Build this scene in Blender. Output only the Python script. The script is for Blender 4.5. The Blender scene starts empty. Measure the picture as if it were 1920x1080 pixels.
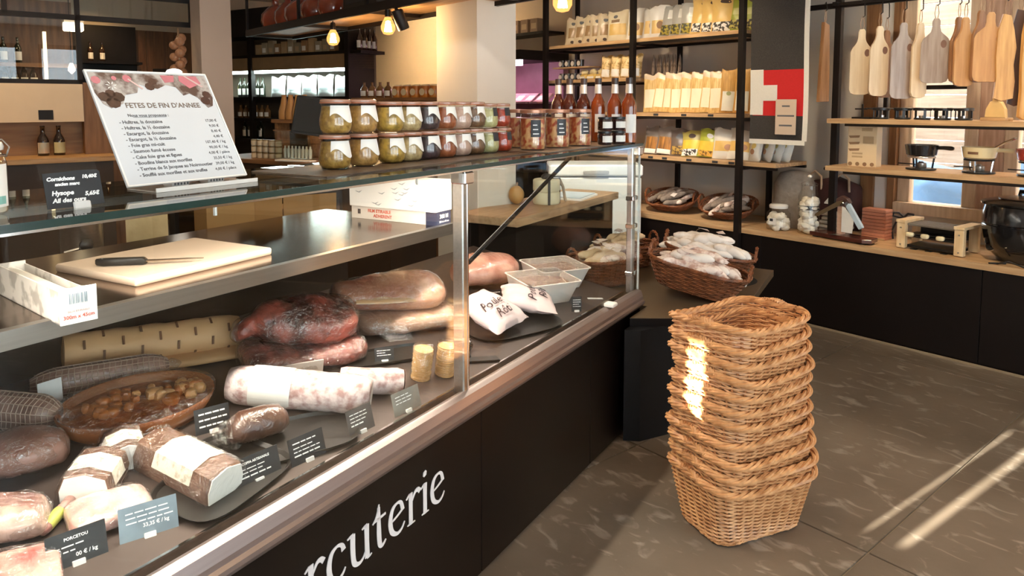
import bpy, bmesh, math, random
from mathutils import Vector, Matrix, noise
R = math.radians
scene = bpy.context.scene
col = scene.collection
# ------------------------------------------------------------------ camera
cam_d = bpy.data.cameras.new('camera'); cam = bpy.data.objects.new('camera', cam_d); col.objects.link(cam)
cam.location = (0, 0, 1.6); cam.rotation_euler = (R(90 - 4.8), 0, 0)
cam_d.sensor_width = 36; cam_d.lens = 1345 / 1920 * 36
cam_d.shift_y = -(540 - 307) / 1920; cam_d.clip_start = .05
scene.camera = cam
# ------------------------------------------------------------------ colour management
vs = scene.view_settings
vs.view_transform = 'Standard'; vs.look = 'None'; vs.gamma = 1; vs.use_curve_mapping = False
vs.exposure = 0.55
scene.cycles.transparent_max_bounces = 28
scene.cycles.max_bounces = 7
scene.cycles.sample_clamp_indirect = 6
scene.cycles.use_denoising = True
# ------------------------------------------------------------------ frames: x along, y depth
def frame(ang, org): return Matrix.Translation(org) @ Matrix.Rotation(R(ang), 4, 'Z')
aA, aB = R(31.35), R(40.1)
nA = Vector((math.cos(aA), -math.sin(aA), 0)); nB = Vector((-math.cos(aB), -math.sin(aB), 0))
FA = frame(90 - 31.35, nA * -1.293)     # deli case: x along its front, y into the case
FB = frame(40.1 - 90, nB * -4.92)       # window wall: x along the wall to the right, y towards the wall
FW = Matrix.Identity(4)
# ------------------------------------------------------------------ world and sun
w = bpy.data.worlds.new('sky'); scene.world = w; w.use_nodes = True
bg = w.node_tree.nodes['Background']; bg.inputs[0].default_value = (.80, .90, 1, 1); bg.inputs[1].default_value = 5.2
sl = bpy.data.lights.new('sun', 'SUN'); so = bpy.data.objects.new('sun', sl); col.objects.link(so)
sl.energy = 55; sl.angle = R(.3); sl.color = (1, .93, .82)
sd = (FB.to_3x3() @ Vector((.066, 1, -math.tan(R(15))))).normalized()
so.rotation_euler = sd.to_track_quat('-Z', 'Y').to_euler(); so.location = (0, 0, 6)
def area(name, F, p, size, energy, colr, rot=(0, 0, 0)):
    l = bpy.data.lights.new(name, 'AREA'); l.shape = 'RECTANGLE'; l.size, l.size_y = size; l.energy = energy; l.color = colr
    o = bpy.data.objects.new(name, l); col.objects.link(o)
    o.matrix_world = F @ Matrix.Translation(p) @ Matrix.Rotation(rot[2], 4, 'Z') @ Matrix.Rotation(rot[1], 4, 'Y') @ Matrix.Rotation(rot[0], 4, 'X')
    return o
def point(name, F, p, energy, colr, rad=.03):
    l = bpy.data.lights.new(name, 'POINT'); l.energy = energy; l.color = colr; l.shadow_soft_size = rad
    o = bpy.data.objects.new(name, l); col.objects.link(o); o.matrix_world = F @ Matrix.Translation(p); return o
def spot(name, F, p, energy, colr, ang=70, rad=.05, to=None):
    l = bpy.data.lights.new(name, 'SPOT'); l.energy = energy; l.color = colr; l.shadow_soft_size = rad; l.spot_size = R(ang); l.spot_blend = 1
    o = bpy.data.objects.new(name, l); col.objects.link(o)
    P = F @ Vector(p); D = (F @ Vector(to) - P) if to else Vector((0, 0, -1))
    o.matrix_world = Matrix.Translation(P) @ D.to_track_quat('-Z', 'Y').to_matrix().to_4x4(); return o
WARM = (1, .72, .42); NEUT = (1, .9, .78); COOL = (.86, .95, 1)

# general lighting: added fill spots just below the ceiling, without fittings
for t_, e_, en in ((-1.6, -3.9, 34), (-3.2, -4.6, 42), (-5.0, -4.2, 34), (-7.4, -3.6, 34), (-.2, -2.2, 26), (-1.3, -1.0, 26)):
    spot('ceiling_fill', FB, (t_, e_, 3.03), en, WARM, 115, .06)  # unseen fill lamps added to lift the whole room
for t_, z_, en in ((-4.75, 1.9, 52), (-3.9, 1.8, 58), (-3.3, 1.5, 58), (-2.0, 1.7, 55), (-1.2, 1.3, 55)):
    spot('shelf_fill', FB, (t_ + .15, -1.25, 3.0), en, (1, .80, .54), 62, .05, (t_, .1, z_))  # added fill aimed at the packets, no lamp there
for t_, z_, en in ((-8.3, 1.7, 95), (-7.3, 1.9, 60)): spot('wall_fill', FB, (t_, -.7, 3.0), en * 1.3, (1, .70, .38), 125, .05, (t_, .6, z_))  # added fill that brightens the far cream wall
spot('pillar_fill', FB, (-2.7, -3.6, 3.0), 45, NEUT, 60, .06, (-3.6, -2.1, 1.7)); spot('bar_fill', FB, (-6.3, -5.0, 3.0), 70, (1, .68, .34), 75, .05, (-7.3, -3.9, 1.4)); spot('walnut_spot', FB, (-9.7, -3.2, 3.0), 40, (1, .66, .30), 75, .05, (-10.6, -3.0, 1.9))  # pillar and bar fills added to brighten those surfaces

# ------------------------------------------------------------------ materials
MC = {}
def mat(name, c, rough=.5, metal=0, c2=None, scale=8, var=.18, bump=0, bscale=None, coat=0, cbump=0, emit=0, spec=.5,
        stretch=None, detail=4, sss=0, contrast=None, trans=0, alpha=1, wave=None, lo=.3, hi=.7, coatr=.08):
    if name in MC: return MC[name]
    m = bpy.data.materials.new(name); m.use_nodes = True; nt = m.node_tree; N = nt.nodes; L = nt.links; b = N['Principled BSDF']
    if c2 is None: c2 = tuple(max(0, x * (1 - var)) for x in c)
    tc = N.new('ShaderNodeTexCoord'); mp = N.new('ShaderNodeMapping'); L.new(tc.outputs['Object'], mp.inputs['Vector'])
    if stretch: mp.inputs['Scale'].default_value = stretch
    if wave:
        t = N.new('ShaderNodeTexWave'); t.inputs['Scale'].default_value = scale; t.inputs['Distortion'].default_value = wave; t.inputs['Detail'].default_value = 3
        fac = t.outputs['Fac']
    else:
        t = N.new('ShaderNodeTexNoise'); t.inputs['Scale'].default_value = scale; t.inputs['Detail'].default_value = detail; fac = t.outputs['Fac']
    L.new(mp.outputs[0], t.inputs['Vector'])
    rp = N.new('ShaderNodeValToRGB'); rp.color_ramp.elements[0].position = lo; rp.color_ramp.elements[1].position = hi
    rp.color_ramp.elements[0].color = (*c2, 1); rp.color_ramp.elements[1].color = (*c, 1)
    L.new(fac, rp.inputs[0]); L.new(rp.outputs[0], b.inputs['Base Color'])
    b.inputs['Roughness'].default_value = rough; b.inputs['Metallic'].default_value = metal
    b.inputs['Specular IOR Level'].default_value = spec
    if coat: b.inputs['Coat Weight'].default_value = coat; b.inputs['Coat Roughness'].default_value = coatr
    if sss: b.inputs['Subsurface Weight'].default_value = sss; b.inputs['Subsurface Radius'].default_value = (.02, .008, .005); b.inputs['Subsurface Scale'].default_value = .5
    if trans: b.inputs['Transmission Weight'].default_value = trans
    if alpha < 1: b.inputs['Alpha'].default_value = alpha
    if emit: L.new(rp.outputs[0], b.inputs['Emission Color']); b.inputs['Emission Strength'].default_value = emit
    if bump:
        t2 = N.new('ShaderNodeTexNoise'); t2.inputs['Scale'].default_value = bscale or scale * 2; t2.inputs['Detail'].default_value = 5
        L.new(mp.outputs[0], t2.inputs['Vector']); bp = N.new('ShaderNodeBump'); bp.inputs['Strength'].default_value = bump; bp.inputs['Distance'].default_value = .01
        L.new(t2.outputs['Fac'], bp.inputs['Height']); L.new(bp.outputs[0], b.inputs['Normal'])
    if cbump:
        t3 = N.new('ShaderNodeTexNoise'); t3.inputs['Scale'].default_value = 28; t3.inputs['Detail'].default_value = 3; t3.inputs['Distortion'].default_value = 1.6
        mp3 = N.new('ShaderNodeMapping'); mp3.inputs['Scale'].default_value = (1, .35, 1); L.new(tc.outputs['Object'], mp3.inputs['Vector'])
        L.new(mp3.outputs[0], t3.inputs['Vector']); b3 = N.new('ShaderNodeBump'); b3.inputs['Strength'].default_value = cbump; b3.inputs['Distance'].default_value = .02
        L.new(t3.outputs['Fac'], b3.inputs['Height']); L.new(b3.outputs[0], b.inputs['Coat Normal'])
    MC[name] = m; return m
def glass(name, tint=(1, 1, 1), refl=.04, rough=0, wrinkle=0):
    if name in MC: return MC[name]
    m = bpy.data.materials.new(name); m.use_nodes = True; nt = m.node_tree; N = nt.nodes; L = nt.links
    N.remove(N['Principled BSDF']); out = N['Material Output']
    lw = N.new('ShaderNodeLayerWeight'); lw.inputs['Blend'].default_value = .5
    pw = N.new('ShaderNodeMath'); pw.operation = 'POWER'; pw.inputs[1].default_value = 5; L.new(lw.outputs['Facing'], pw.inputs[0])
    ma = N.new('ShaderNodeMath'); ma.operation = 'MULTIPLY_ADD'; ma.inputs[1].default_value = 1 - refl; ma.inputs[2].default_value = refl; ma.use_clamp = True; L.new(pw.outputs[0], ma.inputs[0])
    tr = N.new('ShaderNodeBsdfTransparent'); tr.inputs[0].default_value = (*tint, 1)
    gl = N.new('ShaderNodeBsdfGlossy'); gl.inputs['Roughness'].default_value = rough
    if wrinkle:
        tc = N.new('ShaderNodeTexCoord'); t = N.new('ShaderNodeTexNoise'); t.inputs['Scale'].default_value = 30; t.inputs['Distortion'].default_value = 2.2; t.inputs['Detail'].default_value = 3
        L.new(tc.outputs['Object'], t.inputs['Vector']); bp = N.new('ShaderNodeBump'); bp.inputs['Strength'].default_value = wrinkle; bp.inputs['Distance'].default_value = .02
        L.new(t.outputs['Fac'], bp.inputs['Height']); L.new(bp.outputs[0], gl.inputs['Normal'])
    mx = N.new('ShaderNodeMixShader'); L.new(ma.outputs[0], mx.inputs[0]); L.new(tr.outputs[0], mx.inputs[1]); L.new(gl.outputs[0], mx.inputs[2])
    L.new(mx.outputs[0], out.inputs[0]); MC[name] = m; return m
def emis(name, c, s):
    if name in MC: return MC[name]
    m = bpy.data.materials.new(name); m.use_nodes = True; nt = m.node_tree; N = nt.nodes; N.remove(N['Principled BSDF'])
    e = N.new('ShaderNodeEmission'); e.inputs[0].default_value = (*c, 1); e.inputs[1].default_value = s
    nt.links.new(e.outputs[0], N['Material Output'].inputs[0]); MC[name] = m; return m
def wood(name, c, c2, scale=3, rough=.5, axis=0, coat=0, bump=.08):
    st = [14, 14, 14]; st[axis] = 1.2
    return mat(name, c, rough, c2=c2, scale=scale, stretch=tuple(st), bump=bump, bscale=scale * 2, coat=coat, lo=.35, hi=.65)
M_steel = mat('brushed_steel', (.62, .58, .55), .28, 1, var=.12, scale=3, stretch=(1, 40, 40))
M_chrome = mat('chrome', (.8, .78, .76), .12, 1, var=.05)
M_black = mat('black_metal', (.010, .006, .005), .5, 0, var=.3, spec=.3)
M_blackpl = mat('black_plastic', (.012, .011, .011), .35, var=.3)
M_panel = mat('black_satin_panel', (.0055, .0030, .0025), .28, var=.25, scale=2, spec=.32)
M_white = mat('white_paint', (.86, .83, .79), .5, var=.05)
M_paper = mat('white_paper', (.9, .89, .86), .6, var=.05)
M_ink = mat('dark_ink', (.03, .03, .035), .6, var=.1)
M_inkg = mat('grey_ink', (.13, .13, .14), .6, var=.1)
M_inkred = mat('red_ink', (.62, .10, .06), .6, var=.1)
M_chalk = mat('white_chalk', (.92, .9, .88), .7, var=.05)
M_slate = mat('black_slate_card', (.022, .022, .024), .5, var=.3, scale=20)
M_oak = wood('oak_shelf', (.62, .40, .21), (.42, .25, .12), 3, .45)
M_oakd = wood('dark_oak', (.30, .15, .06), (.19, .085, .032), 3, .5)
M_walnut = wood('walnut_panel', (.20, .085, .03), (.11, .045, .016), 2.5, .5, axis=2)
M_glass = glass('clear_glass', (.97, .99, .98))
M_gedge = mat('green_glass_edge', (.025, .05, .042), .15, var=.2)
M_jar = glass('jar_glass', (.97, .97, .95), .05)
M_film = glass('clear_film', (.97, .96, .95), .16, .07, 1.0)
# ------------------------------------------------------------------ mesh building
class MB:
    def __init__(s): s.v = []; s.f = []; s.m = []; s.mi = 0; s.X = Matrix.Identity(4)
    def add(s, vs_, fs):
        o = len(s.v); s.v += [s.X @ Vector(p) for p in vs_]; s.f += [[i + o for i in f] for f in fs]; s.m += [s.mi] * len(fs); return s
    def box(s, x0, x1, y0, y1, z0, z1, b=0):
        if b <= 0:
            return s.add([(x, y, z) for z in (z0, z1) for y in (y0, y1) for x in (x0, x1)],
                         [(0, 2, 3, 1), (4, 5, 7, 6), (0, 1, 5, 4), (2, 6, 7, 3), (0, 4, 6, 2), (1, 3, 7, 5)])
        return s.prism([(x0 + b, y0), (x1 - b, y0), (x1, y0 + b), (x1, y1 - b), (x1 - b, y1), (x0 + b, y1), (x0, y1 - b), (x0, y0 + b)], z0, z1, b)
    def prism(s, poly, z0, z1, b=0):
        n = len(poly)
        if b:
            cx = sum(p[0] for p in poly) / n; cy = sum(p[1] for p in poly) / n
            def sh(p): d = math.hypot(p[0] - cx, p[1] - cy) or 1; k = max(0, 1 - b / d); return (cx + (p[0] - cx) * k, cy + (p[1] - cy) * k)
            rings = [([sh(p) for p in poly], z0), (poly, z0 + b), (poly, z1 - b), ([sh(p) for p in poly], z1)]
        else: rings = [(poly, z0), (poly, z1)]
        V = [(p[0], p[1], z) for r, z in rings for p in r]; Fs = []
        for k in range(len(rings) - 1):
            for i in range(n): j = (i + 1) % n; Fs.append((k * n + i, k * n + j, (k + 1) * n + j, (k + 1) * n + i))
        Fs.append(tuple(reversed(range(n)))); Fs.append(tuple(range((len(rings) - 1) * n, len(rings) * n)))
        return s.add(V, Fs)
    def rings(s, rs, cap=True, closed=True):
        n = len(rs[0]); V = [p for r in rs for p in r]; Fs = []
        for k in range(len(rs) - 1):
            for i in range(n if closed else n - 1): j = (i + 1) % n; Fs.append((k * n + i, k * n + j, (k + 1) * n + j, (k + 1) * n + i))
        if cap: Fs.append(tuple(reversed(range(n)))); Fs.append(tuple(range((len(rs) - 1) * n, len(rs) * n)))
        return s.add(V, Fs)
    def lathe(s, prof, seg=20, cx=0, cy=0, cap=True, sx=1, sy=1):
        return s.rings([[(cx + r * sx * math.cos(2 * math.pi * i / seg), cy + r * sy * math.sin(2 * math.pi * i / seg), z) for i in range(seg)] for r, z in prof], cap)
    def arcpatch(s, r0, r1, z0, z1, a0, a1, seg=8, cut=None):
        # curved label: outside of a jar between angles; cut(u) lowers the bottom edge; r0 radius at z0, r1 at z1
        V = []
        for i in range(seg + 1):
            u = i / seg; a = a0 + (a1 - a0) * u; zb = z0 + (cut(u) if cut else 0); rb = r0 + (r1 - r0) * (zb - z0) / (z1 - z0)
            V += [(rb * math.cos(a), rb * math.sin(a), zb), (r1 * math.cos(a), r1 * math.sin(a), z1)]
        return s.add(V, [(2 * i, 2 * i + 2, 2 * i + 3, 2 * i + 1) for i in range(seg)])
    def tube(s, path, r, seg=6, closed=False, cap=True):
        P = [Vector(p) for p in path]; n = len(P); rs = []
        up = Vector((0, 0, 1)); prev = None
        for i in range(n):
            a = P[(i - 1) % n] if (closed or i) else P[i]; b = P[(i + 1) % n] if (closed or i < n - 1) else P[i]
            t = (b - a).normalized() if (b - a).length > 1e-9 else Vector((0, 0, 1))
            if prev is None:
                q = up if abs(t.z) < .9 else Vector((1, 0, 0)); u = t.cross(q).normalized()
            else:
                u = prev - t * prev.dot(t); u = u.normalized() if u.length > 1e-6 else t.orthogonal().normalized()
            prev = u; v = t.cross(u); rr = r[i] if isinstance(r, (list, tuple)) else r
            rs.append([P[i] + (u * math.cos(2 * math.pi * k / seg) + v * math.sin(2 * math.pi * k / seg)) * rr for k in range(seg)])
        if closed: rs.append(rs[0])
        return s.rings(rs, cap and not closed)
    def cyl(s, p0, p1, r, seg=10): return s.tube([p0, p1], r, seg)
    def blob(s, c, rad, seg=20, ring=12, n=0, ns=3, seed=0, sq=1, flat=None):
        # superellipsoid blob with noise; flat: z below which it is flattened
        rs = []
        def pw(x): return math.copysign(abs(x) ** sq, x)
        for k in range(ring + 1):
            th = -math.pi / 2 + math.pi * k / ring; r = []
            for i in range(seg):
                ph = 2 * math.pi * i / seg
                d = Vector((pw(math.cos(th)) * pw(math.cos(ph)), pw(math.cos(th)) * pw(math.sin(ph)), pw(math.sin(th))))
                q = 1 + (n * noise.noise(Vector((d.x * ns + seed * 7.1, d.y * ns + seed * 3.3, d.z * ns))) if n else 0)
                p = Vector((c[0] + d.x * rad[0] * q, c[1] + d.y * rad[1] * q, c[2] + d.z * rad[2] * q))
                if flat is not None and p.z < flat: p.z = flat + (p.z - flat) * .04
                r.append(p)
            rs.append(r)
        return s.rings(rs)
    def obj(s, name, m, parent=None, F=None, loc=(0, 0, 0), rot=0, smooth=None):
        return link(name, s.mesh(name, m, smooth), parent, F, loc, rot)
    def mesh(s, name, m, smooth=None):
        me = bpy.data.meshes.new(name); me.from_pydata([tuple(p) for p in s.v], [], s.f); me.update()
        ms = m if isinstance(m, (list, tuple)) else [m]
        for x in ms: me.materials.append(x)
        if len(ms) > 1: me.polygons.foreach_set('material_index', s.m)
        if smooth:
            bm = bmesh.new(); bm.from_mesh(me); bmesh.ops.remove_doubles(bm, verts=bm.verts, dist=1e-6); bmesh.ops.recalc_face_normals(bm, faces=bm.faces); bm.to_mesh(me); bm.free()
            me.polygons.foreach_set('use_smooth', [True] * len(me.polygons)); me.set_sharp_from_angle(angle=R(smooth))
        return me
def link(name, me, parent=None, F=None, loc=(0, 0, 0), rot=0):
    o = bpy.data.objects.new(name, me); col.objects.link(o)
    if parent is not None: o.parent = parent; o.matrix_basis = Matrix.Translation(loc) @ (rot if isinstance(rot, Matrix) else Matrix.Rotation(rot, 4, 'Z'))
    else: o.matrix_world = (F or FW) @ Matrix.Translation(loc) @ (rot if isinstance(rot, Matrix) else Matrix.Rotation(rot, 4, 'Z'))
    return o
def tag(o, label, cat, group=None, kind=None):
    o['label'] = label; o['category'] = cat
    if group: o['group'] = group
    if kind: o['kind'] = kind
    return o
def thing(name, label, cat, F, loc, rot=0, group=None):
    return tag(link(name, None, None, F, loc, rot), label, cat, group)
def struct(o, label=None):
    o['kind'] = 'structure'
    if label: o['label'] = label
    return o
def dup(o, F, loc, rot=0, label=None, group=None, scale=1):
    def cp(a, par):
        c = a.copy(); col.objects.link(c); c.parent = par
        for ch in a.children: cp(ch, c)
        return c
    c = cp(o, None); c.matrix_world = F @ Matrix.Translation(loc) @ (rot if isinstance(rot, Matrix) else Matrix.Rotation(rot, 4, 'Z')) @ Matrix.Scale(scale, 4)
    if label: c['label'] = label
    if group: c['group'] = group
    return c
def text(body, size, F_M, m, name='lettering', parent=None, align='LEFT', bold=0, ext=.0004, space=1, shear=0):
    cu = bpy.data.curves.new('txt', 'FONT'); cu.body = body; cu.size = size; cu.align_x = align; cu.extrude = ext; cu.offset = bold; cu.resolution_u = 2; cu.space_character = space; cu.shear = shear
    o = bpy.data.objects.new('txt', cu); col.objects.link(o)
    dg = bpy.context.evaluated_depsgraph_get(); me = bpy.data.meshes.new_from_object(o.evaluated_get(dg)); bpy.data.objects.remove(o); bpy.data.curves.remove(cu)
    me.materials.clear(); me.materials.append(m); me.name = name
    return link(name, me, parent, None if parent else FW, (0, 0, 0), F_M)
T = Matrix.Translation
def RX(a): return Matrix.Rotation(R(a), 4, 'X')
def RY(a): return Matrix.Rotation(R(a), 4, 'Y')
def RZ(a): return Matrix.Rotation(R(a), 4, 'Z')
def mixc(a, b, t): return tuple(a[i] * (1 - t) + b[i] * t for i in range(3))
rnd = random.Random(7)
order = ['first', 'second', 'third', 'fourth', 'fifth', 'sixth', 'seventh', 'eighth', 'ninth', 'tenth', 'eleventh', 'twelfth', 'thirteenth', 'fourteenth', 'fifteenth', 'sixteenth', 'seventeenth', 'eighteenth', 'nineteenth', 'twentieth', 'twenty-first', 'twenty-second', 'twenty-third', 'twenty-fourth']
def order_labels(objs, base):
    # number things from left to right as the camera sees them
    for k, o in enumerate(sorted(objs, key=lambda o: (o.matrix_world.translation.x) / o.matrix_world.translation.y)): o['label'] = base + ', ' + order[k] + ' from the left'
# ================================================================== ROOM
def floor_mat():
    m = mat('stone_tile', (.205, .160, .120), .36, c2=(.115, .086, .060), scale=1.6, detail=8, bump=.05, bscale=30, lo=.3, hi=.7)
    nt = m.node_tree; N = nt.nodes; L = nt.links; b = N['Principled BSDF']; src = b.inputs['Base Color'].links[0].from_socket
    tc = N.new('ShaderNodeTexCoord'); mp = N.new('ShaderNodeMapping'); L.new(tc.outputs['Object'], mp.inputs[0]); mp.inputs['Scale'].default_value = (1.0, 2.0, 1)
    oi = N.new('ShaderNodeObjectInfo'); ad = N.new('ShaderNodeVectorMath'); L.new(mp.outputs[0], ad.inputs[0]); L.new(oi.outputs['Location'], ad.inputs[1])
    t = N.new('ShaderNodeTexNoise'); t.inputs['Scale'].default_value = 7; t.inputs['Detail'].default_value = 7; t.inputs['Distortion'].default_value = .9; L.new(ad.outputs[0], t.inputs['Vector'])
    rp = N.new('ShaderNodeValToRGB'); rp.color_ramp.elements[0].position = .57; rp.color_ramp.elements[1].position = .68; L.new(t.outputs['Fac'], rp.inputs[0])
    mx = N.new('ShaderNodeMixRGB'); mx.inputs[2].default_value = (.40, .34, .28, 1); L.new(src, mx.inputs[1])
    ml = N.new('ShaderNodeMath'); ml.operation = 'MULTIPLY'; ml.inputs[1].default_value = .6; L.new(rp.outputs[0], ml.inputs[0]); L.new(ml.outputs[0], mx.inputs[0])
    L.new(mx.outputs[0], b.inputs['Base Color']); return m
M_tile = floor_mat(); M_grout = mat('pale_grout', (.30, .25, .19), .8, var=.2)
T0, T1, E0, E1 = -10.6, 2.4, -7.2, .65
fl = struct(MB().box(T0, T1, E0, E1, -.12, -.006).obj('floor', M_grout, None, FB))
tw, te, g = 1.06, 2.12, .0035
tme = MB().box(-tw / 2 + g, tw / 2 - g, -te / 2 + g, te / 2 - g, -.03, 0, .0015).mesh('tile', M_tile)
x = -1.047 - 9 * tw; 
while x < T1:
    y = -2.375 - 3 * te
    while y < E1:
        if x + tw > T0 and y + te > E0:
            cx, cy = x + tw / 2, y + te / 2
            o = link('tile', tme, fl, None, (cx, cy, 0))
            sx0, sx1 = max(x, T0), min(x + tw, T1); sy0, sy1 = max(y, E0), min(y + te, E1)
            if sx1 - sx0 < tw - .01 or sy1 - sy0 < te - .01:
                o.location = ((sx0 + sx1) / 2, (sy0 + sy1) / 2, 0); o.scale = ((sx1 - sx0) / tw, (sy1 - sy0) / te, 1)
        y += te
    x += tw
M_wall = mat('grey_plaster', (.60, .55, .49), .85, var=.10, scale=1.5, bump=.05, bscale=30)
M_cream = mat('cream_plaster', (.66, .53, .38), .85, var=.08, scale=2, bump=.04, bscale=40)
M_ceil = mat('ceiling_paint', (.72, .66, .58), .9, var=.05)
H_ = 3.1
struct(MB().box(T0, T1, E0, E1 + .15, H_, H_ + .1).obj('ceiling', M_ceil, None, FB))
# window wall, with an opening from t=-2.46 to the right
wb = MB(); wb.box(-5.6, -2.46, E1, E1 + .2, 0, H_); wb.box(-2.46, 1.6, E1, E1 + .2, 0, .80); wb.box(-2.46, 1.6, E1, E1 + .2, 2.55, H_); wb.box(1.6, T1, E1, E1 + .2, 0, H_)
struct(wb.obj('wall_back', M_wall, None, FB)); struct(MB().box(T0, -5.6, E1, E1 + .2, 0, H_).obj('wall_far', M_cream, None, FB))
wl = struct(MB().box(T0 - .15, T0, E0, E1, 0, H_).obj('wall_left', M_cream, None, FB))
for k in range(16):   # walnut boards on the far left wall
    y0 = -6.2 + k * .42; MB().box(T0, T0 + .025, y0 + .004, y0 + .416, 0, 2.57).obj('board', M_walnut, wl)
# right wall with tall shop windows (outside the frame: its daylight comes in)
wr = MB(); wr.box(T1, T1 + .2, E0, E1, 0, .35); wr.box(T1, T1 + .2, E0, E1, 2.75, H_)
ys = [E0, -6.9, -5.2, -4.9, -3.2, -2.9, -1.4, E1]
for a, b in ((0, 1), (2, 3), (4, 5), (6, 7)): wr.box(T1, T1 + .2, ys[a], ys[b], .35, 2.75)
struct(wr.obj('wall_right', M_wall, None, FB))
for i, (a, b) in enumerate(((1, 2), (3, 4), (5, 6))):
    wn = MB()
    for q in (ys[a], (ys[a] + ys[b]) / 2 - .03, ys[b] - .06): wn.box(T1 + .06, T1 + .12, q, q + .06, .35, 2.75)
    wn.box(T1 + .06, T1 + .12, ys[a], ys[b], .35, .43); wn.box(T1 + .06, T1 + .12, ys[a], ys[b], 2.67, 2.75)
    o = struct(wn.obj('window_%d' % (i + 2), M_black, None, FB)); MB().box(T1 + .085, T1 + .09, ys[a], ys[b], .4, 2.7).obj('pane', M_glass, o)
# unseen front wall behind the camera; slits made up to shape the sun strips
slits = [(-1.87, -1.79, 1.56, 1.94), (-1.447, -1.43, 1.33, 1.85), (-1.33, -1.293, 1.33, 1.85)]
wf = MB(); px_ = T0
for a, b, zb, zt in slits: wf.box(px_, a, E0 - .06, E0, 0, H_); wf.box(a, b, E0 - .06, E0, 0, zb); wf.box(a, b, E0 - .06, E0, zt, H_); px_ = b
wf.box(px_, T1, E0 - .06, E0, 0, H_)
struct(wf.obj('wall_front', M_wall, None, FB))
# pillars
M_pil = mat('ivory_pillar', (.68, .64, .58), .8, var=.06, scale=2)
M_pilp = mat('pinkish_pillar', (.60, .50, .43), .8, var=.06, scale=2)
cxy = FB.inverted() @ Vector((-.215, 4.45, 0))
struct(MB().box(cxy.x - .44, cxy.x, cxy.y, cxy.y + .313, 0, H_).obj('trim_1', M_pil, None, FB), 'ivory square pillar rising behind the deli case')
cxy = FB.inverted() @ Vector((-2.79, 6.5, 0))
struct(MB().box(cxy.x - .285, cxy.x, cxy.y, cxy.y + .272, 0, H_).obj('trim_2', M_pilp, None, FB), 'slim pinkish pillar behind the menu board')
# ------------------------------------------------------------------ window behind the hanging boards
M_timb = wood('brown_timber', (.34, .17, .07), (.22, .10, .04), 3, .6, axis=2)
M_timbl = wood('pale_timber', (.72, .56, .40), (.60, .44, .29), 3, .6, axis=2)
M_daylit = wood('daylit_pink_wood', (.60, .40, .29), (.42, .26, .17), 3, .7, axis=2)  # lighter copy of the brown timber, daylight put into its colour
M_plank = wood('bleached_planks', (.56, .40, .28), (.40, .27, .18), 2, .8, axis=0)
def framebar(o, name, x0, x1, z0, z1, m, y0=E1, y1=E1 + .1): return MB().box(x0, x1, y0, y1, z0, z1, .004).obj(name, m, o)
win = struct(link('window_1', None, None, FB))
framebar(win, 'jamb', -2.46, -2.36, .8, 2.55, M_timb, E1 - .02, E1 + .12); framebar(win, 'jamb', -2.36, -2.26, .8, 2.55, M_white, E1, E1 + .1)
framebar(win, 'jamb', -2.26, -2.205, .8, 2.55, M_timb, E1 - .03, E1 + .12)
for x0 in (-2.205, -1.78, -1.05, -.62): framebar(win, 'stile', x0, x0 + .085, .88, 2.5, M_timbl, E1 + .02, E1 + .1)
framebar(win, 'mullion', -1.695, -1.54, .8, 2.55, M_daylit, E1 + .02, E1 + .12); framebar(win, 'stile', -1.54, -1.46, .88, 2.5, M_timbl, E1 + .02, E1 + .1)
framebar(win, 'sill_rail', -2.205, 1.6, .8, .88, M_timbl, E1 - .05, E1 + .14); framebar(win, 'head_rail', -2.205, 1.6, 2.47, 2.55, M_timbl)
framebar(win, 'glazing_bar', -2.12, -1.78, 1.70, 1.73, M_black, E1 + .03, E1 + .08)
for a, b in ((-2.12, -1.78), (-1.46, -1.05), (-.965, -.62), (-.535, 1.6)): MB().box(a, b, E1 + .055, E1 + .06, .88, 2.47).obj('pane', M_glass, win)
# chalet wall across the lane
ow = thing('chalet_wall', 'sunlit wall of pale wooden planks seen outside the window', 'wall', FB, (0, E1 + 1.7, 0)); ow['kind'] = 'structure'
pm = MB().box(-3, 3, 0, .05, .004, .206, .004).mesh('plank', M_plank)
for k in range(22): link('plank', pm, ow, None, (0, rnd.uniform(-.006, .006), k * .21))
M_blue = mat('blue_heap', (.22, .42, .72), .6, var=.25, scale=3, bump=.2, bscale=4)  # plain blue with random darker mottling
tag(MB().blob((0, 0, .35), (.95, .4, .82), 24, 12, .25, 2, 3, .6, 0).obj('blue_heap', M_blue, None, FB, (-1.75, E1 + 1.0, -.02), smooth=60), 'blue tarpaulin heap lying outside below the window', 'tarpaulin')
struct(MB().box(-12, 8, E1 + .2, E1 + 8, -.15, -.02).obj('ground', mat('snowy_ground', (.8, .82, .86), .8), None, FB))
struct(MB().box(-16, 14, -34, E0 - .06, -.15, -.02).obj('ground', MC['snowy_ground'], None, FB)); struct(MB().box(T1 + .2, 14, E0 - .06, E1 + .2, -.15, -.02).obj('ground', MC['snowy_ground'], None, FB))
# ================================================================== DELI CASE
SL = .155
def dz(d): return .64 + SL * (d - .10)
S0, S1 = -.6, 3.37; SM = 1.87; SD = 2.36
case = thing('deli_case', 'long glass-fronted deli counter with black panels lettered in white', 'display case', FA, (0, 0, 0))
edges = [S0, .62, 1.925, 2.785]
for a, b in zip(edges, edges[1:]): MB().box(a + .0015, b - .0015, 0, .02, .012, .575, .001).obj('front_panel', M_panel, case)
bd = MB(); bd.box(S0, 3.36, .021, 1.05, 0, .56)
bd.obj('base_body', M_panel, case)
MB().box(2.787, 3.36, 0, .02, .012, .575, .001).obj('front_panel', M_panel, case)
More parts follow.
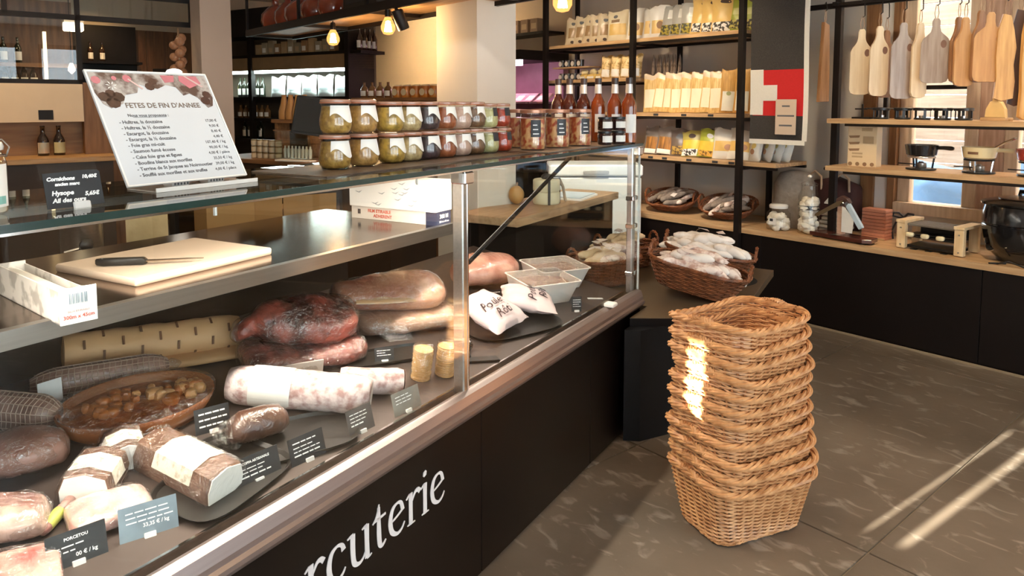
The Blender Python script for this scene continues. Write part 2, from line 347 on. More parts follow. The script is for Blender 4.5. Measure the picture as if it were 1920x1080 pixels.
# steel bumper rail of several folds
rail = MB(); X = [(-.012, .585), (-.022, .600), (-.022, .612), (-.012, .618), (-.012, .632), (-.004, .660), (.018, .668), (.035, .662), (.035, .60), (.0, .585)]
rail.rings([[(s_, p[0], p[1]) for p in X] for s_ in (S0, S1)]); rail.obj('steel_rail', mat('pinkish_steel', (.46, .38, .36), .45, 1, var=.1, scale=3, stretch=(1, 40, 40)), case)
# trough behind the rail, deck with bright lip
M_trough = mat('dark_trough', (.05, .035, .026), .25, .6, var=.2)
MB().add([(S0, .035, .60), (S1, .035, .60), (S1, .10, .60), (S0, .10, .60), (S0, .10, .565), (S1, .10, .565), (S1, .035, .565), (S0, .035, .565)], [(0, 1, 2, 3), (4, 5, 6, 7), (0, 3, 4, 7), (1, 6, 5, 2), (0, 7, 6, 1), (3, 2, 5, 4)]).obj('trough', M_trough, case)
M_deck = mat('steel_deck', (.12, .09, .08), .36, .6, var=.25, scale=2)
D1 = 1.02
dk = MB(); dk.add([(S0, .098, .60), (S1, .098, .60), (S1, .098, dz(.1)), (S0, .098, dz(.1)), (S0, D1, dz(D1)), (S1, D1, dz(D1)), (S1, D1, .6), (S0, D1, .6)], [(0, 1, 2, 3), (3, 2, 5, 4), (4, 5, 6, 7), (0, 7, 6, 1), (0, 3, 4, 7), (1, 6, 5, 2)])
dk.obj('deck', M_deck, case)
MB().box(S0, S1, .092, .100, .60, dz(.1) + .004).obj('deck_lip', M_chrome, case)
# rear wall inside the case
M_rear = mat('dark_rear_panel', (.06, .042, .03), .18, .5, var=.3, scale=3)
MB().box(S0, SD, D1, D1 + .03, .6, 1.085).obj('rear_panel', M_rear, case)
# work surface with thick steel lip
wt = MB(); wt.box(S0, SD, .425, 1.15, 1.085, 1.115); wt.obj('worktop', mat('satin_steel_top', (.30, .21, .15), .16, 1, var=.15, scale=2), case)
MB().box(S0, SD, .40, .425, 1.075, 1.118, .003).obj('worktop_lip', M_steel, case)
# glass: front panes, top shelf, end pane, posts
M_pane = glass('case_glass', (.965, .985, .975), .045)
for a, b in ((S0, SM - .012), (SM + .012, S1)):
    p = MB().box(a, b, .008, .014, .655, 1.384).obj('front_pane', M_pane, case)
    MB().box(a, b, .0081, .0139, 1.3842, 1.3858).obj('pane_edge', M_gedge, p)
ts = MB().box(S0, S1, .0, .50, 1.392, 1.404).obj('top_shelf', glass('shelf_glass', (.90, .95, .93), .06), case)
MB().box(S0, S1, -.003, -.0005, 1.391, 1.405).obj('shelf_edge', M_gedge, ts)
MB().box(S0, S1, -.002, .006, 1.386, 1.391).obj('shelf_edge_trim', M_chrome, ts)
MB().box(SD + .14, S1, .06, .46, 1.4045, 1.4075).obj('shelf_mat', mat('grey_shelf_mat', (.25, .21, .18), .4), ts)
MB().box(1.35, SD + .12, .10, .40, 1.4045, 1.4085, .001).obj('jar_board', wood('dark_jar_board', (.13, .09, .065), (.07, .047, .034), 3, .4), ts)
e = MB().box(S1 - .006, S1, .02, .98, .66, 1.384).obj('end_pane', M_pane, case)
MB().box(S1 - .007, S1 + .001, .012, .02, .66, 1.384).obj('end_pane_edge', mat('bright_glass_edge', (.75, .78, .76), .2), case)
for s_ in (SM,):
    MB().box(s_ - .022, s_ + .004, .016, .058, .655, 1.384, .004).obj('post', M_steel, case)
    MB().box(s_ + .004, s_ + .016, .018, .04, .66, 1.38, .003).obj('post', M_chrome, case)
    MB().box(s_ - .03, s_ + .022, .0, .06, 1.345, 1.384, .004).obj('glass_clamp', M_chrome, case)
MB().box(S1 - .055, S1 - .012, .03, .06, .655, 1.384, .004).obj('post', M_steel, case)
for zz in (.74, .98, 1.12): MB().box(S1 - .06, S1 + .004, .024, .064, zz, zz + .022, .003).obj('glass_clamp', M_chrome, case)
MB().box(S1 - .045, S1 + .008, .0, .05, 1.345, 1.386, .004).obj('glass_clamp', M_chrome, case)
MB().cyl((1.905, .035, 1.08), (2.63, .03, 1.38), .008, 8).obj('brace_rod', M_black, case)
MB().box(2.98, 3.03, -.02, .03, .668, .685, .004).obj('latch_block', M_white, case)
for s_ in (.95, 1.62): MB().box(s_, s_ + .005, .016, .022, 1.365, 1.391).obj('shelf_hook', M_white, case)
# light tube under the shelf
MB().box(S0, S1, .30, .335, 1.372, 1.39, .003).obj('light_housing', M_steel, case)
area('case_light', FA, (.88, .318, 1.366), (2.9, .03), 33, (1, .88, .74)); area('case_light_end', FA, (2.85, .318, 1.366), (.95, .03), 5, (1, .88, .74))
# lettering: ribbons with swelling strokes
M_let = mat('white_vinyl', (.80, .74, .72), .5, var=.04)
def ribbon(b, P, W, z=0):
    # smooth the polyline, then lay a ribbon of varying width
    Q = []; n = len(P)
    for i in range(n - 1):
        p0, p1, p2, p3 = P[max(0, i - 1)], P[i], P[i + 1], P[min(n - 1, i + 2)]
        for k in range(6):
            t = k / 6; f = lambda c: .5 * (2 * p1[c] + (p2[c] - p0[c]) * t + (2 * p0[c] - 5 * p1[c] + 4 * p2[c] - p3[c]) * t * t + (-p0[c] + 3 * p1[c] - 3 * p2[c] + p3[c]) * t ** 3)
            Q.append((f(0), f(1), W[i] + (W[i + 1] - W[i]) * t))
    Q.append((*P[-1], W[-1])); V = []; m = len(Q)
    for i in range(m):
        a, c = Q[max(0, i - 1)], Q[min(m - 1, i + 1)]; dx, dy = c[0] - a[0], c[1] - a[1]; l = math.hypot(dx, dy) or 1; h = Q[i][2] / 2
        V += [(Q[i][0] - dy / l * h, Q[i][1] + dx / l * h, z), (Q[i][0] + dy / l * h, Q[i][1] - dx / l * h, z), (Q[i][0] - dy / l * h, Q[i][1] + dx / l * h, z + .02), (Q[i][0] + dy / l * h, Q[i][1] - dx / l * h, z + .02)]
    Fs = []
    for i in range(m - 1): a = 4 * i; Fs += [(a + 2, a + 3, a + 7, a + 6), (a, a + 4, a + 5, a + 1), (a, a + 2, a + 6, a + 4), (a + 1, a + 5, a + 7, a + 3)]
    Fs += [(0, 1, 3, 2), (4 * m - 4, 4 * m - 2, 4 * m - 1, 4 * m - 3)]
    b.add(V, Fs)
GL = {  # strokes in x-height units
 'i': (.42, [([(.0, .84), (.14, .92), (.2, .9)], [.04, .07, .16]), ([(.2, .95), (.2, .5), (.2, .04)], [.19, .16, .17]), ([(.04, .02), (.2, .03), (.38, .02)], [.03, .07, .03]), ([(.14, 1.18), (.2, 1.26), (.26, 1.34)], [.06, .17, .06])]),
 'r': (.68, [([(.0, .84), (.12, .92), (.2, .9)], [.04, .07, .16]), ([(.2, .97), (.2, .5), (.2, .04)], [.18, .16, .17]), ([(.04, .02), (.2, .03), (.4, .02)], [.03, .07, .03]), ([(.25, .68), (.4, .9), (.54, .93), (.64, .84)], [.05, .09, .14, .16])]),
 'u': (.98, [([(.0, .92), (.12, .95), (.2, .93)], [.04, .07, .16]), ([(.2, .97), (.2, .45), (.25, .14), (.42, .04), (.58, .10), (.72, .3)], [.18, .17, .16, .10, .06, .04]), ([(.56, .92), (.66, .95), (.74, .93)], [.04, .07, .16]), ([(.74, .97), (.74, .5), (.75, .03)], [.18, .16, .18]), ([(.74, .03), (.84, .03), (.93, .06)], [.08, .05, .03])]),
 't': (.60, [([(.0, .83), (.16, .98), (.27, 1.30)], [.04, .07, .05]), ([(.25, 1.22), (.25, .5), (.28, .14), (.38, .05), (.54, .15)], [.10, .17, .16, .10, .04]), ([(.06, .88), (.3, .90), (.54, .92)], [.07, .08, .07])]),
 'e': (.84, [([(.16, .50), (.4, .56), (.64, .66)], [.06, .06, .07]), ([(.68, .64), (.60, .90), (.42, .96), (.22, .84), (.13, .52), (.2, .2), (.42, .05), (.62, .10), (.76, .26)], [.15, .12, .07, .13, .17, .16, .10, .07, .04])]),
 'c': (.80, [([(.66, .74), (.60, .90), (.42, .96), (.22, .84), (.13, .52), (.2, .2), (.42, .05), (.60, .10), (.72, .24)], [.16, .12, .07, .13, .17, .16, .10, .07, .04])]),
 'a': (.86, [([(.16, .80), (.36, .95), (.54, .86), (.56, .55), (.57, .2), (.64, .04), (.78, .10)], [.10, .07, .14, .16, .16, .11, .04]), ([(.54, .54), (.3, .46), (.15, .26), (.26, .06), (.44, .10), (.55, .24)], [.05, .08, .14, .10, .06, .04])]),
 'h': (.98, [([(.02, 1.5), (.12, 1.58), (.2, 1.55)], [.04, .07, .16]), ([(.2, 1.6), (.2, .8), (.2, .04)], [.18, .16, .17]), ([(.05, .02), (.2, .03), (.36, .02)], [.03, .07, .03]), ([(.24, .7), (.4, .92), (.58, .92), (.7, .7), (.71, .04)], [.05, .08, .12, .16, .17]), ([(.56, .02), (.71, .03), (.88, .02)], [.03, .07, .03])]),
 'C': (1.3, [([(1.1, 1.1), (1.0, 1.4), (.74, 1.5), (.36, 1.34), (.18, .78), (.34, .22), (.72, .04), (1.0, .12), (1.18, .36)], [.16, .10, .07, .16, .2, .18, .10, .08, .05])])}
xh = .098; word = 'Charcuterie'; adv = [GL[c][0] * xh for c in word]; sx = 1.712 - sum(adv) + .01
for c, a in zip(word, adv):
    lb = MB(); lb.X = T((sx, -.0015, .377)) @ RX(90) @ Matrix.Scale(xh, 4)
    for P, W in GL[c][1]: ribbon(lb, P, W)
    lb.obj('letter', M_let, case); sx += a
# ================================================================== THINGS ON THE GLASS SHELF
ZS = 1.4085
M_rub = mat('orange_seal', (.50, .16, .07), .5, var=.2); M_lab = mat('cream_label', (.86, .83, .77), .6, var=.04)
M_lidg = mat('pinkish_lid', (.50, .27, .19), .25, var=.3, coat=.6)
jar_prof = [(.028, .0), (.036, .002), (.0435, .012), (.0462, .027), (.0455, .045), (.0420, .062), (.0395, .073), (.0388, .081), (.0405, .084), (.0405, .0885)]
me_glass = MB().lathe(jar_prof, 24, cap=False).mesh('glass_body', M_jar, 50)
me_lid = MB().lathe([(.0, .0895), (.0425, .0895), (.0435, .093), (.0425, .097), (.036, .099), (.032, .0975), (.0, .0975)], 24, cap=False).mesh('lid', M_lidg, 40)
me_rub = MB().lathe([(.038, .0865), (.044, .087), (.044, .0895), (.038, .0895)], 24, cap=False).mesh('rubber_seal', M_rub, 40)
wavy = lambda u: .016 * math.sin(u * 5.2 + .4) * (1 - u * .3)
me_lab = MB().arcpatch(.0466, .0398, .044, .081, R(-136), R(-44), 12, wavy).mesh('label', M_lab, 60)
me_lab2 = MB().arcpatch(.0455, .0398, .048, .081, R(-125), R(-55), 10).mesh('label', mat('black_label', (.03, .03, .035), .5), 60)
def contents(m): return MB().lathe([(.0, .003), (.034, .0035), (.042, .013), (.0447, .027), (.0440, .045), (.0405, .062), (.0382, .073), (.0375, .079), (.0, .080)], 24, cap=False).mesh('contents', m, 50)
def chunky(name, c, c2, s=60): return mat(name, c, .35, c2=c2, scale=s, detail=3, lo=.4, hi=.6, bump=.3, bscale=s, coat=.5)
kinds = [('ochre pickled vegetables', chunky('ochre_pickle', (.50, .30, .07), (.28, .15, .03)), 0), ('golden brown onion chutney', chunky('golden_chutney', (.54, .30, .09), (.34, .18, .05)), 0),
         ('yellow olives and herbs', chunky('yellow_olives', (.58, .36, .07), (.26, .16, .03), 40), 0), ('pale olive vegetables', chunky('pale_olive', (.56, .42, .20), (.38, .26, .11)), 0),
         ('dark purple tapenade', chunky('dark_tapenade', (.08, .045, .05), (.03, .018, .018)), 0), ('brick red pepper spread', chunky('brick_spread', (.40, .12, .045), (.25, .065, .02)), 0),
         ('pale pink fish rillettes', chunky('pink_rillettes', (.58, .40, .31), (.48, .30, .23)), 0), ('brown mushroom spread', chunky('brown_spread', (.22, .11, .05), (.11, .05, .022)), 0),
         ('pale green artichoke cream', chunky('green_cream', (.55, .52, .26), (.42, .38, .16)), 1), ('red tomato sauce', chunky('red_sauce', (.48, .055, .02), (.28, .03, .012)), 1)]
js = [1.525, 1.645, 1.774, 1.865, 1.963, 2.059, 2.154, 2.241, 2.344, 2.442]
for i, (s_, (nm, m, lb)) in enumerate(zip(js, kinds)):
    sc = 1.03 if i < 2 else (1 if i < 8 else .97)
    j = thing('preserve_jar', 'squat glass jar of %s, %s from the left in the bottom tier' % (nm, order[i]), 'jar', FA, (s_, .245, ZS), R(-14 + 3 * i), 'preserve jars stacked on the glass shelf')
    link('glass_body', me_glass, j); link('contents', contents(m), j); link('lid', me_lid, j); link('rubber_seal', me_rub, j)
    l = link('label', me_lab2 if lb else me_lab, j)
    j.scale = (sc,) * 3
    k = dup(j, FA, (s_ + rnd.uniform(-.006, .006), .245 + rnd.uniform(-.004, .006), ZS + .0995 * sc), R(-14 + 3 * i + rnd.uniform(-8, 10)), 'squat glass jar of %s, %s from the left in the top tier' % (nm, order[i]), scale=sc)
# tall jars of fruit salad
M_fruit = mat('fruit_salad', (.62, .36, .16), .3, c2=(.36, .06, .02), scale=42, detail=1, lo=.42, hi=.58, coat=.6, bump=.4, bscale=40)
me_tg = MB().lathe([(.045, 0), (.052, .004), (.054, .02), (.054, .135), (.050, .146), (.050, .152)], 24, cap=False).mesh('glass_body', M_jar, 50)
me_tc = MB().lathe([(0, .004), (.05, .005), (.052, .02), (.052, .130), (0, .134)], 24, cap=False).mesh('contents', M_fruit, 50)
me_tl = MB().lathe([(0, .152), (.053, .152), (.054, .156), (.053, .166), (0, .168)], 24, cap=False).mesh('lid', mat('pink_copper_lid', (.55, .27, .17), .3, .5, var=.2), 40)
me_tb = MB().arcpatch(.0546, .0546, .055, .125, R(-150), R(-105), 8).mesh('label', MC['black_label'], 60)
for i, (s_, d, tx) in enumerate(((2.60, .19, 'beside the pillar'), (2.79, .175, 'in the middle of its row'), (2.965, .15, 'next to the dark jam jars'), (2.70, .32, 'behind the front row'), (2.90, .31, 'back row near the bottles'))):
    j = thing('fruit_jar', 'tall glass jar of mixed fruit pieces with black label, ' + tx, 'jar', FA, (s_, d, 1.4077), R(6 * i - 8), 'tall fruit jars on the glass shelf')
    link('glass_body', me_tg, j); link('contents', me_tc, j); link('lid', me_tl, j); lb = link('label', me_tb, j)
    for q in range(3): MB().arcpatch(.0549, .0549, .066 + .018 * q, .070 + .018 * q, R(-141), R(-114 - 4 * q), 5).obj('printing', M_chalk, lb)
# small dark jam jars, two by two
me_sg = MB().lathe([(.030, 0), (.034, .004), (.035, .012), (.035, .048), (.031, .054)], 20, cap=False).mesh('jar_body', mat('dark_jam', (.03, .012, .014), .12, var=.4, coat=1), 50)
me_sl = MB().lathe([(0, .053), (.033, .053), (.0335, .063), (0, .064)], 20, cap=False).mesh('lid', mat('black_lid', (.02, .02, .022), .3), 40)
me_sb = MB().arcpatch(.0355, .0355, .012, .042, R(-178), R(-78), 10).mesh('label', M_lab, 60)
for i, (s_, d, z, tx) in enumerate(((3.10, .085, 0, 'left of the bottom pair'), (3.185, .055, 0, 'right of the bottom pair'), (3.10, .085, .066, 'left of the top pair'), (3.185, .055, .066, 'right of the top pair'))):
    j = thing('jam_jar', 'small dark jam jar with broad white label, ' + tx, 'jar', FA, (s_, d, 1.4077 + z), R(5), 'small dark jam jars'); link('jar_body', me_sg, j); link('lid', me_sl, j); link('label', me_sb, j)
# amber bottles along the end
bprof = [(.030, 0), (.036, .004), (.037, .02), (.037, .175), (.033, .200), (.020, .225), (.015, .240), (.0145, .292), (.016, .294), (.016, .302)]
def bottle_parts(root, m, cap, lab=True, prof=bprof, foil=None, lm=None, capr=.0175, captop=.318):
    ztop = prof[-1][1]
    MB().lathe(prof, 20).obj('glass_body', m, root, smooth=50)
    MB().lathe([(0, ztop - .014), (capr, ztop - .014), (capr, captop), (0, captop)], 16, cap=False).obj('cap', cap, root, smooth=40)
    if foil: MB().lathe([(prof[-3][0] + .004, ztop - .060), (prof[-3][0] + .0018, ztop - .015)], 16, cap=False).obj('neck_band', foil, root, smooth=60)
    if lab: MB().arcpatch(.0376, .0376, .05, .14, R(-150), R(-60), 8).obj('label', lm or M_lab, root, smooth=60)
M_amb = mat('amber_liquor', (.30, .065, .008), .06, c2=(.16, .026, .004), scale=6, coat=1); M_amb2 = mat('dark_amber_liquor', (.09, .016, .006), .06, var=.4, scale=6, coat=1)
M_cap = mat('dark_brown_cap', (.05, .03, .025), .35); M_silver = mat('silver_band', (.72, .69, .66), .3, .3, var=.2)
for i, (d, m, tx) in enumerate(((.44, M_amb2, 'farthest back'), (.375, M_amb2, 'second from the back'), (.295, M_amb2, 'third from the back'), (.215, M_amb, 'fourth from the back'), (.125, M_amb, 'next to the front one'), (.05, M_amb, 'at the front corner'))):
    b = thing('liquor_bottle', ('amber' if m is M_amb else 'dark red-brown') + ' bottle with silver neck and dark cap, ' + tx, 'bottle', FA, (3.305, d, 1.4077), R(-30), 'liquor bottles at the end of the glass shelf')
    bottle_parts(b, m, M_cap, True, foil=M_silver)
# ------------------------------------------------------------------ menu board in its holder
hb = thing('menu_holder', 'low clear acrylic sign holder with two ridged clips under the menu', 'sign holder', FA, (0, 0, 0))
M_acr = mat('clear_acrylic', (.75, .70, .66), .1, alpha=.55)
MB().box(.93, 1.20, .19, .30, 1.4045, 1.4075).obj('foot', M_acr, hb)
MB().box(.93, 1.20, .187, .19, 1.4045, 1.414).obj('front_edge', M_white, hb)
MB().box(1.05, 1.19, .285, .30, 1.4075, 1.44).obj('back_strip', mat('mauve_strip', (.42, .27, .22), .4), hb)
for s_ in (1.0, 1.095):
    c = MB().box(s_, s_ + .045, .235, .275, 1.4075, 1.437, .003).obj('clip', mat('milky_plastic', (.80, .78, .75), .25, coat=.4), hb)
    for q in range(5): MB().box(s_ + .004 + q * .008, s_ + .008 + q * .008, .2335, .2355, 1.411, 1.433).obj('rib', M_inkg, c)
# board lies in a tilted plane: local x along, y up the board
mn = thing('menu_board', 'large tilted white holiday menu board with chestnut and gift photo border', 'menu board', FA, (.873, .20, 1.422), T((0, 0, 0)))
WB_, HB_ = .305, .295
MBM = RX(59)   # tilts back
sh = Matrix.Identity(4)
def onb(x, y, z=.0): return T((x, y, z))
root = link('panel', None, mn, None, (0, 0, 0), MBM); root.name = 'panel'
bpy.data.objects.remove(root)
pb = MB(); pb.X = MBM; pb.box(0, WB_, 0, HB_, -.004, 0); pbo = pb.obj('panel', mat('menu_white', (.66, .69, .73), .35, var=.03, coat=.3), mn)
br = MB(); br.X = MBM
for x0, x1, y0, y1 in ((0, WB_, 0, .003), (0, WB_, HB_ - .004, HB_), (0, .004, 0, HB_), (WB_ - .004, WB_, 0, HB_)): br.box(x0, x1, y0, y1, 0, .002)
br.obj('white_border', M_paper, mn)
M_fest = mat('brown_festive_print', (.10, .055, .042), .5, c2=(.46, .42, .40), scale=30, detail=5, lo=.42, hi=.60)
M_pink = mat('pink_gift_print', (.62, .20, .24), .5, var=.2, scale=30); M_chest = mat('dark_chestnut_print', (.085, .035, .025), .5, var=.5, scale=60)
def flat(poly, m, z=.0004, name='printed_motif'):
    q = MB(); q.X = MBM; q.prism([(p[0] * WB_, p[1] * HB_) for p in poly], z, z + .0004); return q.obj(name, m, mn)
flat([(.02, .98), (.02, .80), (.05, .70), (.10, .66), (.14, .68), (.2, .7), (.24, .78), (.34, .80), (.38, .88), (.44, .86), (.52, .84), (.6, .88), (.68, .86), (.72, .78), (.78, .80), (.84, .76), (.9, .66), (.95, .68), (.98, .76), (.98, .98)], M_fest)
for cx, cy, r_ in ((.08, .76, .05), (.13, .71, .055), (.18, .76, .05), (.13, .79, .04), (.46, .86, .04), (.5, .91, .035), (.90, .73, .045), (.93, .79, .04)):
    flat([(cx + r_ * math.cos(a * .7854), cy + r_ * .9 * math.sin(a * .7854)) for a in range(8)], M_chest, .0009)
for cx, cy, r_ in ((.06, .91, .035), (.3, .93, .035), (.2, .93, .02)): flat([(cx + r_ * math.cos(a * .7854), cy + r_ * math.sin(a * .7854)) for a in range(8)], M_pink, .0009)
flat([(.58, .97), (.70, .97), (.68, .91), (.60, .90)], M_pink, .0009); flat([(.74, .97), (.90, .97), (.92, .90), (.80, .85), (.73, .92)], M_pink, .0009)
for k in range(7):
    a = k * .9; flat([(.16 + .03 * math.cos(a), .86 + .03 * math.sin(a)), (.16 + .012 * math.cos(a + .5), .86 + .012 * math.sin(a + .5)), (.16 + .045 * math.cos(a + .25), .86 + .045 * math.sin(a + .25))], M_paper, .0014, 'printed_star_petal')
flat([(.30, .92), (.31, .93), (.40, .84), (.39, .83)], mat('rose_stripe', (.7, .5, .48), .5), .0014); flat([(.78, .97), (.80, .97), (.93, .87), (.91, .86)], MC['rose_stripe'], .0014)
def mtx(body, x, y, size, m, al='LEFT', bold=0): return text(body, size, MBM @ T((x * WB_, y * HB_, .0004)), m, 'printing', mn, al, bold, .0002)
M_title = mat('bronze_title_ink', (.20, .15, .12), .5)
mtx("FETES DE FIN D'ANNEE", .52, .665, .0185, M_title, 'CENTER', .0003); mtx('Nous vous proposons :', .36, .585, .0105, M_inkg, 'CENTER', .0002)
q = MB(); q.X = MBM; q.box(.235 * WB_, .5 * WB_, .578 * HB_, .5815 * HB_, .0004, .0006); q.obj('underline', M_inkg, mn)
ml = [('Huîtres, la douzaine', '17,00 €'), ('Huîtres, la ½ douzaine', '9,00 €'), ('Escargot, la douzaine', '8,40 €'), ('Escargot, la ½ douzaine', '4,40 €'), ('Foie gras mi-cuit', '107,40 € / kg'), ('Saumon fumé écosse', '90,00 € / kg'), ('Cake foie gras et figues', '4,00 € / pièce'), ('Boudins blancs aux morilles', '35,50 € / kg'), ('Terrine de St Jacques au Noirmoutier', '39,00 € / kg'), ('Soufflé aux morilles et aux truffes', '4,00 € / pièce')]
for k, (a, b) in enumerate(ml):
    yy = .525 - k * .0505; mtx('- ' + a, .115, yy, .0118, M_inkg, 'LEFT', .00025); mtx(b, .93, yy, .0105, M_inkg, 'RIGHT', .0001)
# ------------------------------------------------------------------ black chalk sign on the left
bs = thing('chalk_sign', 'small black price sign with white handwriting on a clear stand', 'price sign', FA, (.672, .115, 1.4055), RZ(-8) @ RX(72))
MB().prism([(0, .0), (.098, .002), (.098, .066), (.094, .070), (.06, .071), (.03, .069), (0, .068)], -.002, 0).obj('card', M_slate, bs)
for body, x, y, sz in (('Cornichons', .005, .053, .0100), ('10,40€', .065, .055, .0092), ('ancien marc', .018, .043, .0085), ('Hysope', .010, .025, .012), ('5,65€', .066, .021, .0105), ('Ail des ours', .010, .011, .0115)):
    text(body, sz, T((x, y, .0002)), M_chalk, 'handwriting', bs, 'LEFT', .0005, .0002, shear=.2)
MB().box(.042, .072, -.006, .010, .0, .006, .002).obj('clip', mat('white_clip', (.85, .83, .8), .3), bs)
MB().add([(0, .003, -.003), (.1, .003, -.003), (.1, .10, -.02), (0, .09, -.02)], [(0, 1, 2, 3)]).obj('clear_stand', M_jar, bs)
# clamp jar at the left edge
cj = thing('clamp_jar', 'clear clip-top jar with printed cow label at the left edge', 'jar', FA, (.575, .16, ZS - .004), R(-10))
MB().lathe([(.040, 0), (.048, .004), (.05, .02), (.05, .09), (.046, .104), (.043, .108), (.043, .114)], 24, cap=False).obj('glass_body', M_jar, cj, smooth=50)
MB().lathe([(0, .004), (.045, .005), (.047, .02), (.047, .085), (0, .088)], 24, cap=False).obj('contents', mat('pale_spread', (.72, .68, .58), .5), cj, smooth=50)
MB().lathe([(0, .114), (.046, .114), (.047, .120), (.044, .128), (0, .131)], 24, cap=False).obj('lid', mat('milky_lid', (.8, .82, .8), .2, coat=.5), cj, smooth=50)
lb = MB().arcpatch(.0505, .0505, .015, .09, R(-120), R(-30), 8).obj('label', M_lab, cj, smooth=60)
MB().arcpatch(.0508, .0508, .02, .034, R(-110), R(-40), 6).obj('green_stripe', mat('teal_print', (.25, .5, .43), .5), lb); MB().arcpatch(.0508, .0508, .058, .072, R(-95), R(-60), 6).obj('cow_print', M_inkg, lb)
cw = MB(); cw.tube([(.05, 0, .10), (.056, 0, .118), (.045, 0, .132), (-.045, 0, .132), (-.056, 0, .118), (-.05, 0, .10)], .0016, 6); cw.tube([(.05 * math.cos(a * .3142), .05 * math.sin(a * .3142), .104) for a in range(20)], .0014, 5, True); cw.obj('wire_clasp', M_chrome, cj, smooth=60)
# tablet till behind the jars
tb = thing('till_screen', 'black tablet till screen tilted back behind the jars', 'screen', FA, (1.695, .58, 1.40), RZ(-52) @ RX(-16) @ RY(8))
MB().box(-.05, .16, 0, .012, .10, .235, .004).obj('screen_body', M_blackpl, tb); MB().box(-.042, .152, -.0015, 0, .108, .227).obj('display', mat('black_glass_screen', (.008, .007, .006), .25), tb)
MB().box(.06, .10, .012, .05, -.03, .14, .004).obj('stand', M_blackpl, tb); MB().box(.02, .17, -.04, .09, -.045, -.03, .004).obj('base', M_blackpl, tb)
# ================================================================== ON THE WORKTOP
ZW = 1.1155
cb = thing('cutting_board', 'large white plastic cutting board on the steel worktop', 'cutting board', FA, (1.30, .725, ZW), R(3))
MB().box(-.235, .235, -.185, .185, 0, .022, .004).obj('board', mat('white_polyethylene', (.56, .45, .36), .4, var=.06, scale=5), cb, smooth=40)
kn = thing('kitchen_knife', 'kitchen knife with thick black handle lying on the cutting board', 'knife', FA, (1.095, .765, ZW + .0235), R(-46))
hp = [(0, .012), (.02, -.004), (.06, -.006), (.11, -.006), (.135, -.009), (.14, .004), (.13, .018), (.08, .020), (.04, .022), (.01, .022)]
MB().prism(hp, .0, .019, .004).obj('handle', M_blackpl, kn, smooth=50)
MB().prism([(.135, -.002), (.24, .002), (.29, .012), (.24, .016), (.135, .016)], .007, .010).obj('blade', mat('dull_blade', (.28, .20, .14), .3, .9), kn); MB().lathe([(.003, .0185), (.003, .0197)], 10, .018, .013).obj('rivet', M_chrome, kn)
M_card = mat('white_carton', (.84, .82, .80), .6, var=.05); M_cardg = mat('grey_printed_carton', (.55, .52, .49), .6, c2=(.30, .28, .26), scale=18, lo=.42, hi=.5)
fb = thing('film_box', 'open white cling film carton with barcode end, at the left of the worktop', 'box', FA, (.795, .345, ZW), R(-8))
b = MB(); b.box(0, .073, 0, .46, 0, .003); b.box(0, .003, 0, .46, 0, .075); b.box(.07, .073, 0, .46, 0, .062); b.box(0, .073, .457, .46, 0, .07); b.obj('carton', M_cardg, fb)
e = MB().box(-.001, .074, -.003, 0, 0, .080, .0).obj('end_flap', M_card, fb)
for k in range(11):
    x = .018 + k * .0034; MB().box(x, x + rnd.choice((.0008, .0016, .0022)), -.0036, -.003, .045, .068).obj('barcode_bar', mat('blue_grey_ink', (.22, .27, .33), .6), e)
text('300m x 45cm', .0115, T((.0365, -.0032, .012)) @ RX(90), M_inkred, 'printing', e, 'CENTER', .0002, .0002)
text('FILM ETIRABLE', .007, T((.0365, -.0032, .026)) @ RX(90), mat('pale_red_ink', (.7, .45, .42), .6), 'printing', e, 'CENTER', 0, .0002)
MB().cyl((.036, .02, .035), (.036, .44, .035), .026, 16).obj('film_roll', mat('film_roll', (.75, .72, .66), .2, coat=.6), fb, smooth=50)
fr = thing('film_box', 'cling film carton reading FILM ETIRABLE ADHERENT with navy end, at the end of the worktop', 'box', FA, (2.25, .43, ZW), R(2))
MB().box(0, .095, 0, .44, 0, .052, .001).obj('carton', mat('off_white_carton', (.72, .66, .60), .6, var=.06), fr)
nv = MB().box(-.001, .096, -.004, .05, -.0005, .0525).obj('end_wrap', mat('navy_print', (.03, .035, .075), .5), fr)
text('300 M', .023, T((.048, -.0045, .026)) @ RX(90), M_chalk, 'printing', nv, 'CENTER', .0006, .0002); text('300 m x 45 cm', .011, T((.048, -.0045, .009)) @ RX(90), M_chalk, 'printing', nv, 'CENTER', .0002, .0002)
LM = T((-.0007, .37, 0)) @ RZ(-90) @ RX(90)
text('FILM ETIRABLE', .019, T((-.0007, .35, .030)) @ RZ(-90) @ RX(90), M_inkred, 'printing', fr, 'LEFT', .0005, .0002); text('ADHERENT', .019, T((-.0007, .32, .010)) @ RZ(-90) @ RX(90), M_inkred, 'printing', fr, 'LEFT', .0005, .0002)
MB().box(-.0008, 0, .39, .405, .02, .04).obj('printed_mark', M_ink, fr)
wx = thing('wax_paper_box', 'bright white carton with grey bird-like marks, on top of the cling film box', 'box', FA, (2.243, .425, ZW + .053), R(2))
MB().box(0, .11, 0, .45, 0, .125, .002).obj('carton', M_card, wx)
for k in range(16):
    y = .03 + .40 * rnd.random(); z = .012 + .10 * rnd.random()
    q = MB(); q.X = T((-.0004, y, z)) @ RZ(-90) @ RX(90 + rnd.uniform(-5, 5)); q.prism([(-.02, .004), (0, 0), (.02, .008), (.004, -.004), (-.008, -.002)], 0, .0004); q.obj('printed_mark', mat('pale_grey_ink', (.36, .38, .40), .6), wx)
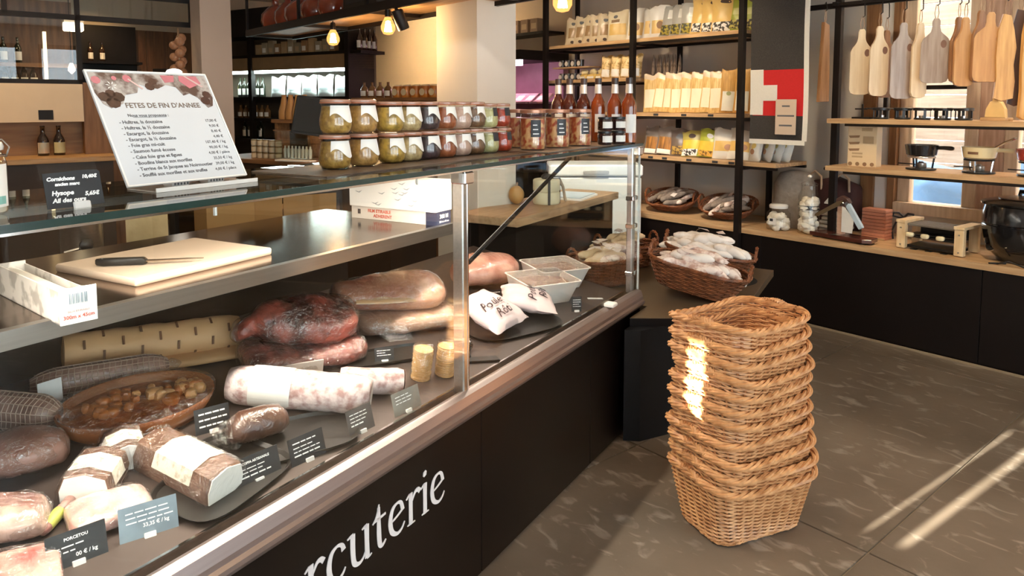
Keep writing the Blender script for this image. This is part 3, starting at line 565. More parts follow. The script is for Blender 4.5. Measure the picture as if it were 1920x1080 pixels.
# ================================================================== INSIDE THE CASE
FD = FA @ T((0, .10, .64)) @ RX(math.degrees(math.atan(SL)))
def V(d): return (d - .10) * math.hypot(1, SL)
def loft(b, secs, seg=20, sq=1.0, n=0, ns=18, seed=0):
    # secs: (x, yc, zc, ry, rz)
    rs = []
    def pw(x): return math.copysign(abs(x) ** sq, x)
    for (x, yc, zc, ry, rz) in secs:
        r = []
        for i in range(seg):
            a = 2 * math.pi * i / seg; y = yc + pw(math.cos(a)) * ry; z = zc + pw(math.sin(a)) * rz
            if n:
                q = (noise.noise(Vector((x * ns, y * ns, z * ns + seed * 5.7))) + .4 * noise.noise(Vector((x * ns * 3, y * ns * 3, z * ns * 3 + seed)))) * n; y += math.cos(a) * q; z += math.sin(a) * q
            r.append((x, y, max(z, .0005)))
        rs.append(r)
    b.rings(rs); return b
def roll(L, r, n=0, seed=0, taper=.75, seg=22, k=14, rz=None):
    rz = rz or r; S = []
    for i in range(k + 1):
        u = i / k; e_ = min(u, 1 - u) / .09; f = taper + (1 - taper) * min(1, max(0, e_)) ** .5; S.append((-L / 2 + L * u, 0, rz * f if False else rz, r * f, rz * f))
    b = MB(); loft(b, [(-L / 2 - .004, 0, rz, r * taper * .5, rz * taper * .5)] + S + [(L / 2 + .004, 0, rz, r * taper * .5, rz * taper * .5)], seg, 1, n, 22, seed); return b
M_wrapred = mat('wrapped_cured_meat', (.40, .085, .055), .35, c2=(.055, .010, .008), scale=11, detail=7, lo=.40, hi=.62, coat=1, cbump=1, bump=.9, bscale=30, coatr=.05)
M_wrapdk = mat('wrapped_dark_meat', (.26, .06, .042), .4, c2=(.045, .010, .008), scale=12, lo=.4, hi=.62, coat=1, cbump=1, bump=.9, bscale=30)
M_ham = mat('wrapped_pale_ham', (.70, .36, .21), .35, c2=(.44, .15, .085), scale=9, detail=7, lo=.38, hi=.62, coat=1, cbump=.7, bump=.6, bscale=26, sss=.1)
M_kraft = mat('kraft_wrap', (.62, .36, .17), .6, c2=(.52, .28, .12), scale=5, bump=.4, bscale=9)
M_kink = mat('dark_brown_ink', (.17, .07, .025), .6)
pr = thing('paper_wrapped_ham', 'long ham rolled in brown paper with small printed marks, at the back of the case', 'meat', FD, (1.35, V(.90), 0), R(-22))
r0 = .060; roll(.52, r0, .006, 1, .86, 26, 18).obj('paper_wrap', M_kraft, pr, smooth=60)
for k in range(9):
    for j, a in enumerate((-30, 8, 42, 74)):
        if (k + j) % 2: continue
        x = -.21 + k * .053; a = R(a); q = MB(); q.X = T((x, -math.cos(a) * r0 * 1.035, r0 + math.sin(a) * r0 * 1.035 )) @ RX(math.degrees(a) * -1) ; q.box(-.0035, .0035, -.0012, .0012, -.014, .014); q.obj('printed_mark', M_kink, pr)
MB().lathe([(0, 0), (r0 * .5, .002), (r0 * .62, 0)], 14, cap=False).obj('paper_twist', M_kraft, pr, None, (-.252, 0, r0), RY(-90))
pf = tag(loft(MB(), [(-.2, 0, .012, .03, .012), (-.1, 0, .016, .045, .015), (.1, 0, .016, .05, .016), (.26, .01, .010, .03, .01)], 16, .8, .004, 20, 2).obj('paper_parcel', M_kraft, None, FD, (1.44, V(.80), 0), R(-19), 45), 'flat brown paper parcel lying in front of the rolled ham', 'parcel')
# netted salami and its neighbour
M_net = mat('netted_salami', (.30, .17, .125), .45, c2=(.17, .085, .06), scale=30, coat=.8, cbump=.5, bump=.3); M_string = mat('pale_net_string', (.42, .29, .22), .6)
def netted(label, F, loc, rot, L, r):
    t = thing('netted_sausage', label, 'sausage', F, loc, rot); 
    prof = lambda u: r * (.45 + .55 * min(1, (min(u, 1 - u) / .16)) ** .6)
    b = MB(); loft(b, [(-L / 2 + L * k / 20, 0, r, prof(k / 20) * .97, prof(k / 20) * .97) for k in range(21)], 20); b.obj('meat', M_net, t, smooth=60)
    nb = MB()
    for k in range(1, 24):
        u = k / 24; rr = prof(u) * 1.0; nb.tube([(-L / 2 + L * u + .003 * math.sin(i * 2), math.cos(i * .4488) * rr, r + math.sin(i * .4488) * rr) for i in range(14)], .0013, 4, True)
    for i in range(14):
        a = i * .4488; nb.tube([(-L / 2 + L * k / 16, math.cos(a) * prof(k / 16), r + math.sin(a) * prof(k / 16)) for k in range(17)], .0015, 4)
    nb.obj('net', M_string, t, smooth=60)
    MB().lathe([(.012, 0), (.02, .012), (.012, .03), (.003, .04)], 10).obj('film_end', M_film, t, None, (L / 2, 0, r), RY(90), smooth=60); return t
netted('brown sausage in string net and film, in front of the paper roll', FD, (1.135, V(.83), 0), R(-20), .36, .043)
netted('dark netted sausage cut by the left edge of the picture', FD, (.86, V(.80), 0), R(-55), .28, .05)
def card(label, s, d, w_, h_, lines, m=None, tilt=62, rz=0, F=None, z=0, foot=True, big=None, cl=None):
    t = thing('price_card', label, 'price card', F or FD, (s, V(d), z), RZ(rz) @ RX(tilt), 'price cards in the deli case')
    w_ *= 1.14; h_ *= 1.14; MB().box(-w_ / 2, w_ / 2, 0, h_, -.0012, 0).obj('card', m or M_slate, t)
    y = h_ * .80
    for body, sz, xo in lines:
        if body: text(body, sz, T((xo * w_, y - sz * .5, .0003)), cl or M_chalk, 'lettering', t, 'CENTER', .0002, .0002)
        else:
            n_ = rnd.randint(3, 5); xx = -w_ * .38
            for k in range(n_):
                l_ = w_ * rnd.uniform(.08, .2)
                if xx + l_ > w_ * .42: break
                MB().box(xx, xx + l_, y - sz * .4, y, .0001, .0006).obj('written_line', cl or M_chalk, t); xx += l_ + w_ * .03
        y -= sz * 1.65
    if foot: MB().box(-.012, .012, -.004, .008, -.004, .006, .001).obj('clip', MC['white_clip'], t)
    return t
def blankcard(label, s, d, w_, h_, z=0):
    t = thing('blank_tag', label, 'tag', FD, (s, V(d), z), RX(78)); MB().box(-w_ / 2, w_ / 2, .03, h_ + .03, -.001, 0).obj('card', mat('grey_white_tag', (.62, .60, .58), .4), t); MB().cyl((0, 0, -.002), (0, .035, -.002), .0025, 6).obj('stem', MC['milky_plastic'], t)
blankcard('plain grey-white tag on a stem, in front of the netted sausage', .965, .765, .062, .075)
# oval dish with diced pieces
dsh = thing('oval_dish', 'oval terracotta dish of orange diced terrine under cling film', 'dish', FD, (1.12, V(.62), 0), R(-8))
rx_, ry_ = .21, .14
def oval(b, prof, cap): b.rings([[(rx_ * f * math.cos(2 * math.pi * i / 32), ry_ * f * math.sin(2 * math.pi * i / 32), z) for i in range(32)] for f, z in prof], cap); return b
oval(MB(), [(.80, 0), (.90, .004), (.97, .03), (1, .056), (.985, .060), (.95, .056), (.90, .030), (.7, .012)], True).obj('dish', mat('terracotta_glaze', (.44, .16, .055), .25, c2=(.30, .10, .035), coat=.6), dsh, smooth=60)
fm = MB(); rs = random.Random(3)
oval(MB(), [(.88, .028), (.90, .036), (.6, .042), (.2, .044)], True).obj('filling', mat('brown_terrine', (.50, .16, .04), .4, c2=(.22, .05, .015), scale=22, coat=.7, bump=.5), dsh, smooth=60)
for k in range(46):
    x = rs.uniform(-.13, .165); y = rs.uniform(-.075, .075) * (1 - (x / .2) ** 2); c_ = rs.uniform(.012, .021)
    pale = x > .0 and rs.random() < .75
    q = MB(); q.blob((0, 0, 0), (c_, c_ * rs.uniform(.7, 1), c_ * .8), 8, 6, .25, 3, k, .7); q.obj('diced_piece', mat('pale_orange_cube', (.95, .50, .20), .4, coat=.5) if pale else mat('dark_orange_cube', (.58, .19, .05), .4, coat=.5), dsh, None, (x, y, .048 + .006 * rs.random()), rs.random() * 3, smooth=50)
fm = MB(); fm.rings([[(rx_ * f * math.cos(2 * math.pi * i / 28), ry_ * f * math.sin(2 * math.pi * i / 28), z + .004 * noise.noise(Vector((math.cos(i * .2244) * 4, f * 4, math.sin(i * .2244) * 4)))) for i in range(28)] for f, z in ((1.02, .05), (1.01, .067), (.8, .076), (.45, .080), (.1, .080))], False); fm.obj('cling_film', M_film, dsh, smooth=60)
def resample(secs, n):
    out = []; m_ = len(secs) - 1
    for i in range(n + 1):
        x = i / n * m_; k = min(m_ - 1, int(x)); t_ = x - k; p = [secs[max(0, k - 1)], secs[k], secs[k + 1], secs[min(m_, k + 2)]]
        out.append(tuple(.5 * (2 * p[1][c] + (p[2][c] - p[0][c]) * t_ + (2 * p[0][c] - 5 * p[1][c] + 4 * p[2][c] - p[3][c]) * t_ ** 2 + (-p[0][c] + 3 * p[1][c] - 3 * p[2][c] + p[3][c]) * t_ ** 3) for c in range(5)))
    return [(a, b, c, max(.004, d), max(.004, e_)) for a, b, c, d, e_ in out]
# dark cured pieces
def lump(name, label, cat, s, d, z, rot, secs, m, sq=.85, n=.01, seed=1, F=None, film=False, sub=None):
    t = thing(name, label, cat, F or FD, (s, V(d), z), rot); S_ = resample(secs, 26); loft(MB(), S_, 36, sq, n, 12, seed).obj('meat', m, t, smooth=60)
    if film:
        b = MB(); loft(b, [(x * 1.015, yc, zc * 1.01, ry * 1.03 + .002, rz * 1.03 + .002) for x, yc, zc, ry, rz in S_], 40, sq, film, 34, seed + 3); b.obj('film', M_film, t, smooth=70)
    return t
S = [(-.20, 0, .03, .012, .012), (-.185, 0, .035, .03, .025), (-.15, 0, .05, .028, .03), (-.125, 0, .055, .05, .045), (-.07, 0, .058, .085, .055), (.02, 0, .058, .10, .058), (.10, 0, .056, .098, .055), (.165, .0, .052, .075, .05), (.172, 0, .05, .06, .04)]
t = lump('cured_ham', 'dark red cured ham tightly wrapped in film, on top of another piece', 'meat', 1.70, .635, .070, RZ(-24) @ RX(6) @ Matrix.Scale(1.1, 4), S, M_wrapred, .8, .016, 2, film=.010)
q = MB(); loft(q, [(.02, -.052, .050, .035, .012), (.06, -.056, .052, .045, .022), (.12, -.052, .05, .038, .02), (.155, -.045, .048, .02, .012)], 14, 1, .004, 20, 4); q.obj('cut_face', mat('ruby_cut_meat', (.24, .04, .04), .3, coat=1, cbump=.6, var=.4), t, smooth=60)
MB().tube([(-.165, math.cos(i * .5236) * .033, .045 + math.sin(i * .5236) * .03) for i in range(12)], .003, 5, True).obj('tied_end', M_film, t, smooth=60)
S2 = [(-.2, 0, .03, .05, .022), (-.17, 0, .034, .09, .034), (-.05, 0, .034, .11, .034), (.10, 0, .034, .105, .034), (.18, 0, .032, .08, .032), (.2, 0, .03, .05, .02)]
t = lump('cured_ham', 'flat dark cured ham in wrinkled film, underneath the larger red one', 'meat', 1.69, .585, 0, RZ(-22) @ Matrix.Scale(1.06, 4), S2, M_wrapdk, .7, .012, 5, film=.009)
MB().box(-.19, .02, -.118, -.112, .004, .05).obj('fat_edge', mat('greyish_fat', (.52, .45, .40), .35, coat=1, cbump=.6), t)
S3 = [(-.20, .02, .03, .03, .02), (-.18, .01, .04, .055, .035), (-.08, .0, .045, .075, .043), (.05, -.005, .05, .09, .048), (.14, -.005, .05, .09, .045), (.185, 0, .045, .065, .035), (.2, 0, .04, .04, .02)]
t = lump('dried_ham', 'pale orange boned ham slab with a hollow along its face, lying on top', 'meat', 2.165, .625, .080, RZ(-26) @ RX(14) @ Matrix.Scale(1.14, 4), S3, M_ham, .85, .010, 7, film=.005)
q = MB(); loft(q, [(-.15, -.052, .055, .018, .006), (-.05, -.060, .062, .03, .012), (.05, -.062, .064, .034, .012), (.13, -.058, .06, .02, .006)], 14, 1, .002, 20, 4); q.obj('hollow_ridge', mat('amber_fat', (.72, .42, .20), .3, coat=1), t, smooth=60)
S4 = [(-.2, .01, .03, .04, .025), (-.16, 0, .034, .08, .033), (0, 0, .036, .095, .035), (.13, 0, .036, .095, .034), (.185, 0, .033, .07, .028), (.2, 0, .03, .04, .015)]
t = lump('dried_ham', 'boned ham slab with pale rind and clear wrap, under the other orange one', 'meat', 2.19, .545, 0, RZ(-24) @ Matrix.Scale(1.08, 4), S4, mat('rind_ham', (.56, .34, .22), .35, c2=(.40, .22, .15), coat=1, cbump=.7), .75, .010, 9, film=.007)
MB().add([(-.2, -.08, .05), (-.05, -.105, .05), (-.03, -.13, .004), (-.12, -.12, .003)], [(0, 1, 2, 3)]).obj('film_flap', M_film, t)
# white floury salami logs
M_flour = mat('floury_salami', (.60, .48, .46), .7, c2=(.33, .19, .175), scale=34, detail=6, lo=.36, hi=.56, bump=.5, bscale=40, coat=.4, cbump=.6)
t = thing('salami_log', 'thick white floury salami log, the largest in the case', 'salami', FD, (1.465, V(.36), 0), R(-54)); roll(.42, .058, .004, 3, .8, 24, 16).obj('salami', M_flour, t, smooth=60)
MB().lathe([(0, .001), (.033, .0015), (.046, 0)], 20, cap=False).obj('cut_end', mat('grey_rind_end', (.60, .52, .48), .6, var=.4, scale=40), t, None, (.2145, 0, .058), RY(90), smooth=60)
MB().lathe([(.0595, -.06), (.0605, -.04), (.0605, .04), (.0595, .06)], 24, cap=False).obj('paper_band', mat('bright_paper_band', (.80, .77, .73), .5), t, None, (-.08, 0, .059), RY(90), smooth=60)
t = thing('salami_log', 'shorter salami with marbled cut end beside the large floury log', 'salami', FD, (1.685, V(.27), 0), R(-46)); roll(.20, .042, .003, 4, .9, 22, 10).obj('salami', M_flour, t, smooth=60)
MB().lathe([(0, .002), (.036, .002), (.039, 0)], 20, cap=False).obj('cut_face', mat('marbled_cut', (.62, .46, .40), .5, c2=(.30, .14, .11), scale=45, detail=2, lo=.4, hi=.6), t, None, (.1035, 0, .042), RY(90), smooth=60)
# dark short sausage on a black tray
M_tray = mat('black_tray', (.02, .017, .015), .3, var=.2)
def tray(label, s, d, w_, l_, rot, z=0, m=None, h=.014):
    t = thing('display_tray', label, 'tray', FD, (s, V(d), z), rot); b = MB(); P = [(w_ / 2 * math.copysign(abs(math.cos(a)) ** .5, math.cos(a)), l_ / 2 * math.copysign(abs(math.sin(a)) ** .5, math.sin(a))) for a in [2 * math.pi * i / 28 for i in range(28)]]
    b.rings([[(p[0] * f, p[1] * f, zz) for p in P] for f, zz in ((.9, .0), (.94, .003), (1, h), (.975, h), (.92, .005), (.4, .004))]); b.obj('tray', m or M_tray, t, smooth=40); return t
tray('long black tray under the short dark sausage', 1.30, .25, .44, .20, R(-20))
t = thing('dark_sausage', 'short fat dark sausage in loose film, in front of the big salami', 'sausage', FD, (1.27, V(.31), .006), R(-16))
S5 = [(-.085, 0, .03, .012, .012), (-.078, 0, .035, .034, .03), (-.045, 0, .042, .045, .042), (.02, 0, .042, .047, .042), (.06, 0, .04, .042, .039), (.08, 0, .036, .025, .025), (.084, 0, .034, .01, .01)]
loft(MB(), S5, 22, 1, .004, 16, 2).obj('meat', mat('dark_brown_sausage', (.115, .05, .03), .35, c2=(.05, .02, .012), scale=14, coat=1, cbump=.7), t, smooth=60)
q = MB(); q.tube([(-.10, .03, .02), (-.085, 0, .035), (-.07, -.02, .045)], [.02, .036, .044], 14); q.obj('film_wrap', M_film, t, smooth=60)
# wrapped pates
M_pate = mat('brown_pate', (.24, .13, .085), .4, c2=(.15, .075, .05), scale=16, coat=1, cbump=.7); M_lace = mat('printed_lace_label', (.88, .84, .72), .6, c2=(.60, .53, .42), scale=60, detail=2, lo=.36, hi=.5); M_cutw = mat('white_fat_end', (.92, .88, .82), .4, var=.05, coat=1, cbump=.4)
def pate(label, s, d, rot, w_, l_, h_, z=0, F=None):
    t = thing('wrapped_pate', label, 'pate', FD, (s, V(d), z), rot)
    P = [(-w_ / 2, 0), (w_ / 2, 0), (w_ / 2 + .004, h_ * .5), (w_ / 2 - .006, h_), (0, h_ + .012), (-w_ / 2 + .006, h_), (-w_ / 2 - .004, h_ * .5)]
    b = MB(); b.X = T((0, -l_ / 2, 0)) @ RX(90) @ Matrix.Scale(1, 4); b.X = T((0, l_ / 2, 0)) @ RX(90); b.prism(P, 0, l_, .004); b.obj('block', M_pate, t, smooth=35)
    b = MB(); b.X = T((0, l_ * .22, 0)) @ RX(90); b.rings([[(p[0] * 1.02, p[1] * 1.02, zz) for p in P[2:] + P[:0]] for zz in (0, l_ * .5)], False, False); b.obj('label', M_lace, t, smooth=50)
    b = MB(); b.X = T((0, -l_ / 2 - .0002, .002)) @ RX(90); b.prism([(p[0] * .93, p[1] * .93) for p in P], 0, .003); b.obj('cut_end', M_cutw, t)
    b = MB(); b.X = T((0, -l_ / 2 - .004, 0)) @ RX(90); b.rings([[(p[0] * f, p[1] * f, -zz) for p in P] for f, zz in ((1.06, -.004), (1.07, .03), (1.06, l_ + .01))], False); b.obj('film', M_film, t, smooth=40); return t
pate('half block of pate with white cut end and patterned label, nearest in the row', .88, .405, R(-50), .105, .12, .066)
pate('long wrapped pate with patterned label lying beside the half block', 1.045, .295, R(6), .105, .26, .070)
pate('wrapped pate with patterned label partly behind the half block', .985, .465, R(-20), .09, .10, .060)
tray('black oval tray under the long wrapped pate', 1.10, .22, .34, .22, R(10))
# hams, vacuum packs and bacon at the lower left
M_pinkham = mat('pink_cooked_ham', (.46, .245, .19), .4, c2=(.32, .14, .10), scale=9, coat=1, cbump=.5, sss=.1)
lump('ham_joint', 'small pinkish ham joint with a dark hollow, left of the pates', 'meat', .815, .60, 0, R(-20), [(-.10, 0, .03, .02, .02), (-.08, 0, .04, .05, .038), (0, 0, .045, .07, .044), (.07, 0, .04, .05, .038), (.095, 0, .03, .02, .02)], M_pinkham, .9, .010, 11, film=.006)
lump('ham_joint', 'dark pink ham joint at the left edge behind the sausage pack', 'meat', .575, .67, 0, R(-10), [(-.16, 0, .03, .03, .02), (-.1, 0, .04, .07, .04), (.02, 0, .045, .085, .045), (.1, 0, .04, .06, .04), (.14, 0, .03, .02, .02)], mat('wine_ham', (.34, .12, .09), .4, c2=(.20, .055, .04), coat=1, cbump=.6), .9, .01, 12)
M_vac = mat('vacuum_pack', (.50, .34, .28), .3, c2=(.26, .10, .085), scale=12, lo=.35, hi=.62, coat=1, cbump=1, bump=.4, bscale=14)
lump('vacuum_pack', 'silvery vacuum-packed sausage cut by the left edge', 'packet', .635, .435, 0, R(-32), [(-.14, 0, .02, .05, .01), (-.12, 0, .03, .06, .03), (.05, 0, .032, .062, .032), (.12, 0, .028, .055, .027), (.145, 0, .015, .04, .008)], M_vac, .8, .010, 13, film=.009)
M_bacon = mat('pink_bacon', (.74, .36, .30), .35, c2=(.50, .10, .09), scale=11, detail=2, lo=.38, hi=.58, coat=1, cbump=.6)
lump('bacon_pack', 'pack of bright pink bacon behind the lowest price card', 'packet', .60, .245, 0, R(-22), [(-.16, 0, .012, .05, .006), (-.14, 0, .02, .07, .019), (.08, 0, .02, .07, .02), (.11, 0, .012, .05, .006)], M_bacon, .7, .006, 14, film=.006)
lump('bacon_pack', 'small pack of pale pink bacon with a red slice, behind the blue card', 'packet', .855, .285, 0, R(-15), [(-.09, 0, .012, .04, .006), (-.07, 0, .02, .055, .02), (.05, 0, .022, .055, .022), (.08, 0, .012, .04, .008)], mat('pale_bacon', (.80, .52, .46), .35, c2=(.62, .20, .17), scale=14, lo=.3, hi=.5, coat=1, cbump=.6), .7, .006, 15, film=.006)
t = thing('herb_sausage', 'thin sausage pack with lime green label, between the packs and the half block', 'packet', FD, (.775, V(.36), .0), R(34)); roll(.12, .013, .002, 3, .8, 14, 8).obj('sausage', M_vac, t, smooth=60)
MB().lathe([(.0138, 0), (.0142, .03), (.0138, .05)], 14, cap=False).obj('green_label', mat('lime_label', (.52, .58, .12), .45, c2=(.38, .42, .08), scale=40), t, None, (-.045, 0, .0135), RY(90), smooth=60)
card('bluish price card lying against the pale bacon', .872, .172, .105, .062, [('', .006, 0), ('', .006, 0), ('', .006, 0), ('33,35 € / kg', .011, .12)], mat('blue_grey_card', (.22, .28, .33), .3, c2=(.12, .15, .18), scale=12), 60, -18)
card('slate price card reading PORCETOU in the bottom left corner', .735, .20, .098, .060, [('PORCETOU', .0085, 0), ('', .006, 0), ('', .006, 0), ('00 € / kg', .011, .15)], None, 62, -12)
card('slate price card reading COPPA ARTISANALE in front of the black tray', 1.155, .158, .115, .060, [('COPPA ARTISANALE', .0085, 0), ('', .005, 0), ('', .006, 0), ('', .008, 0)], None, 62, -6)
card('slate price card below the big salami, with a cut lower corner', 1.30, .135, .098, .062, [('', .0075, 0), ('', .006, 0), ('', .006, 0), ('', .0085, 0)], None, 64, -6)
card('slate price card under the short marbled salami', 1.50, .13, .085, .064, [('', .006, 0), ('', .006, 0), ('', .006, 0), ('', .009, 0)], mat('grey_slate_card', (.11, .095, .09), .35, var=.3, scale=10), 64, -4)
card('glaring pale price card nearest the steel post', 1.685, .112, .105, .060, [('', .006, 0), ('', .006, 0), ('', .006, 0)], mat('pale_glossy_card', (.34, .31, .27), .15, c2=(.2, .18, .16), scale=8), 66, -4)
card('handwritten black price card behind the short dark sausage', 1.215, .42, .085, .060, [('', .010, 0), ('', .010, 0), ('', .010, 0)], None, 66, -14)
card('tiny slate price card in front of the boned hams', 1.885, .385, .062, .045, [('', .005, 0), ('', .005, 0), ('', .005, 0)], None, 60, -30)
tray('low black tray beside the boned hams', 1.92, .40, .34, .12, R(-22))
# crackers in two cellophane stacks
M_crk = mat('golden_cracker', (.70, .44, .19), .6, c2=(.52, .29, .10), scale=30, bump=.2)
cme = MB().lathe([(.0, 0), (.030, 0), (.034, .002), (.034, .004), (.030, .006), (0, .006)], 14, cap=False).mesh('cracker', M_crk, 40)
for k, (s_, d, n_, tx) in enumerate(((1.885, .225, 17, 'left cellophane stack of round golden crackers by the post'), (1.968, .185, 17, 'right cellophane stack of round golden crackers by the post'))):
    t = thing('cracker_stack', tx, 'crackers', FD, (s_, V(d), 0), 0)
    for i in range(n_): link('cracker', cme, t, None, (rs.uniform(-.002, .002), rs.uniform(-.002, .002), .001 + i * .0063), RX(rs.uniform(-4, 4)))
    MB().lathe([(.037, 0), (.037, .115), (.02, .125)], 16, cap=False).obj('cellophane', M_film, t, smooth=60)
# ------------------------------------------------------------------ right-hand section
lump('cooked_ham', 'large pink cooked ham behind the roast chicken bags', 'meat', 2.90, .63, 0, R(-18), [(-.18, 0, .05, .03, .03), (-.16, 0, .06, .08, .055), (-.05, 0, .07, .11, .07), (.07, 0, .07, .11, .07), (.14, 0, .065, .085, .06), (.165, 0, .05, .04, .035)], mat('rosy_ham', (.66, .36, .27), .4, c2=(.40, .15, .105), scale=11, detail=7, lo=.36, hi=.62, coat=.9, cbump=.5, sss=.1), .85, .008, 21)
M_mtray = mat('milky_tray', (.80, .72, .66), .35, var=.05, sss=.1)
def food_tray(label, s, d, rot, fill):
    t = thing('food_tray', label, 'food tray', FD, (s, V(d), 0), rot); w_, l_, h_ = .31, .20, .105; b = MB()
    def rr(w2, l2, z, r_=.02): return [(sx * (w2 / 2 - r_) + r_ * math.cos(a), sy * (l2 / 2 - r_) + r_ * math.sin(a), z) for sx, sy, a0 in ((1, 1, 0), (-1, 1, 90), (-1, -1, 180), (1, -1, 270)) for a in [R(a0 + 22.5 * k) for k in range(5)]]
    b.rings([rr(w_ * .82, l_ * .78, 0), rr(w_, l_, h_), rr(w_ + .012, l_ + .012, h_), rr(w_ + .012, l_ + .012, h_ + .003), rr(w_ - .006, l_ - .006, h_ + .003), rr(w_ * .82, l_ * .78, .006)]); b.obj('tray', M_mtray, t, smooth=40)
    b = MB(); b.rings([rr(w_ * .84, l_ * .82, .02), rr(w_ * .95, l_ * .93, .080), rr(w_ * .5, l_ * .5, .090, .01)]); b.obj('filling', fill, t, smooth=50)
    b = MB(); b.rings([rr(w_, l_, h_ + .0035), rr(w_ * .2, l_ * .2, h_ + .002, .004)]); b.obj('film_lid', M_film, t, smooth=50); return t
M_terr = mat('pinkish_terrine', (.60, .36, .26), .45, c2=(.44, .22, .14), scale=14, coat=.6)
food_tray('white food tray of pink terrine, nearer one of the two', 2.93, .335, R(-22), M_terr)
food_tray('white food tray of pink terrine, farther one of the two', 3.165, .395, R(-22), M_terr)
M_bag = mat('greaseproof_paper', (.74, .60, .59), .55, c2=(.62, .47, .47), scale=9, bump=.6, bscale=7)
def chick(label, s, d, rot, seed, F=None, z=.01):
    t = thing('roast_chicken_bag', label, 'paper bag', FD, (s, V(d), z), rot); b = MB(); n_ = 18; m_ = 14; Vv = []; Fs = []; w_, l_ = .265, .235
    for side in (1, -1):
        for j in range(m_ + 1):
            for i in range(n_ + 1):
                u = i / n_; v = j / m_; edge = min(u, 1 - u, v, 1 - v)
                wig = 1 + .07 * noise.noise(Vector((u * 5, v * 5, seed))); bul = .046 * math.sin(math.pi * u) ** .5 * math.sin(math.pi * v) ** .5
                x = (u - .5) * w_ * wig * (1 - .28 * max(0, v - .5)); y = (v - .5) * l_ * wig; z_ = .046 + side * bul + .007 * noise.noise(Vector((u * 9 + seed, v * 9, side))) * min(1, edge * 8)
                Vv.append((x, y, max(.001, z_)))
    o = (n_ + 1) * (m_ + 1)
    for j in range(m_):
        for i in range(n_): a = j * (n_ + 1) + i; Fs.append((a, a + 1, a + n_ + 2, a + n_ + 1)); Fs.append((o + a, o + a + n_ + 1, o + a + n_ + 2, o + a + 1))
    b.add(Vv, Fs); bo = b.obj('bag', M_bag, t, smooth=80)
    # printed words draped on the bag
    for body, x, y in (('Poulet', -.105, -.020), ('Rôti', -.065, -.075)):
        tx_ = text(body, .058, T((0, 0, 0)), mat('dark_violet_ink', (.10, .06, .07), .6), 'printing', t, 'LEFT', .0004, .0002, 1, .25)
        for vtx in tx_.data.vertices:
            X_, Y_ = vtx.co.x + x, vtx.co.y + y; u = min(1, max(0, X_ / w_ + .5)); v = min(1, max(0, Y_ / l_ + .5))
            vtx.co = Vector((X_, Y_, .0535 + .046 * math.sin(math.pi * u) ** .5 * math.sin(math.pi * v) ** .5 + .007 * noise.noise(Vector((u * 9 + seed, v * 9, 1)))))
    return t
chick('white paper bag printed Poulet Rôti, in front and nearest the post', 2.445, .32, RZ(2) @ RX(16), 3.1, z=.03)
chick('white paper bag printed Poulet Rôti, leaning behind the nearer bag', 2.735, .305, RZ(38) @ RX(6), 8.4, z=.012)
tray('black oval tray under the roast chicken bags', 2.54, .285, .50, .31, R(-16))
t = thing('tray_lid', 'black plastic lid handle lying near the steel post', 'lid', FD, (2.15, V(.155), 0), R(-35)); MB().box(-.075, .075, -.018, .018, 0, .01, .004).obj('strip', M_blackpl, t, smooth=40); MB().lathe([(.02, 0), (.024, .004), (.02, .012)], 14).obj('knob', M_blackpl, t, None, (-.05, .03, .002), 0, 50)
card('tiny black price card in front of the nearer food tray', 2.915, .135, .045, .060, [('', .006, 0), ('', .006, 0), ('', .006, 0), ('', .006, 0)], None, 74, -35)
card('tiny black price card between the ham and the chicken bags', 2.735, .46, .055, .04, [('', .006, 0), ('', .006, 0), ('', .006, 0)], None, 70, -25)
t = thing('card_stand', 'empty clear plastic card stand on the deck near the end glass', 'card stand', FD, (3.15, V(.15), 0), R(-40)); MB().box(-.04, .04, -.006, .006, 0, .004).obj('foot', MC['white_clip'], t); MB().box(-.012, .012, -.002, .002, .004, .05).obj('fin', M_jar, t)
t = thing('foil_ball', 'crumpled dark foil bundle at the foot of the steel post', 'bundle', FD, (2.18, V(.245), 0), 0); MB().blob((0, 0, .025), (.03, .025, .028), 14, 10, .5, 4, 5, 1, 0).obj('foil', mat('dark_foil', (.3, .26, .24), .25, .9, var=.7, scale=20), t)
# ================================================================== SIDE TABLE AND BASKETS
M_tabletop = mat('bronze_laminate', (.11, .075, .045), .35, var=.2, scale=3); M_tbase = mat('blue_black_panel', (.007, .006, .007), .4, var=.2, spec=.3)
tb = thing('side_table', 'low dark side table at the end of the deli case, carrying baskets', 'table', FA, (0, 0, 0))
poly = [(3.155, .025), (3.42, -.469), (4.54, -.41), (4.56, .72), (3.385, .72), (3.385, .025)]
MB().prism([(3.155, -.03), (3.42, -.469), (4.54, -.41), (4.56, .72), (3.385, .72), (3.385, -.03)], .54, .58, .002).obj('top', M_tabletop, tb)
MB().prism([(3.154, -.031), (3.419, -.472), (3.422, -.469), (3.158, -.027)], .539, .577).obj('edge_band', M_tbase, tb)
MB().prism([(3.09, -.03), (3.12, -.10), (3.50, -.34), (4.45, -.30), (4.45, .7), (3.40, .7), (3.40, -.03)], 0, .539).obj('base', M_tbase, tb)
MB().lathe([(0, .001), (.15, .001), (.152, .0)], 32, cap=False, sy=.85).obj('hole_shade_disc', mat('hole_shade_black', (.004, .004, .004), .9), tb, None, (4.16, -.265, .5795))  # flat black disc, the dark inside of the hole is painted
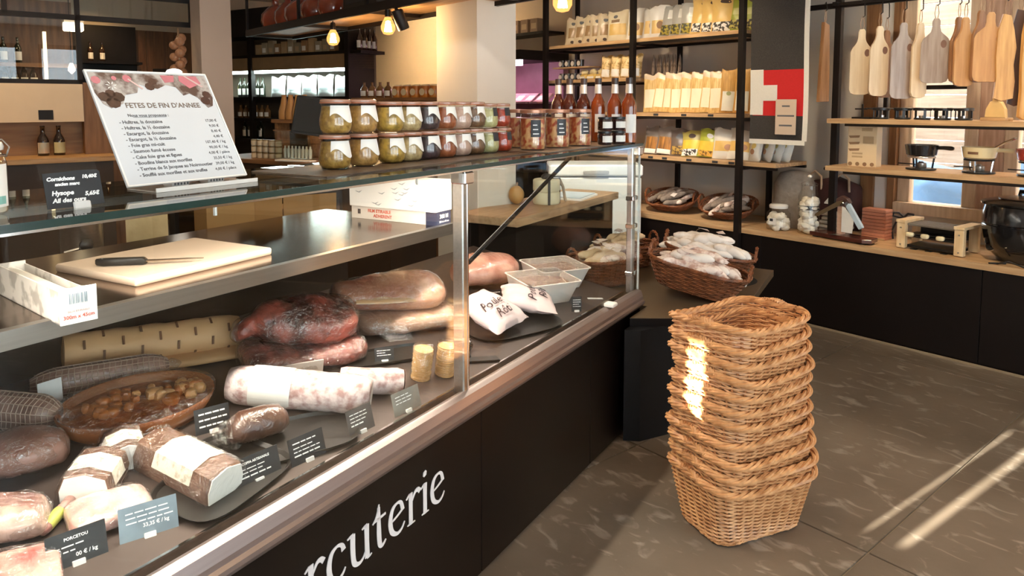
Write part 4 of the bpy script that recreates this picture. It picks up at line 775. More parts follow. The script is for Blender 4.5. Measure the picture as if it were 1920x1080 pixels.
# ------------------------------------------------------------------ wicker
M_wick = mat('honey_wicker', (.72, .38, .17), .42, c2=(.44, .19, .070), scale=26, detail=3, lo=.3, hi=.65, bump=.2, bscale=60)
M_wickd = mat('dark_wicker', (.26, .085, .030), .45, c2=(.10, .032, .012), scale=30, bump=.2, bscale=60)
def rrect(hx, hy, r_, n):
    # n points evenly spaced along a rounded rectangle
    segs = []; L_ = [2 * (hy - r_), math.pi / 2 * r_, 2 * (hx - r_), math.pi / 2 * r_] * 2
    tot = sum(L_); out = []
    for k in range(n):
        s = tot * k / n; i = 0
        while s > L_[i]: s -= L_[i]; i += 1
        q = i // 2
        if i % 2 == 0:
            if q == 0: p, nn = (hx, -(hy - r_) + s), (1, 0)
            elif q == 1: p, nn = ((hx - r_) - s, hy), (0, 1)
            elif q == 2: p, nn = (-hx, (hy - r_) - s), (-1, 0)
            else: p, nn = (-(hx - r_) + s, -hy), (0, -1)
        else:
            a = s / r_ + q * math.pi / 2; c = [(hx - r_, hy - r_), (-(hx - r_), hy - r_), (-(hx - r_), -(hy - r_)), (hx - r_, -(hy - r_))][q]
            nn = (math.cos(a), math.sin(a)); p = (c[0] + r_ * nn[0], c[1] + r_ * nn[1])
        out.append((p, nn))
    return out
def weave(b, bot, top, h, N, rows, r_, rad, zf=None, rr_=(.06, .075)):
    # rows of weavers passing in and out of N stakes
    for k in range(rows):
        u = (k + .5) / rows; hx = bot[0] + (top[0] - bot[0]) * u; hy = bot[1] + (top[1] - bot[1]) * u; cr = rr_[0] + (rr_[1] - rr_[0]) * u
        P = []
        for i, (p, nn) in enumerate(rrect(hx, hy, cr, 2 * N)):
            off = (rad * .85) * (math.cos(math.pi * i / 2 + math.pi * (k % 2)) if i % 2 == 0 else 0)
            z = u * h + (zf(p, u) if zf else 0); P.append((p[0] + nn[0] * off, p[1] + nn[1] * off, z))
        b.tube(P, r_, 4, True)
def stakes(b, bot, top, h, N, r_, rr_=(.06, .075), zf=None):
    A_ = rrect(bot[0], bot[1], rr_[0], 2 * N); B_ = rrect(top[0], top[1], rr_[1], 2 * N)
    for i in range(0, 2 * N, 2):
        p, q = A_[i][0], B_[i][0]; z1 = h + (zf(q, 1) if zf else 0); b.tube([(p[0], p[1], 0), (q[0], q[1], z1)], r_, 4)
def braid(b, hx, hy, cr, z, N, rad, r_, zf=None, turns=26, strands=3):
    base = rrect(hx, hy, cr, N)
    for s in range(strands):
        P = []
        for i, (p, nn) in enumerate(base):
            a = 2 * math.pi * (turns * i / N + s / strands); o = rad * math.cos(a); P.append((p[0] + nn[0] * o, p[1] + nn[1] * o, z + (zf(p, 1) if zf else 0) + rad * .75 * math.sin(a)))
        b.tube(P, r_, 5, True)
bot, top, hb_ = (.192, .128), (.232, .172), .205
rimz = lambda p, u: .018 * u * (abs(p[0]) / .23) ** 3 - .004 * u
wv = MB(); weave(wv, bot, top, hb_, 31, 27, .0043, .0085, rimz); me_wv = wv.mesh('weave', M_wick, 60)
st = MB(); stakes(st, bot, top, hb_, 31, .0050, zf=rimz); me_st = st.mesh('stakes', mat('dark_stake_wicker', (.52, .22, .08), .45, c2=(.34, .13, .045), scale=26), 60)  # stakes a darker brown than the weavers
bm_ = MB(); braid(bm_, top[0] + .004, top[1] + .004, .08, hb_ + .006, 150, .0100, .0068, rimz, 9, 4); me_br = bm_.mesh('rim', M_wick, 60)
fb_ = MB(); braid(fb_, bot[0], bot[1], .06, .006, 110, .005, .0048); me_fb = fb_.mesh('foot_braid', M_wick, 60)
ba = MB(); ba.prism([p for p, n in rrect(bot[0], bot[1], .06, 32)], .006, .014)
for k in range(12): ba.tube([(-bot[0] + .01, -.11 + .02 * k, .016), (bot[0] - .01, -.11 + .02 * k, .016)], .006, 4)
me_ba = ba.mesh('bottom', M_wick, 60)
me_hd = []
for s in (-1, 1):
    hd = MB()
    for o in (0, .35, .7):
        hd.tube([(s * (top[0] + .004 + .010 * math.cos(6.28 * (k * .3 + o))), -.075 + .15 * k / 14, hb_ + .020 + .016 * math.sin(math.pi * k / 14) + .008 * math.sin(6.28 * (k * .3 + o))) for k in range(15)], .0058, 5)
    me_hd.append(hd.mesh('handle', M_wick, 60))
places = ['bottom basket, standing on the floor', 'second from the floor', 'third from the floor', 'fourth from the floor', 'fifth from the floor', 'middle one, sixth from the floor', 'fifth from the top', 'fourth from the top', 'third from the top', 'second from the top', 'topmost basket, open and empty']
for k in range(11):
    u = k / 10; ang = 75 + 13 * u + rnd.uniform(-3, 3)
    z = .0065 + k * .0555; rx = rnd.uniform(-2.2, 2.2)
    b = thing('wicker_basket', 'honey-coloured wicker basket in the tall stack, ' + places[k], 'basket', FB, (-1.455 - .065 * u + rnd.uniform(-.004, .004), -2.545 + .06 * u, z), RZ(ang) @ RX(rx if k else 0) @ RY(rnd.uniform(-1.6, 1.6) if k else 0), 'stack of wicker baskets on the floor')
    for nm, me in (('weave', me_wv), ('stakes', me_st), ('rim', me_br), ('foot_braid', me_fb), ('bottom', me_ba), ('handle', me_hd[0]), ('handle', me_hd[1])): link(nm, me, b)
# ------------------------------------------------------------------ sausage baskets on the table
def sausage_mesh(L, r, bend, seed, name='sausage', m=None):
    b = MB(); P = []; Rr = []
    for i in range(13):
        u = i / 12; e_ = min(u, 1 - u) * 2; P.append((-L / 2 + L * u, bend * (1 - (2 * u - 1) ** 2), .004 * math.sin(u * 9 + seed))); Rr.append(r * (.28 + .72 * min(1, (e_ * 2.6)) ** .6) * (1 + .06 * math.sin(u * 13 + seed * 3)))
    b.tube(P, Rr, 12); return b.mesh(name, m, 70)
M_sw = mat('white_mould_sausage', (.82, .70, .63), .8, c2=(.46, .28, .22), scale=26, detail=6, lo=.38, hi=.56, bump=.4, bscale=40)
M_sw2 = mat('chalky_sausage', (.86, .80, .74), .85, c2=(.68, .58, .50), scale=18, detail=6, lo=.3, hi=.55, bump=.4, bscale=30)
M_sg = mat('grey_sausage', (.32, .25, .20), .75, c2=(.16, .115, .09), scale=26, detail=5, bump=.4); M_sb = mat('beige_sausage', (.72, .55, .36), .75, c2=(.55, .38, .22), scale=24, bump=.4)
sme = {(m.name, k): sausage_mesh(L, r, bd, k, 'sausage', m) for m in (M_sw, M_sw2, M_sg, M_sb) for k, (L, r, bd) in enumerate(((.21, .024, .012), (.19, .028, .006), (.24, .022, .02)))}
M_tagp = mat('pinkish_paper_tag', (.80, .68, .62), .6, var=.06); M_tie = mat('brown_string', (.30, .2, .12), .7)
def oval_basket(label, F, loc, rot, hx, hy, h, m, handles=True, group=None, lean=None):
    t = thing('sausage_basket', label, 'basket', F, loc, rot, group); bo, to = (hx * .74, hy * .74), (hx, hy); rr_ = (min(bo) * .98, min(to) * .98)
    N = 30; zf = (lambda p, u: lean * u * (p[0] / hx)) if lean else None
    w_ = MB(); weave(w_, bo, to, h, N, max(5, int(h / .0095)), .0050, .0055, zf, rr_); w_.obj('weave', m, t, smooth=60)
    w_ = MB(); stakes(w_, bo, to, h, N, .004, rr_, zf); w_.obj('stakes', m, t, smooth=60)
    w_ = MB(); braid(w_, to[0], to[1], rr_[1], h + .004, 100, .007, .0055, zf, 20); w_.obj('rim', m, t, smooth=60)
    w_ = MB(); w_.prism([p for p, n in rrect(bo[0], bo[1], rr_[0], 28)], .0, .012); w_.obj('bottom', m, t)
    if handles:
        for s in (-1, 1):
            hd_ = MB(); zz = h + (zf((s * hx, 0), 1) if zf else 0)
            for o in (0, .5): hd_.tube([(s * (hx - .004) + .006 * math.cos(6.28 * (k * .28 + o)), -.055 * math.cos(math.pi * k / 14), zz - .005 + .075 * math.sin(math.pi * k / 14) ** .8 + .005 * math.sin(6.28 * (k * .28 + o))) for k in range(15)], .0052, 5)
            hd_.obj('handle', m, t, smooth=60)
    return t
def fill(BF, hx, hy, h, n, mats, lab, grp, seed, sl=0, tags=4, ang=0, spread=50, tagm=None, scale=1, dome=.095):
    rs = random.Random(seed); pts = []; made = []
    for i in range(n):
        for _ in range(30):   # scatter inside the oval, keeping clear of the others
            r_ = .58 * math.sqrt(rs.random()); a = rs.uniform(0, 6.283); x, y = r_ * math.cos(a) * hx, r_ * math.sin(a) * hy
            if all(math.hypot((x - p[0]) / hx, (y - p[1]) / hy) > .20 for p in pts): break
        pts.append((x, y)); rr = (x / hx) ** 2 + (y / hy) ** 2
        z = h + dome * (1 - 2.2 * rr) * (.55 + .45 * (i % 3) / 2) * scale
        m = rs.choice(mats); kk = rs.randrange(3); sp = spread * (1 - min(1, abs(y) / (hy * .6)) * .6)
        o = link('dry_sausage', sme[(m.name, kk)], None, BF, (x, y, z), RZ(ang + rs.uniform(-sp, sp)) @ RY(rs.uniform(-9, 9) + 14 * x / hx) @ Matrix.Scale(scale, 4))
        tag(o, lab, 'sausage', grp); made.append(o)
    order_labels(made, lab); made = []
    for i in range(tags):
        r_ = .5 * math.sqrt(rs.random()); a = rs.uniform(0, 6.283); x, y = r_ * math.cos(a) * hx, r_ * math.sin(a) * hy
        z = h + dome * (1 - 2.2 * r_ * r_) * scale + .034 * scale
        t = thing('paper_tag', 'paper tag on ' + grp, 'tag', BF, (x, y, z), RZ(rs.uniform(0, 180)) @ RX(rs.uniform(-22, 22)), 'paper tags on ' + grp)
        MB().add([(-.028, -.02, 0), (.028, -.02, .006), (.028, .02, .0), (-.028, .02, .004), (-.028, -.02, .0015), (.028, -.02, .0075), (.028, .02, .0015), (-.028, .02, .0055)], [(3, 2, 1, 0), (4, 5, 6, 7), (0, 1, 5, 4), (1, 2, 6, 5), (2, 3, 7, 6), (3, 0, 4, 7)]).obj('card', tagm or M_tagp, t)
        MB().tube([(.024, 0, .001), (.036, .004, -.008), (.044, 0, -.02)], .0012, 4).obj('string', M_tie, t); made.append(t)
    if tags > 1: order_labels(made, 'paper tag on ' + grp)
def fb_at(s, d, z, rot): return FA @ T((s, d, z)) @ rot
def table_basket(label, s_, d_, z_, rot, hx, hy, h, n, mats, sl, g, seed, tags, ang, spread, scale, sf):
    oval_basket(label, FA, (s_, d_, z_), rot, hx, hy, h, M_wickd); fill(fb_at(s_, d_, z_, rot), hx, hy, h * sf, n, mats, sl, g, seed, 0, tags, ang, spread, scale=scale)
table_basket('dark oval wicker basket of floury sausages, nearest on the side table', 3.70, -.17, .621, RZ(-84) @ RY(11), .265, .165, .13, 21, [M_sw, M_sw, M_sw2], 'white floury dry sausage heaped in the nearest table basket', 'the nearest basket of dry sausages', 11, 10, 8, 45, 1.1, .66)
table_basket('dark oval wicker basket of white sausages, farther back on the side table', 4.20, -.09, .611, RZ(-80) @ RY(8), .265, .165, .12, 18, [M_sw2], 'chalk-white dry sausage heaped in the farther table basket', 'the farther basket of dry sausages', 12, 3, 5, 30, 1.25, .75)
table_basket('dark wicker basket of beige sausages seen through the end glass', 3.72, .36, .585, RZ(-30), .22, .16, .14, 11, [M_sb, M_sw], 'beige dry sausage heaped in the basket behind the end glass', 'the basket behind the end glass', 13, 7, 10, 40, 1.1, .7)
table_basket('low dark basket of brown sausages at the back of the side table', 4.20, .42, .585, RZ(-40), .20, .15, .13, 9, [M_sb], 'light brown dry sausage in the rearmost table basket', 'the basket at the back of the side table', 14, 4, 10, 40, 1.05, .7)
# ================================================================== WINDOW-WALL COUNTER AND SHELVING
M_cab = mat('matt_black_cabinet', (.0075, .0042, .0035), .5, var=.25, scale=2, spec=.25)
CT = .64
bc = thing('wall_counter', 'long low black counter with oak top under the window wall', 'counter', FB, (0, 0, 0))
xs_ = [-5.45, -4.35, -2.9, -1.43, 0, 1.4, 2.3]
for a, b in zip(xs_, xs_[1:]): MB().box(a + .002, b - .002, 0, .02, .02, .597, .001).obj('cabinet_front', M_cab, bc)
MB().box(-5.45, 2.3, .021, .64, 0, .597).obj('carcass', M_cab, bc)
MB().box(-5.45, 2.3, -.012, .645, .60, CT, .002).obj('oak_top', M_oak, bc)
MB().box(-5.45, 2.3, -.014, -.001, 0, .012).obj('floor_trim', mat('pale_floor_trim', (.33, .25, .16), .5), bc)
# steel frame shelving
sh = thing('steel_shelving', 'black steel frame shelving with oak boards full of packets', 'shelving', FB, (0, 0, 0))
for t_ in (-5.28, -4.16, -3.085):
    MB().box(t_ - .022, t_ + .022, -.058, -.015, 0, 2.95).obj('post', M_black, sh)
for t_ in (-5.33, -4.03, -3.115): MB().box(t_ - .018, t_ + .018, .44, .476, CT, 2.95).obj('rear_post', M_black, sh)
def shelf(a, b, z, d0=.0, d1=.46, th=.03, fr=True):
    MB().box(a, b, d0, d1, z - th, z, .002).obj('shelf_board', M_oak, sh)
    if fr: MB().box(a, b, d0 + .004, d0 + .03, z - th - .022, z - th).obj('shelf_bar', M_black, sh); MB().box(a, b, d1 - .03, d1, z - th - .022, z - th).obj('shelf_bar', M_black, sh)
shelf(-5.33, -3.09, 2.165); shelf(-4.18, -3.09, 1.52); shelf(-4.18, -2.80, 1.15); shelf(-5.33, -4.22, 1.83, .05); shelf(-4.18, -3.9, 1.83, .2, .46); shelf(-5.33, -4.22, 1.52); shelf(-5.33, -4.22, 1.15)
for t_ in (-5.28, -4.16, -3.085):
    for z in (2.12, 1.475, 1.10): MB().box(t_ - .012, t_ + .012, -.015, .44, z - .012, z + .012).obj('side_bar', M_black, sh)
for t_, z in ((-3.95, 1.52), (-3.66, 1.52), (-3.4, 1.52), (-4.0, 1.15), (-3.85, 1.15), (-3.6, 1.15), (-3.35, 1.15), (-3.2, 1.15)): MB().box(t_, t_ + .05, -.003, 0, z - .024, z - .006).obj('price_strip', M_ink, sh)
# right-hand rack over the window
rk = thing('window_rack', 'black steel rack with two oak shelves and a top rail for cutting boards', 'shelving', FB, (0, 0, 0))
MB().box(-2.472, -2.428, .16, .204, CT, 2.95).obj('post', M_black, rk); MB().box(.60, .644, 0, .044, CT, 2.95).obj('post', M_black, rk)
MB().box(-2.78, .644, .16, .195, 2.275, 2.31).obj('top_rail', M_black, rk); MB().box(-2.45, .644, .12, .135, 2.285, 2.30).obj('hanging_bar', M_black, rk); MB().box(-2.45, .644, .24, .255, 2.285, 2.30).obj('hanging_bar', M_black, rk)
for t_ in (-2.45, .62): MB().box(t_ - .015, t_ + .015, .10, .26, 2.285, 2.31).obj('bracket', M_black, rk)
for z in (1.165, 1.495):
    MB().box(-2.426, .60, .0, .40, z - .032, z, .002).obj('shelf_board', M_oak, rk); MB().box(-2.30, .60, .002, .022, z - .05, z - .032).obj('shelf_bar', M_black, rk); MB().box(-2.35, .6, .38, .4, z - .05, z - .032).obj('shelf_bar', M_black, rk)
MB().box(-2.20, -2.175, .36, .385, 1.495, 1.75).obj('support', M_black, rk)
# ------------------------------------------------------------------ bags
def bagpt(w, h, t, u, v, side, seed, pinch=.5):
    ed = math.sin(math.pi * min(1, max(0, u))) ** .6; vv = math.sin(math.pi * min(1, max(0, v)) ** .8) ** .55
    wob = noise.noise(Vector((u * 4 + seed, v * 4, side * 2.0)))
    y = side * t / 2 * ed * vv * (1 + .18 * wob); x = (u - .5) * w * (1 - .07 * math.sin(math.pi * v)) + .01 * w * noise.noise(Vector((v * 6, seed, u)))
    x *= 1 - .10 * max(0, v - .82) / .18 * math.sin(u * 9 + seed) * .6; return (x, y, v * h + (.022 * noise.noise(Vector((u * 3.1 + seed * 2, seed, 4))) + .010 * math.sin(u * 7 + seed)) * max(0, v - .6) / .4)
def bag_mesh(w, h, t, seed, m, name='bag_body', n=8, k=10):
    b = MB(); Vv = []; o = (n + 1) * (k + 1); Fs = []
    for side in (-1, 1):
        for j in range(k + 1):
            for i in range(n + 1): Vv.append(bagpt(w, h, t, i / n, j / k, side, seed))
    for j in range(k):
        for i in range(n): a = j * (n + 1) + i; Fs += [(a, a + 1, a + n + 2, a + n + 1), (o + a, o + a + n + 1, o + a + n + 2, o + a + 1)]
    b.add(Vv, Fs); return b.mesh(name, m, 80)
def patch_mesh(w, h, t, seed, u0, u1, v0, v1, m, name='print', round_=False, n=8, off=.0015, z=1):
    b = MB()
    if round_:
        cu, cv, ru, rv = (u0 + u1) / 2, (v0 + v1) / 2, (u1 - u0) / 2, (v1 - v0) / 2; P = [(cu, cv)] + [(cu + ru * math.cos(a * math.pi / 8), cv + rv * math.sin(a * math.pi / 8)) for a in range(16)]
        Q = [bagpt(w, h, t, u, v, -1, seed) for u, v in P]; b.add([(x, y - off, zz) for x, y, zz in Q], [(0, 1 + i, 1 + (i + 1) % 16) for i in range(16)])
    else:
        Q = [bagpt(w, h, t, u0 + (u1 - u0) * i / n, v0 + (v1 - v0) * j / n, -1, seed) for j in range(n + 1) for i in range(n + 1)]
        b.add([(x, y - off, zz) for x, y, zz in Q], [(j * (n + 1) + i, j * (n + 1) + i + 1, (j + 1) * (n + 1) + i + 1, (j + 1) * (n + 1) + i) for j in range(n) for i in range(n)])
    return b.mesh(name, m, 80)
def bag_kind(w, h, t, m, patches, seed):
    L_ = [('bag_body', bag_mesh(w, h, t, seed, m))]
    for (nm, u0, u1, v0, v1, pm_, rd, off) in patches: L_.append((nm, patch_mesh(w, h, t, seed, u0, u1, v0, v1, pm_, nm, rd, off=off)))
    return L_
def put_bag(kind, name, label, cat, t_, e_, z, rz, lean, group, F=FB):
    if F is FB: rz += rnd.uniform(-7, 7)
    tilt = rnd.uniform(-1.5, 5.5) if F is FB else 0
    r = thing(name, label, cat, F, (t_, e_, z + .075 * abs(math.sin(R(tilt)))), RZ(rz) @ RX(lean + rnd.uniform(-3, 2)) @ RY(tilt), group)
    for nm, me in kind: link(nm, me, r)
    return r
def film(name, c, **k): return mat(name, c, .32, coat=.5, cbump=.4, var=.12, scale=9, **k)
K_cream = bag_kind(.165, .28, .07, film('cream_pouch', (.72, .60, .42)), [('window', .2, .8, .25, .62, film('brown_window', (.36, .22, .10)), False, .0015), ('roundel', .35, .65, .72, .86, M_inkg, True, .0015), ('roundel', .38, .62, .06, .16, mat('dark_roundel', (.08, .05, .04), .5), True, .0015)], 1)
K_cream2 = bag_kind(.22, .29, .07, film('bright_cream_pouch', (.80, .70, .50)), [('window', .12, .9, .22, .58, film('yellow_window', (.75, .50, .16)), False, .0015), ('heading', .2, .6, .62, .72, mat('brown_print', (.30, .18, .09), .5), False, .0015), ('roundel', .3, .5, .76, .88, M_inkg, True, .0015)], 2)
K_white = bag_kind(.19, .29, .06, film('white_pouch', (.82, .78, .72)), [('lower_print', .1, .9, .15, .55, film('honey_print', (.72, .48, .18)), False, .0012), ('roundel', .33, .67, .28, .52, mat('brown_roundel', (.28, .15, .07), .5), True, .0028)], 3)
K_grey = bag_kind(.22, .28, .09, film('silver_grey_crisp_bag', (.46, .45, .42)), [('crisps', .05, .95, .05, .35, mat('dark_green_yellow_print', (.42, .34, .05), .5, c2=(.05, .05, .03), scale=40, lo=.45, hi=.55), False, .0015), ('flash', .3, .55, .55, .85, film('white_flash', (.8, .78, .74)), False, .0015)], 4)
K_oran = bag_kind(.23, .30, .09, film('orange_crisp_bag', (.82, .55, .18)), [('cows', .05, .95, .04, .28, mat('black_white_cow_print', (.85, .82, .78), .5, c2=(.04, .035, .03), scale=34, lo=.47, hi=.53), False, .0015), ('badge', .3, .7, .76, .9, mat('dark_roundel', (.08, .05, .04), .5), True, .0015)], 5)
K_green = bag_kind(.22, .30, .09, film('lime_crisp_bag', (.36, .42, .05)), [('cows', .05, .95, .05, .28, mat('dark_cow_print', (.5, .45, .12), .5, c2=(.04, .035, .02), scale=34, lo=.47, hi=.53), False, .0015), ('badge', .3, .7, .74, .9, mat('dark_roundel', (.08, .05, .04), .5), True, .0015), ('panel', .15, .85, .42, .6, film('pale_lime', (.55, .58, .16)), False, .0015)], 6)
Z1 = 2.1655
for i, t_ in enumerate((-5.10, -4.99, -4.88, -4.77, -4.67)): put_bag(K_cream, 'cream_pouch', 'slim cream pouch with brown window, %s from the lamp on the top shelf' % order[i], 'packet', t_, .16, Z1, 26, -9, 'cream pouches on the top shelf')
put_bag(K_cream2, 'cream_pouch', 'wide bright cream pouch with yellow window on the top shelf', 'packet', -4.52, .17, Z1, 22, -6, 'cream pouches on the top shelf')
for i, (t_, tx) in enumerate(((-4.30, 'left of the shelf post'), (-4.12, 'just right of the shelf post'), (-4.03, 'second right of the shelf post'))): put_bag(K_white, 'white_pouch', 'white pouch with round brown emblem on the top shelf, ' + tx, 'packet', t_, .17, Z1, 26, -10, 'white pouches on the top shelf')
for i, t_ in enumerate((-3.93, -3.82, -3.71)): put_bag(K_grey, 'crisp_bag', 'silver-grey crisp bag on the top shelf, %s of three' % order[i], 'crisp bag', t_, .19, Z1, 26, -10, 'crisp bags on the top shelf')
for i, t_ in enumerate((-3.59, -3.48, -3.37)): put_bag(K_oran, 'crisp_bag', 'orange crisp bag with cows on the top shelf, %s of three' % order[i], 'crisp bag', t_, .18 - .01 * i, Z1, 26, -10, 'crisp bags on the top shelf')
for i, t_ in enumerate((-3.25, -3.13, -3.01)): put_bag(K_green, 'crisp_bag', 'lime green crisp bag on the top shelf, %s of three' % order[i], 'crisp bag', t_, .19, Z1, 26, -10, 'crisp bags on the top shelf')
M_pcell = film('pasta_cellophane', (.80, .55, .24)); M_pst = wood('pasta_strands', (.80, .56, .24), (.58, .34, .10), 6, .5, axis=2); M_plab = mat('pale_pasta_label', (.88, .80, .60), .55, var=.05)
K_pasta = bag_kind(.145, .335, .05, M_pst, [('label', .08, .92, .12, .60, M_plab, False, .0016), ('top_film', .0, 1, .86, 1.0, film('clear_beige_film', (.72, .56, .40)), False, .0012)], 7)
K_pasta2 = bag_kind(.135, .345, .05, mat('golden_pasta_strands', (.66, .38, .11), .5, c2=(.46, .24, .06), scale=6, stretch=(14, 14, 1.2)), [('label', .12, .88, .05, .50, mat('white_pasta_label', (.86, .84, .74), .55), False, .0016), ('seal', .35, .65, .40, .5, mat('green_seal', (.40, .42, .2), .5), True, .003)], 8)
for i, t_ in enumerate((-4.085, -3.99, -3.885, -3.795, -3.70, -3.60, -3.50, -3.405)): put_bag(K_pasta, 'pasta_packet', 'golden long-pasta packet with pale label, %s from the left on its shelf' % order[i], 'pasta packet', t_, .13, 1.5205, 24, -8, 'pasta packets on the middle shelf')
for i, t_ in enumerate((-3.30, -3.19, -3.03)): put_bag(K_pasta2, 'pasta_packet', 'darker golden pasta packet with white label, %s of three by the right post' % order[i], 'pasta packet', t_, .12 + .02 * i, 1.5205, 24, -3, 'pasta packets on the middle shelf')
for i, t_ in enumerate((-4.02, -3.88, -3.72, -3.58, -3.44)): put_bag(K_pasta2, 'pasta_packet', 'pasta packet standing in the back row, %s from the left' % order[i], 'pasta packet', t_, .36, 1.5205, 4, -2, 'back row of pasta packets')
# shelf at 1.15
K_choc = bag_kind(.18, .245, .05, film('brown_grey_pouch', (.22, .17, .14)), [('sticks', .12, .9, .05, .62, mat('breadstick_print', (.50, .22, .05), .4, c2=(.10, .045, .02), scale=7, stretch=(9, 9, 1)), False, .0015), ('tag', .1, .8, .02, .18, M_lab, False, .003)], 9)
K_dark = bag_kind(.165, .235, .06, film('dark_taupe_bag', (.16, .12, .10)), [('crisps', .1, .9, .05, .35, mat('brown_crisp_print', (.45, .28, .06), .5, c2=(.10, .06, .03), scale=40, lo=.45, hi=.55), False, .0015), ('badge', .3, .7, .6, .78, M_inkg, True, .0015)], 10)
K_yel = bag_kind(.19, .225, .07, film('olive_yellow_bag', (.45, .37, .10)), [('panel', .04, .96, .28, .62, mat('sun_yellow_print', (.85, .62, .08), .4, c2=(.75, .45, .05), scale=9), False, .0012), ('cows', .04, .96, .03, .28, MC['black_white_cow_print'], False, .0015), ('badge', .32, .68, .68, .86, mat('dark_roundel', (.08, .05, .04), .5), True, .0015)], 11)
K_gry = bag_kind(.19, .235, .07, film('lime_yellow_bag', (.44, .46, .06)), [('panel', .04, .96, .12, .55, mat('sun_yellow_print', (.85, .62, .08), .4, c2=(.75, .45, .05), scale=9), False, .0012), ('flakes', .1, .9, .03, .22, mat('flake_print', (.75, .42, .08), .5, c2=(.12, .06, .02), scale=36, lo=.4, hi=.55), False, .0022), ('badge', .35, .65, .66, .84, M_lab, True, .0015)], 12)
K_wor = bag_kind(.195, .25, .07, film('white_orange_bag', (.84, .80, .72)), [('panel', .08, .92, .25, .58, mat('orange_fade_print', (.86, .56, .18), .4), False, .0012), ('roundel', .55, .85, .28, .48, mat('copper_roundel', (.55, .30, .18), .5), True, .003)], 13)
K_wwh = bag_kind(.16, .225, .06, film('pure_white_bag', (.84, .84, .80)), [('sun', .3, .7, .42, .62, mat('pale_gold_print', (.78, .62, .22), .5), True, .0015), ('roundel', .3, .66, .22, .42, mat('copper_roundel', (.55, .30, .18), .5), True, .003)], 14)
Z3 = 1.1505
for i, t_ in enumerate((-4.06, -3.92)): put_bag(K_choc, 'breadstick_pouch', 'brown-grey breadstick pouch, %s on the lower shelf' % ('leftmost' if i == 0 else 'second from the left'), 'packet', t_, .12, Z3, 20, -10, 'packets on the lower shelf')
put_bag(K_dark, 'crisp_bag', 'dark taupe crisp bag between the breadsticks and the yellow bags', 'crisp bag', -3.77, .13, Z3, 20, -12, 'packets on the lower shelf')
put_bag(K_yel, 'crisp_bag', 'olive and yellow crisp bag with black-and-white cows on the lower shelf', 'crisp bag', -3.63, .11, Z3, 18, -14, 'packets on the lower shelf')
put_bag(K_gry, 'crisp_bag', 'lime and yellow crisp bag beside the cow bag on the lower shelf', 'crisp bag', -3.475, .11, Z3, 18, -12, 'packets on the lower shelf')
put_bag(K_dark, 'crisp_bag', 'dark grey bag lying across the yellow bags at the back', 'crisp bag', -3.50, .26, Z3 + .0, 10, -10, 'packets on the lower shelf')
put_bag(K_wor, 'crisp_bag', 'white bag with orange panel, left one by the right post', 'crisp bag', -3.32, .11, Z3, 20, -8, 'packets on the lower shelf'); put_bag(K_wor, 'crisp_bag', 'white bag with orange panel, half hidden by the right post', 'crisp bag', -3.19, .12, Z3, 20, -14, 'packets on the lower shelf')
for i, t_ in enumerate((-3.04, -2.96, -2.905, -2.86)): put_bag(K_wwh, 'crisp_bag', 'small pure white bag below the banner, %s from the post' % order[i], 'crisp bag', t_, .10 + .035 * i, Z3, -28, -12, 'white bags below the banner')
# shelf at 1.83: little jars, biscuits, popcorn, dark sachets
Z2 = 1.8305
jl = MB().lathe([(.03, 0), (.032, .03), (.032, .05), (.034, .052), (.034, .066), (0, .067)], 12).mesh('jar_body', mat('black_mini_jar', (.03, .022, .02), .3, coat=.5), 40); jf = MB().lathe([(0, .001), (.024, .001), (.024, 0)], 12, cap=False).mesh('front_label', mat('pale_round_label', (.66, .60, .54), .5))
for i in range(8):
    r = thing('mini_jar', 'black mini jar with round pale label, %s in the %s row behind the lamp' % (order[i % 4], 'upper' if i > 3 else 'lower'), 'jar', FB, (-5.22 + .085 * (i % 4), .14, Z2 + (.13 if i > 3 else 0)), 0, 'mini jars on the third shelf'); link('jar_body', jl, r); link('front_label', jf, r, None, (0, -.034, .03), RX(90))
MB().box(-5.30, -4.80, .08, .28, 1.945, 1.958).obj('shelf_board', M_oak, sh)
for i in range(3):
    r = thing('biscuit_packet', 'low yellow biscuit packet with cream wrap, %s beside the mini jars' % order[i], 'packet', FB, (-4.92 + .115 * i, .15, Z2), R(-8), 'biscuit packets'); MB().box(-.055, .055, -.04, .04, 0, .05, .012).obj('packet', mat('yellow_biscuit_wrap', (.80, .55, .16), .4, coat=.5), r, smooth=40); MB().box(-.05, .05, -.0415, -.0405, .008, .03).obj('label', M_lab, r)
    MB().blob((0, 0, .07), (.05, .035, .028), 12, 8, .4, 4, i, 1, .05).obj('bow', mat('cream_wrap', (.85, .72, .42), .5), r, smooth=50)
K_pop = bag_kind(.11, .21, .07, mat('popcorn_bag', (.80, .58, .28), .4, c2=(.42, .26, .08), scale=36, lo=.4, hi=.55, coat=.5), [('label', .15, .85, .05, .38, M_lab, False, .002)], 15)
for i, t_ in enumerate((-4.62, -4.50, -4.38, -4.26)): put_bag(K_pop, 'popcorn_bag', 'golden popcorn bag with white label, %s from the left' % order[i], 'packet', t_, .12, Z2, 20, -4, 'popcorn bags on the third shelf')
K_sach = bag_kind(.075, .19, .03, mat('dark_brown_sachet', (.10, .065, .045), .3, c2=(.30, .22, .17), scale=26, lo=.55, hi=.62, coat=.6), [('label', .15, .85, .02, .25, M_lab, False, .0015)], 16)
for i in range(8): put_bag(K_sach, 'dark_sachet', 'narrow dark sachet right of the middle post, %s in its row' % order[i], 'packet', -4.15 + .038 * i, .24 + .02 * (i % 2), Z2, -60, 0, 'dark sachets')
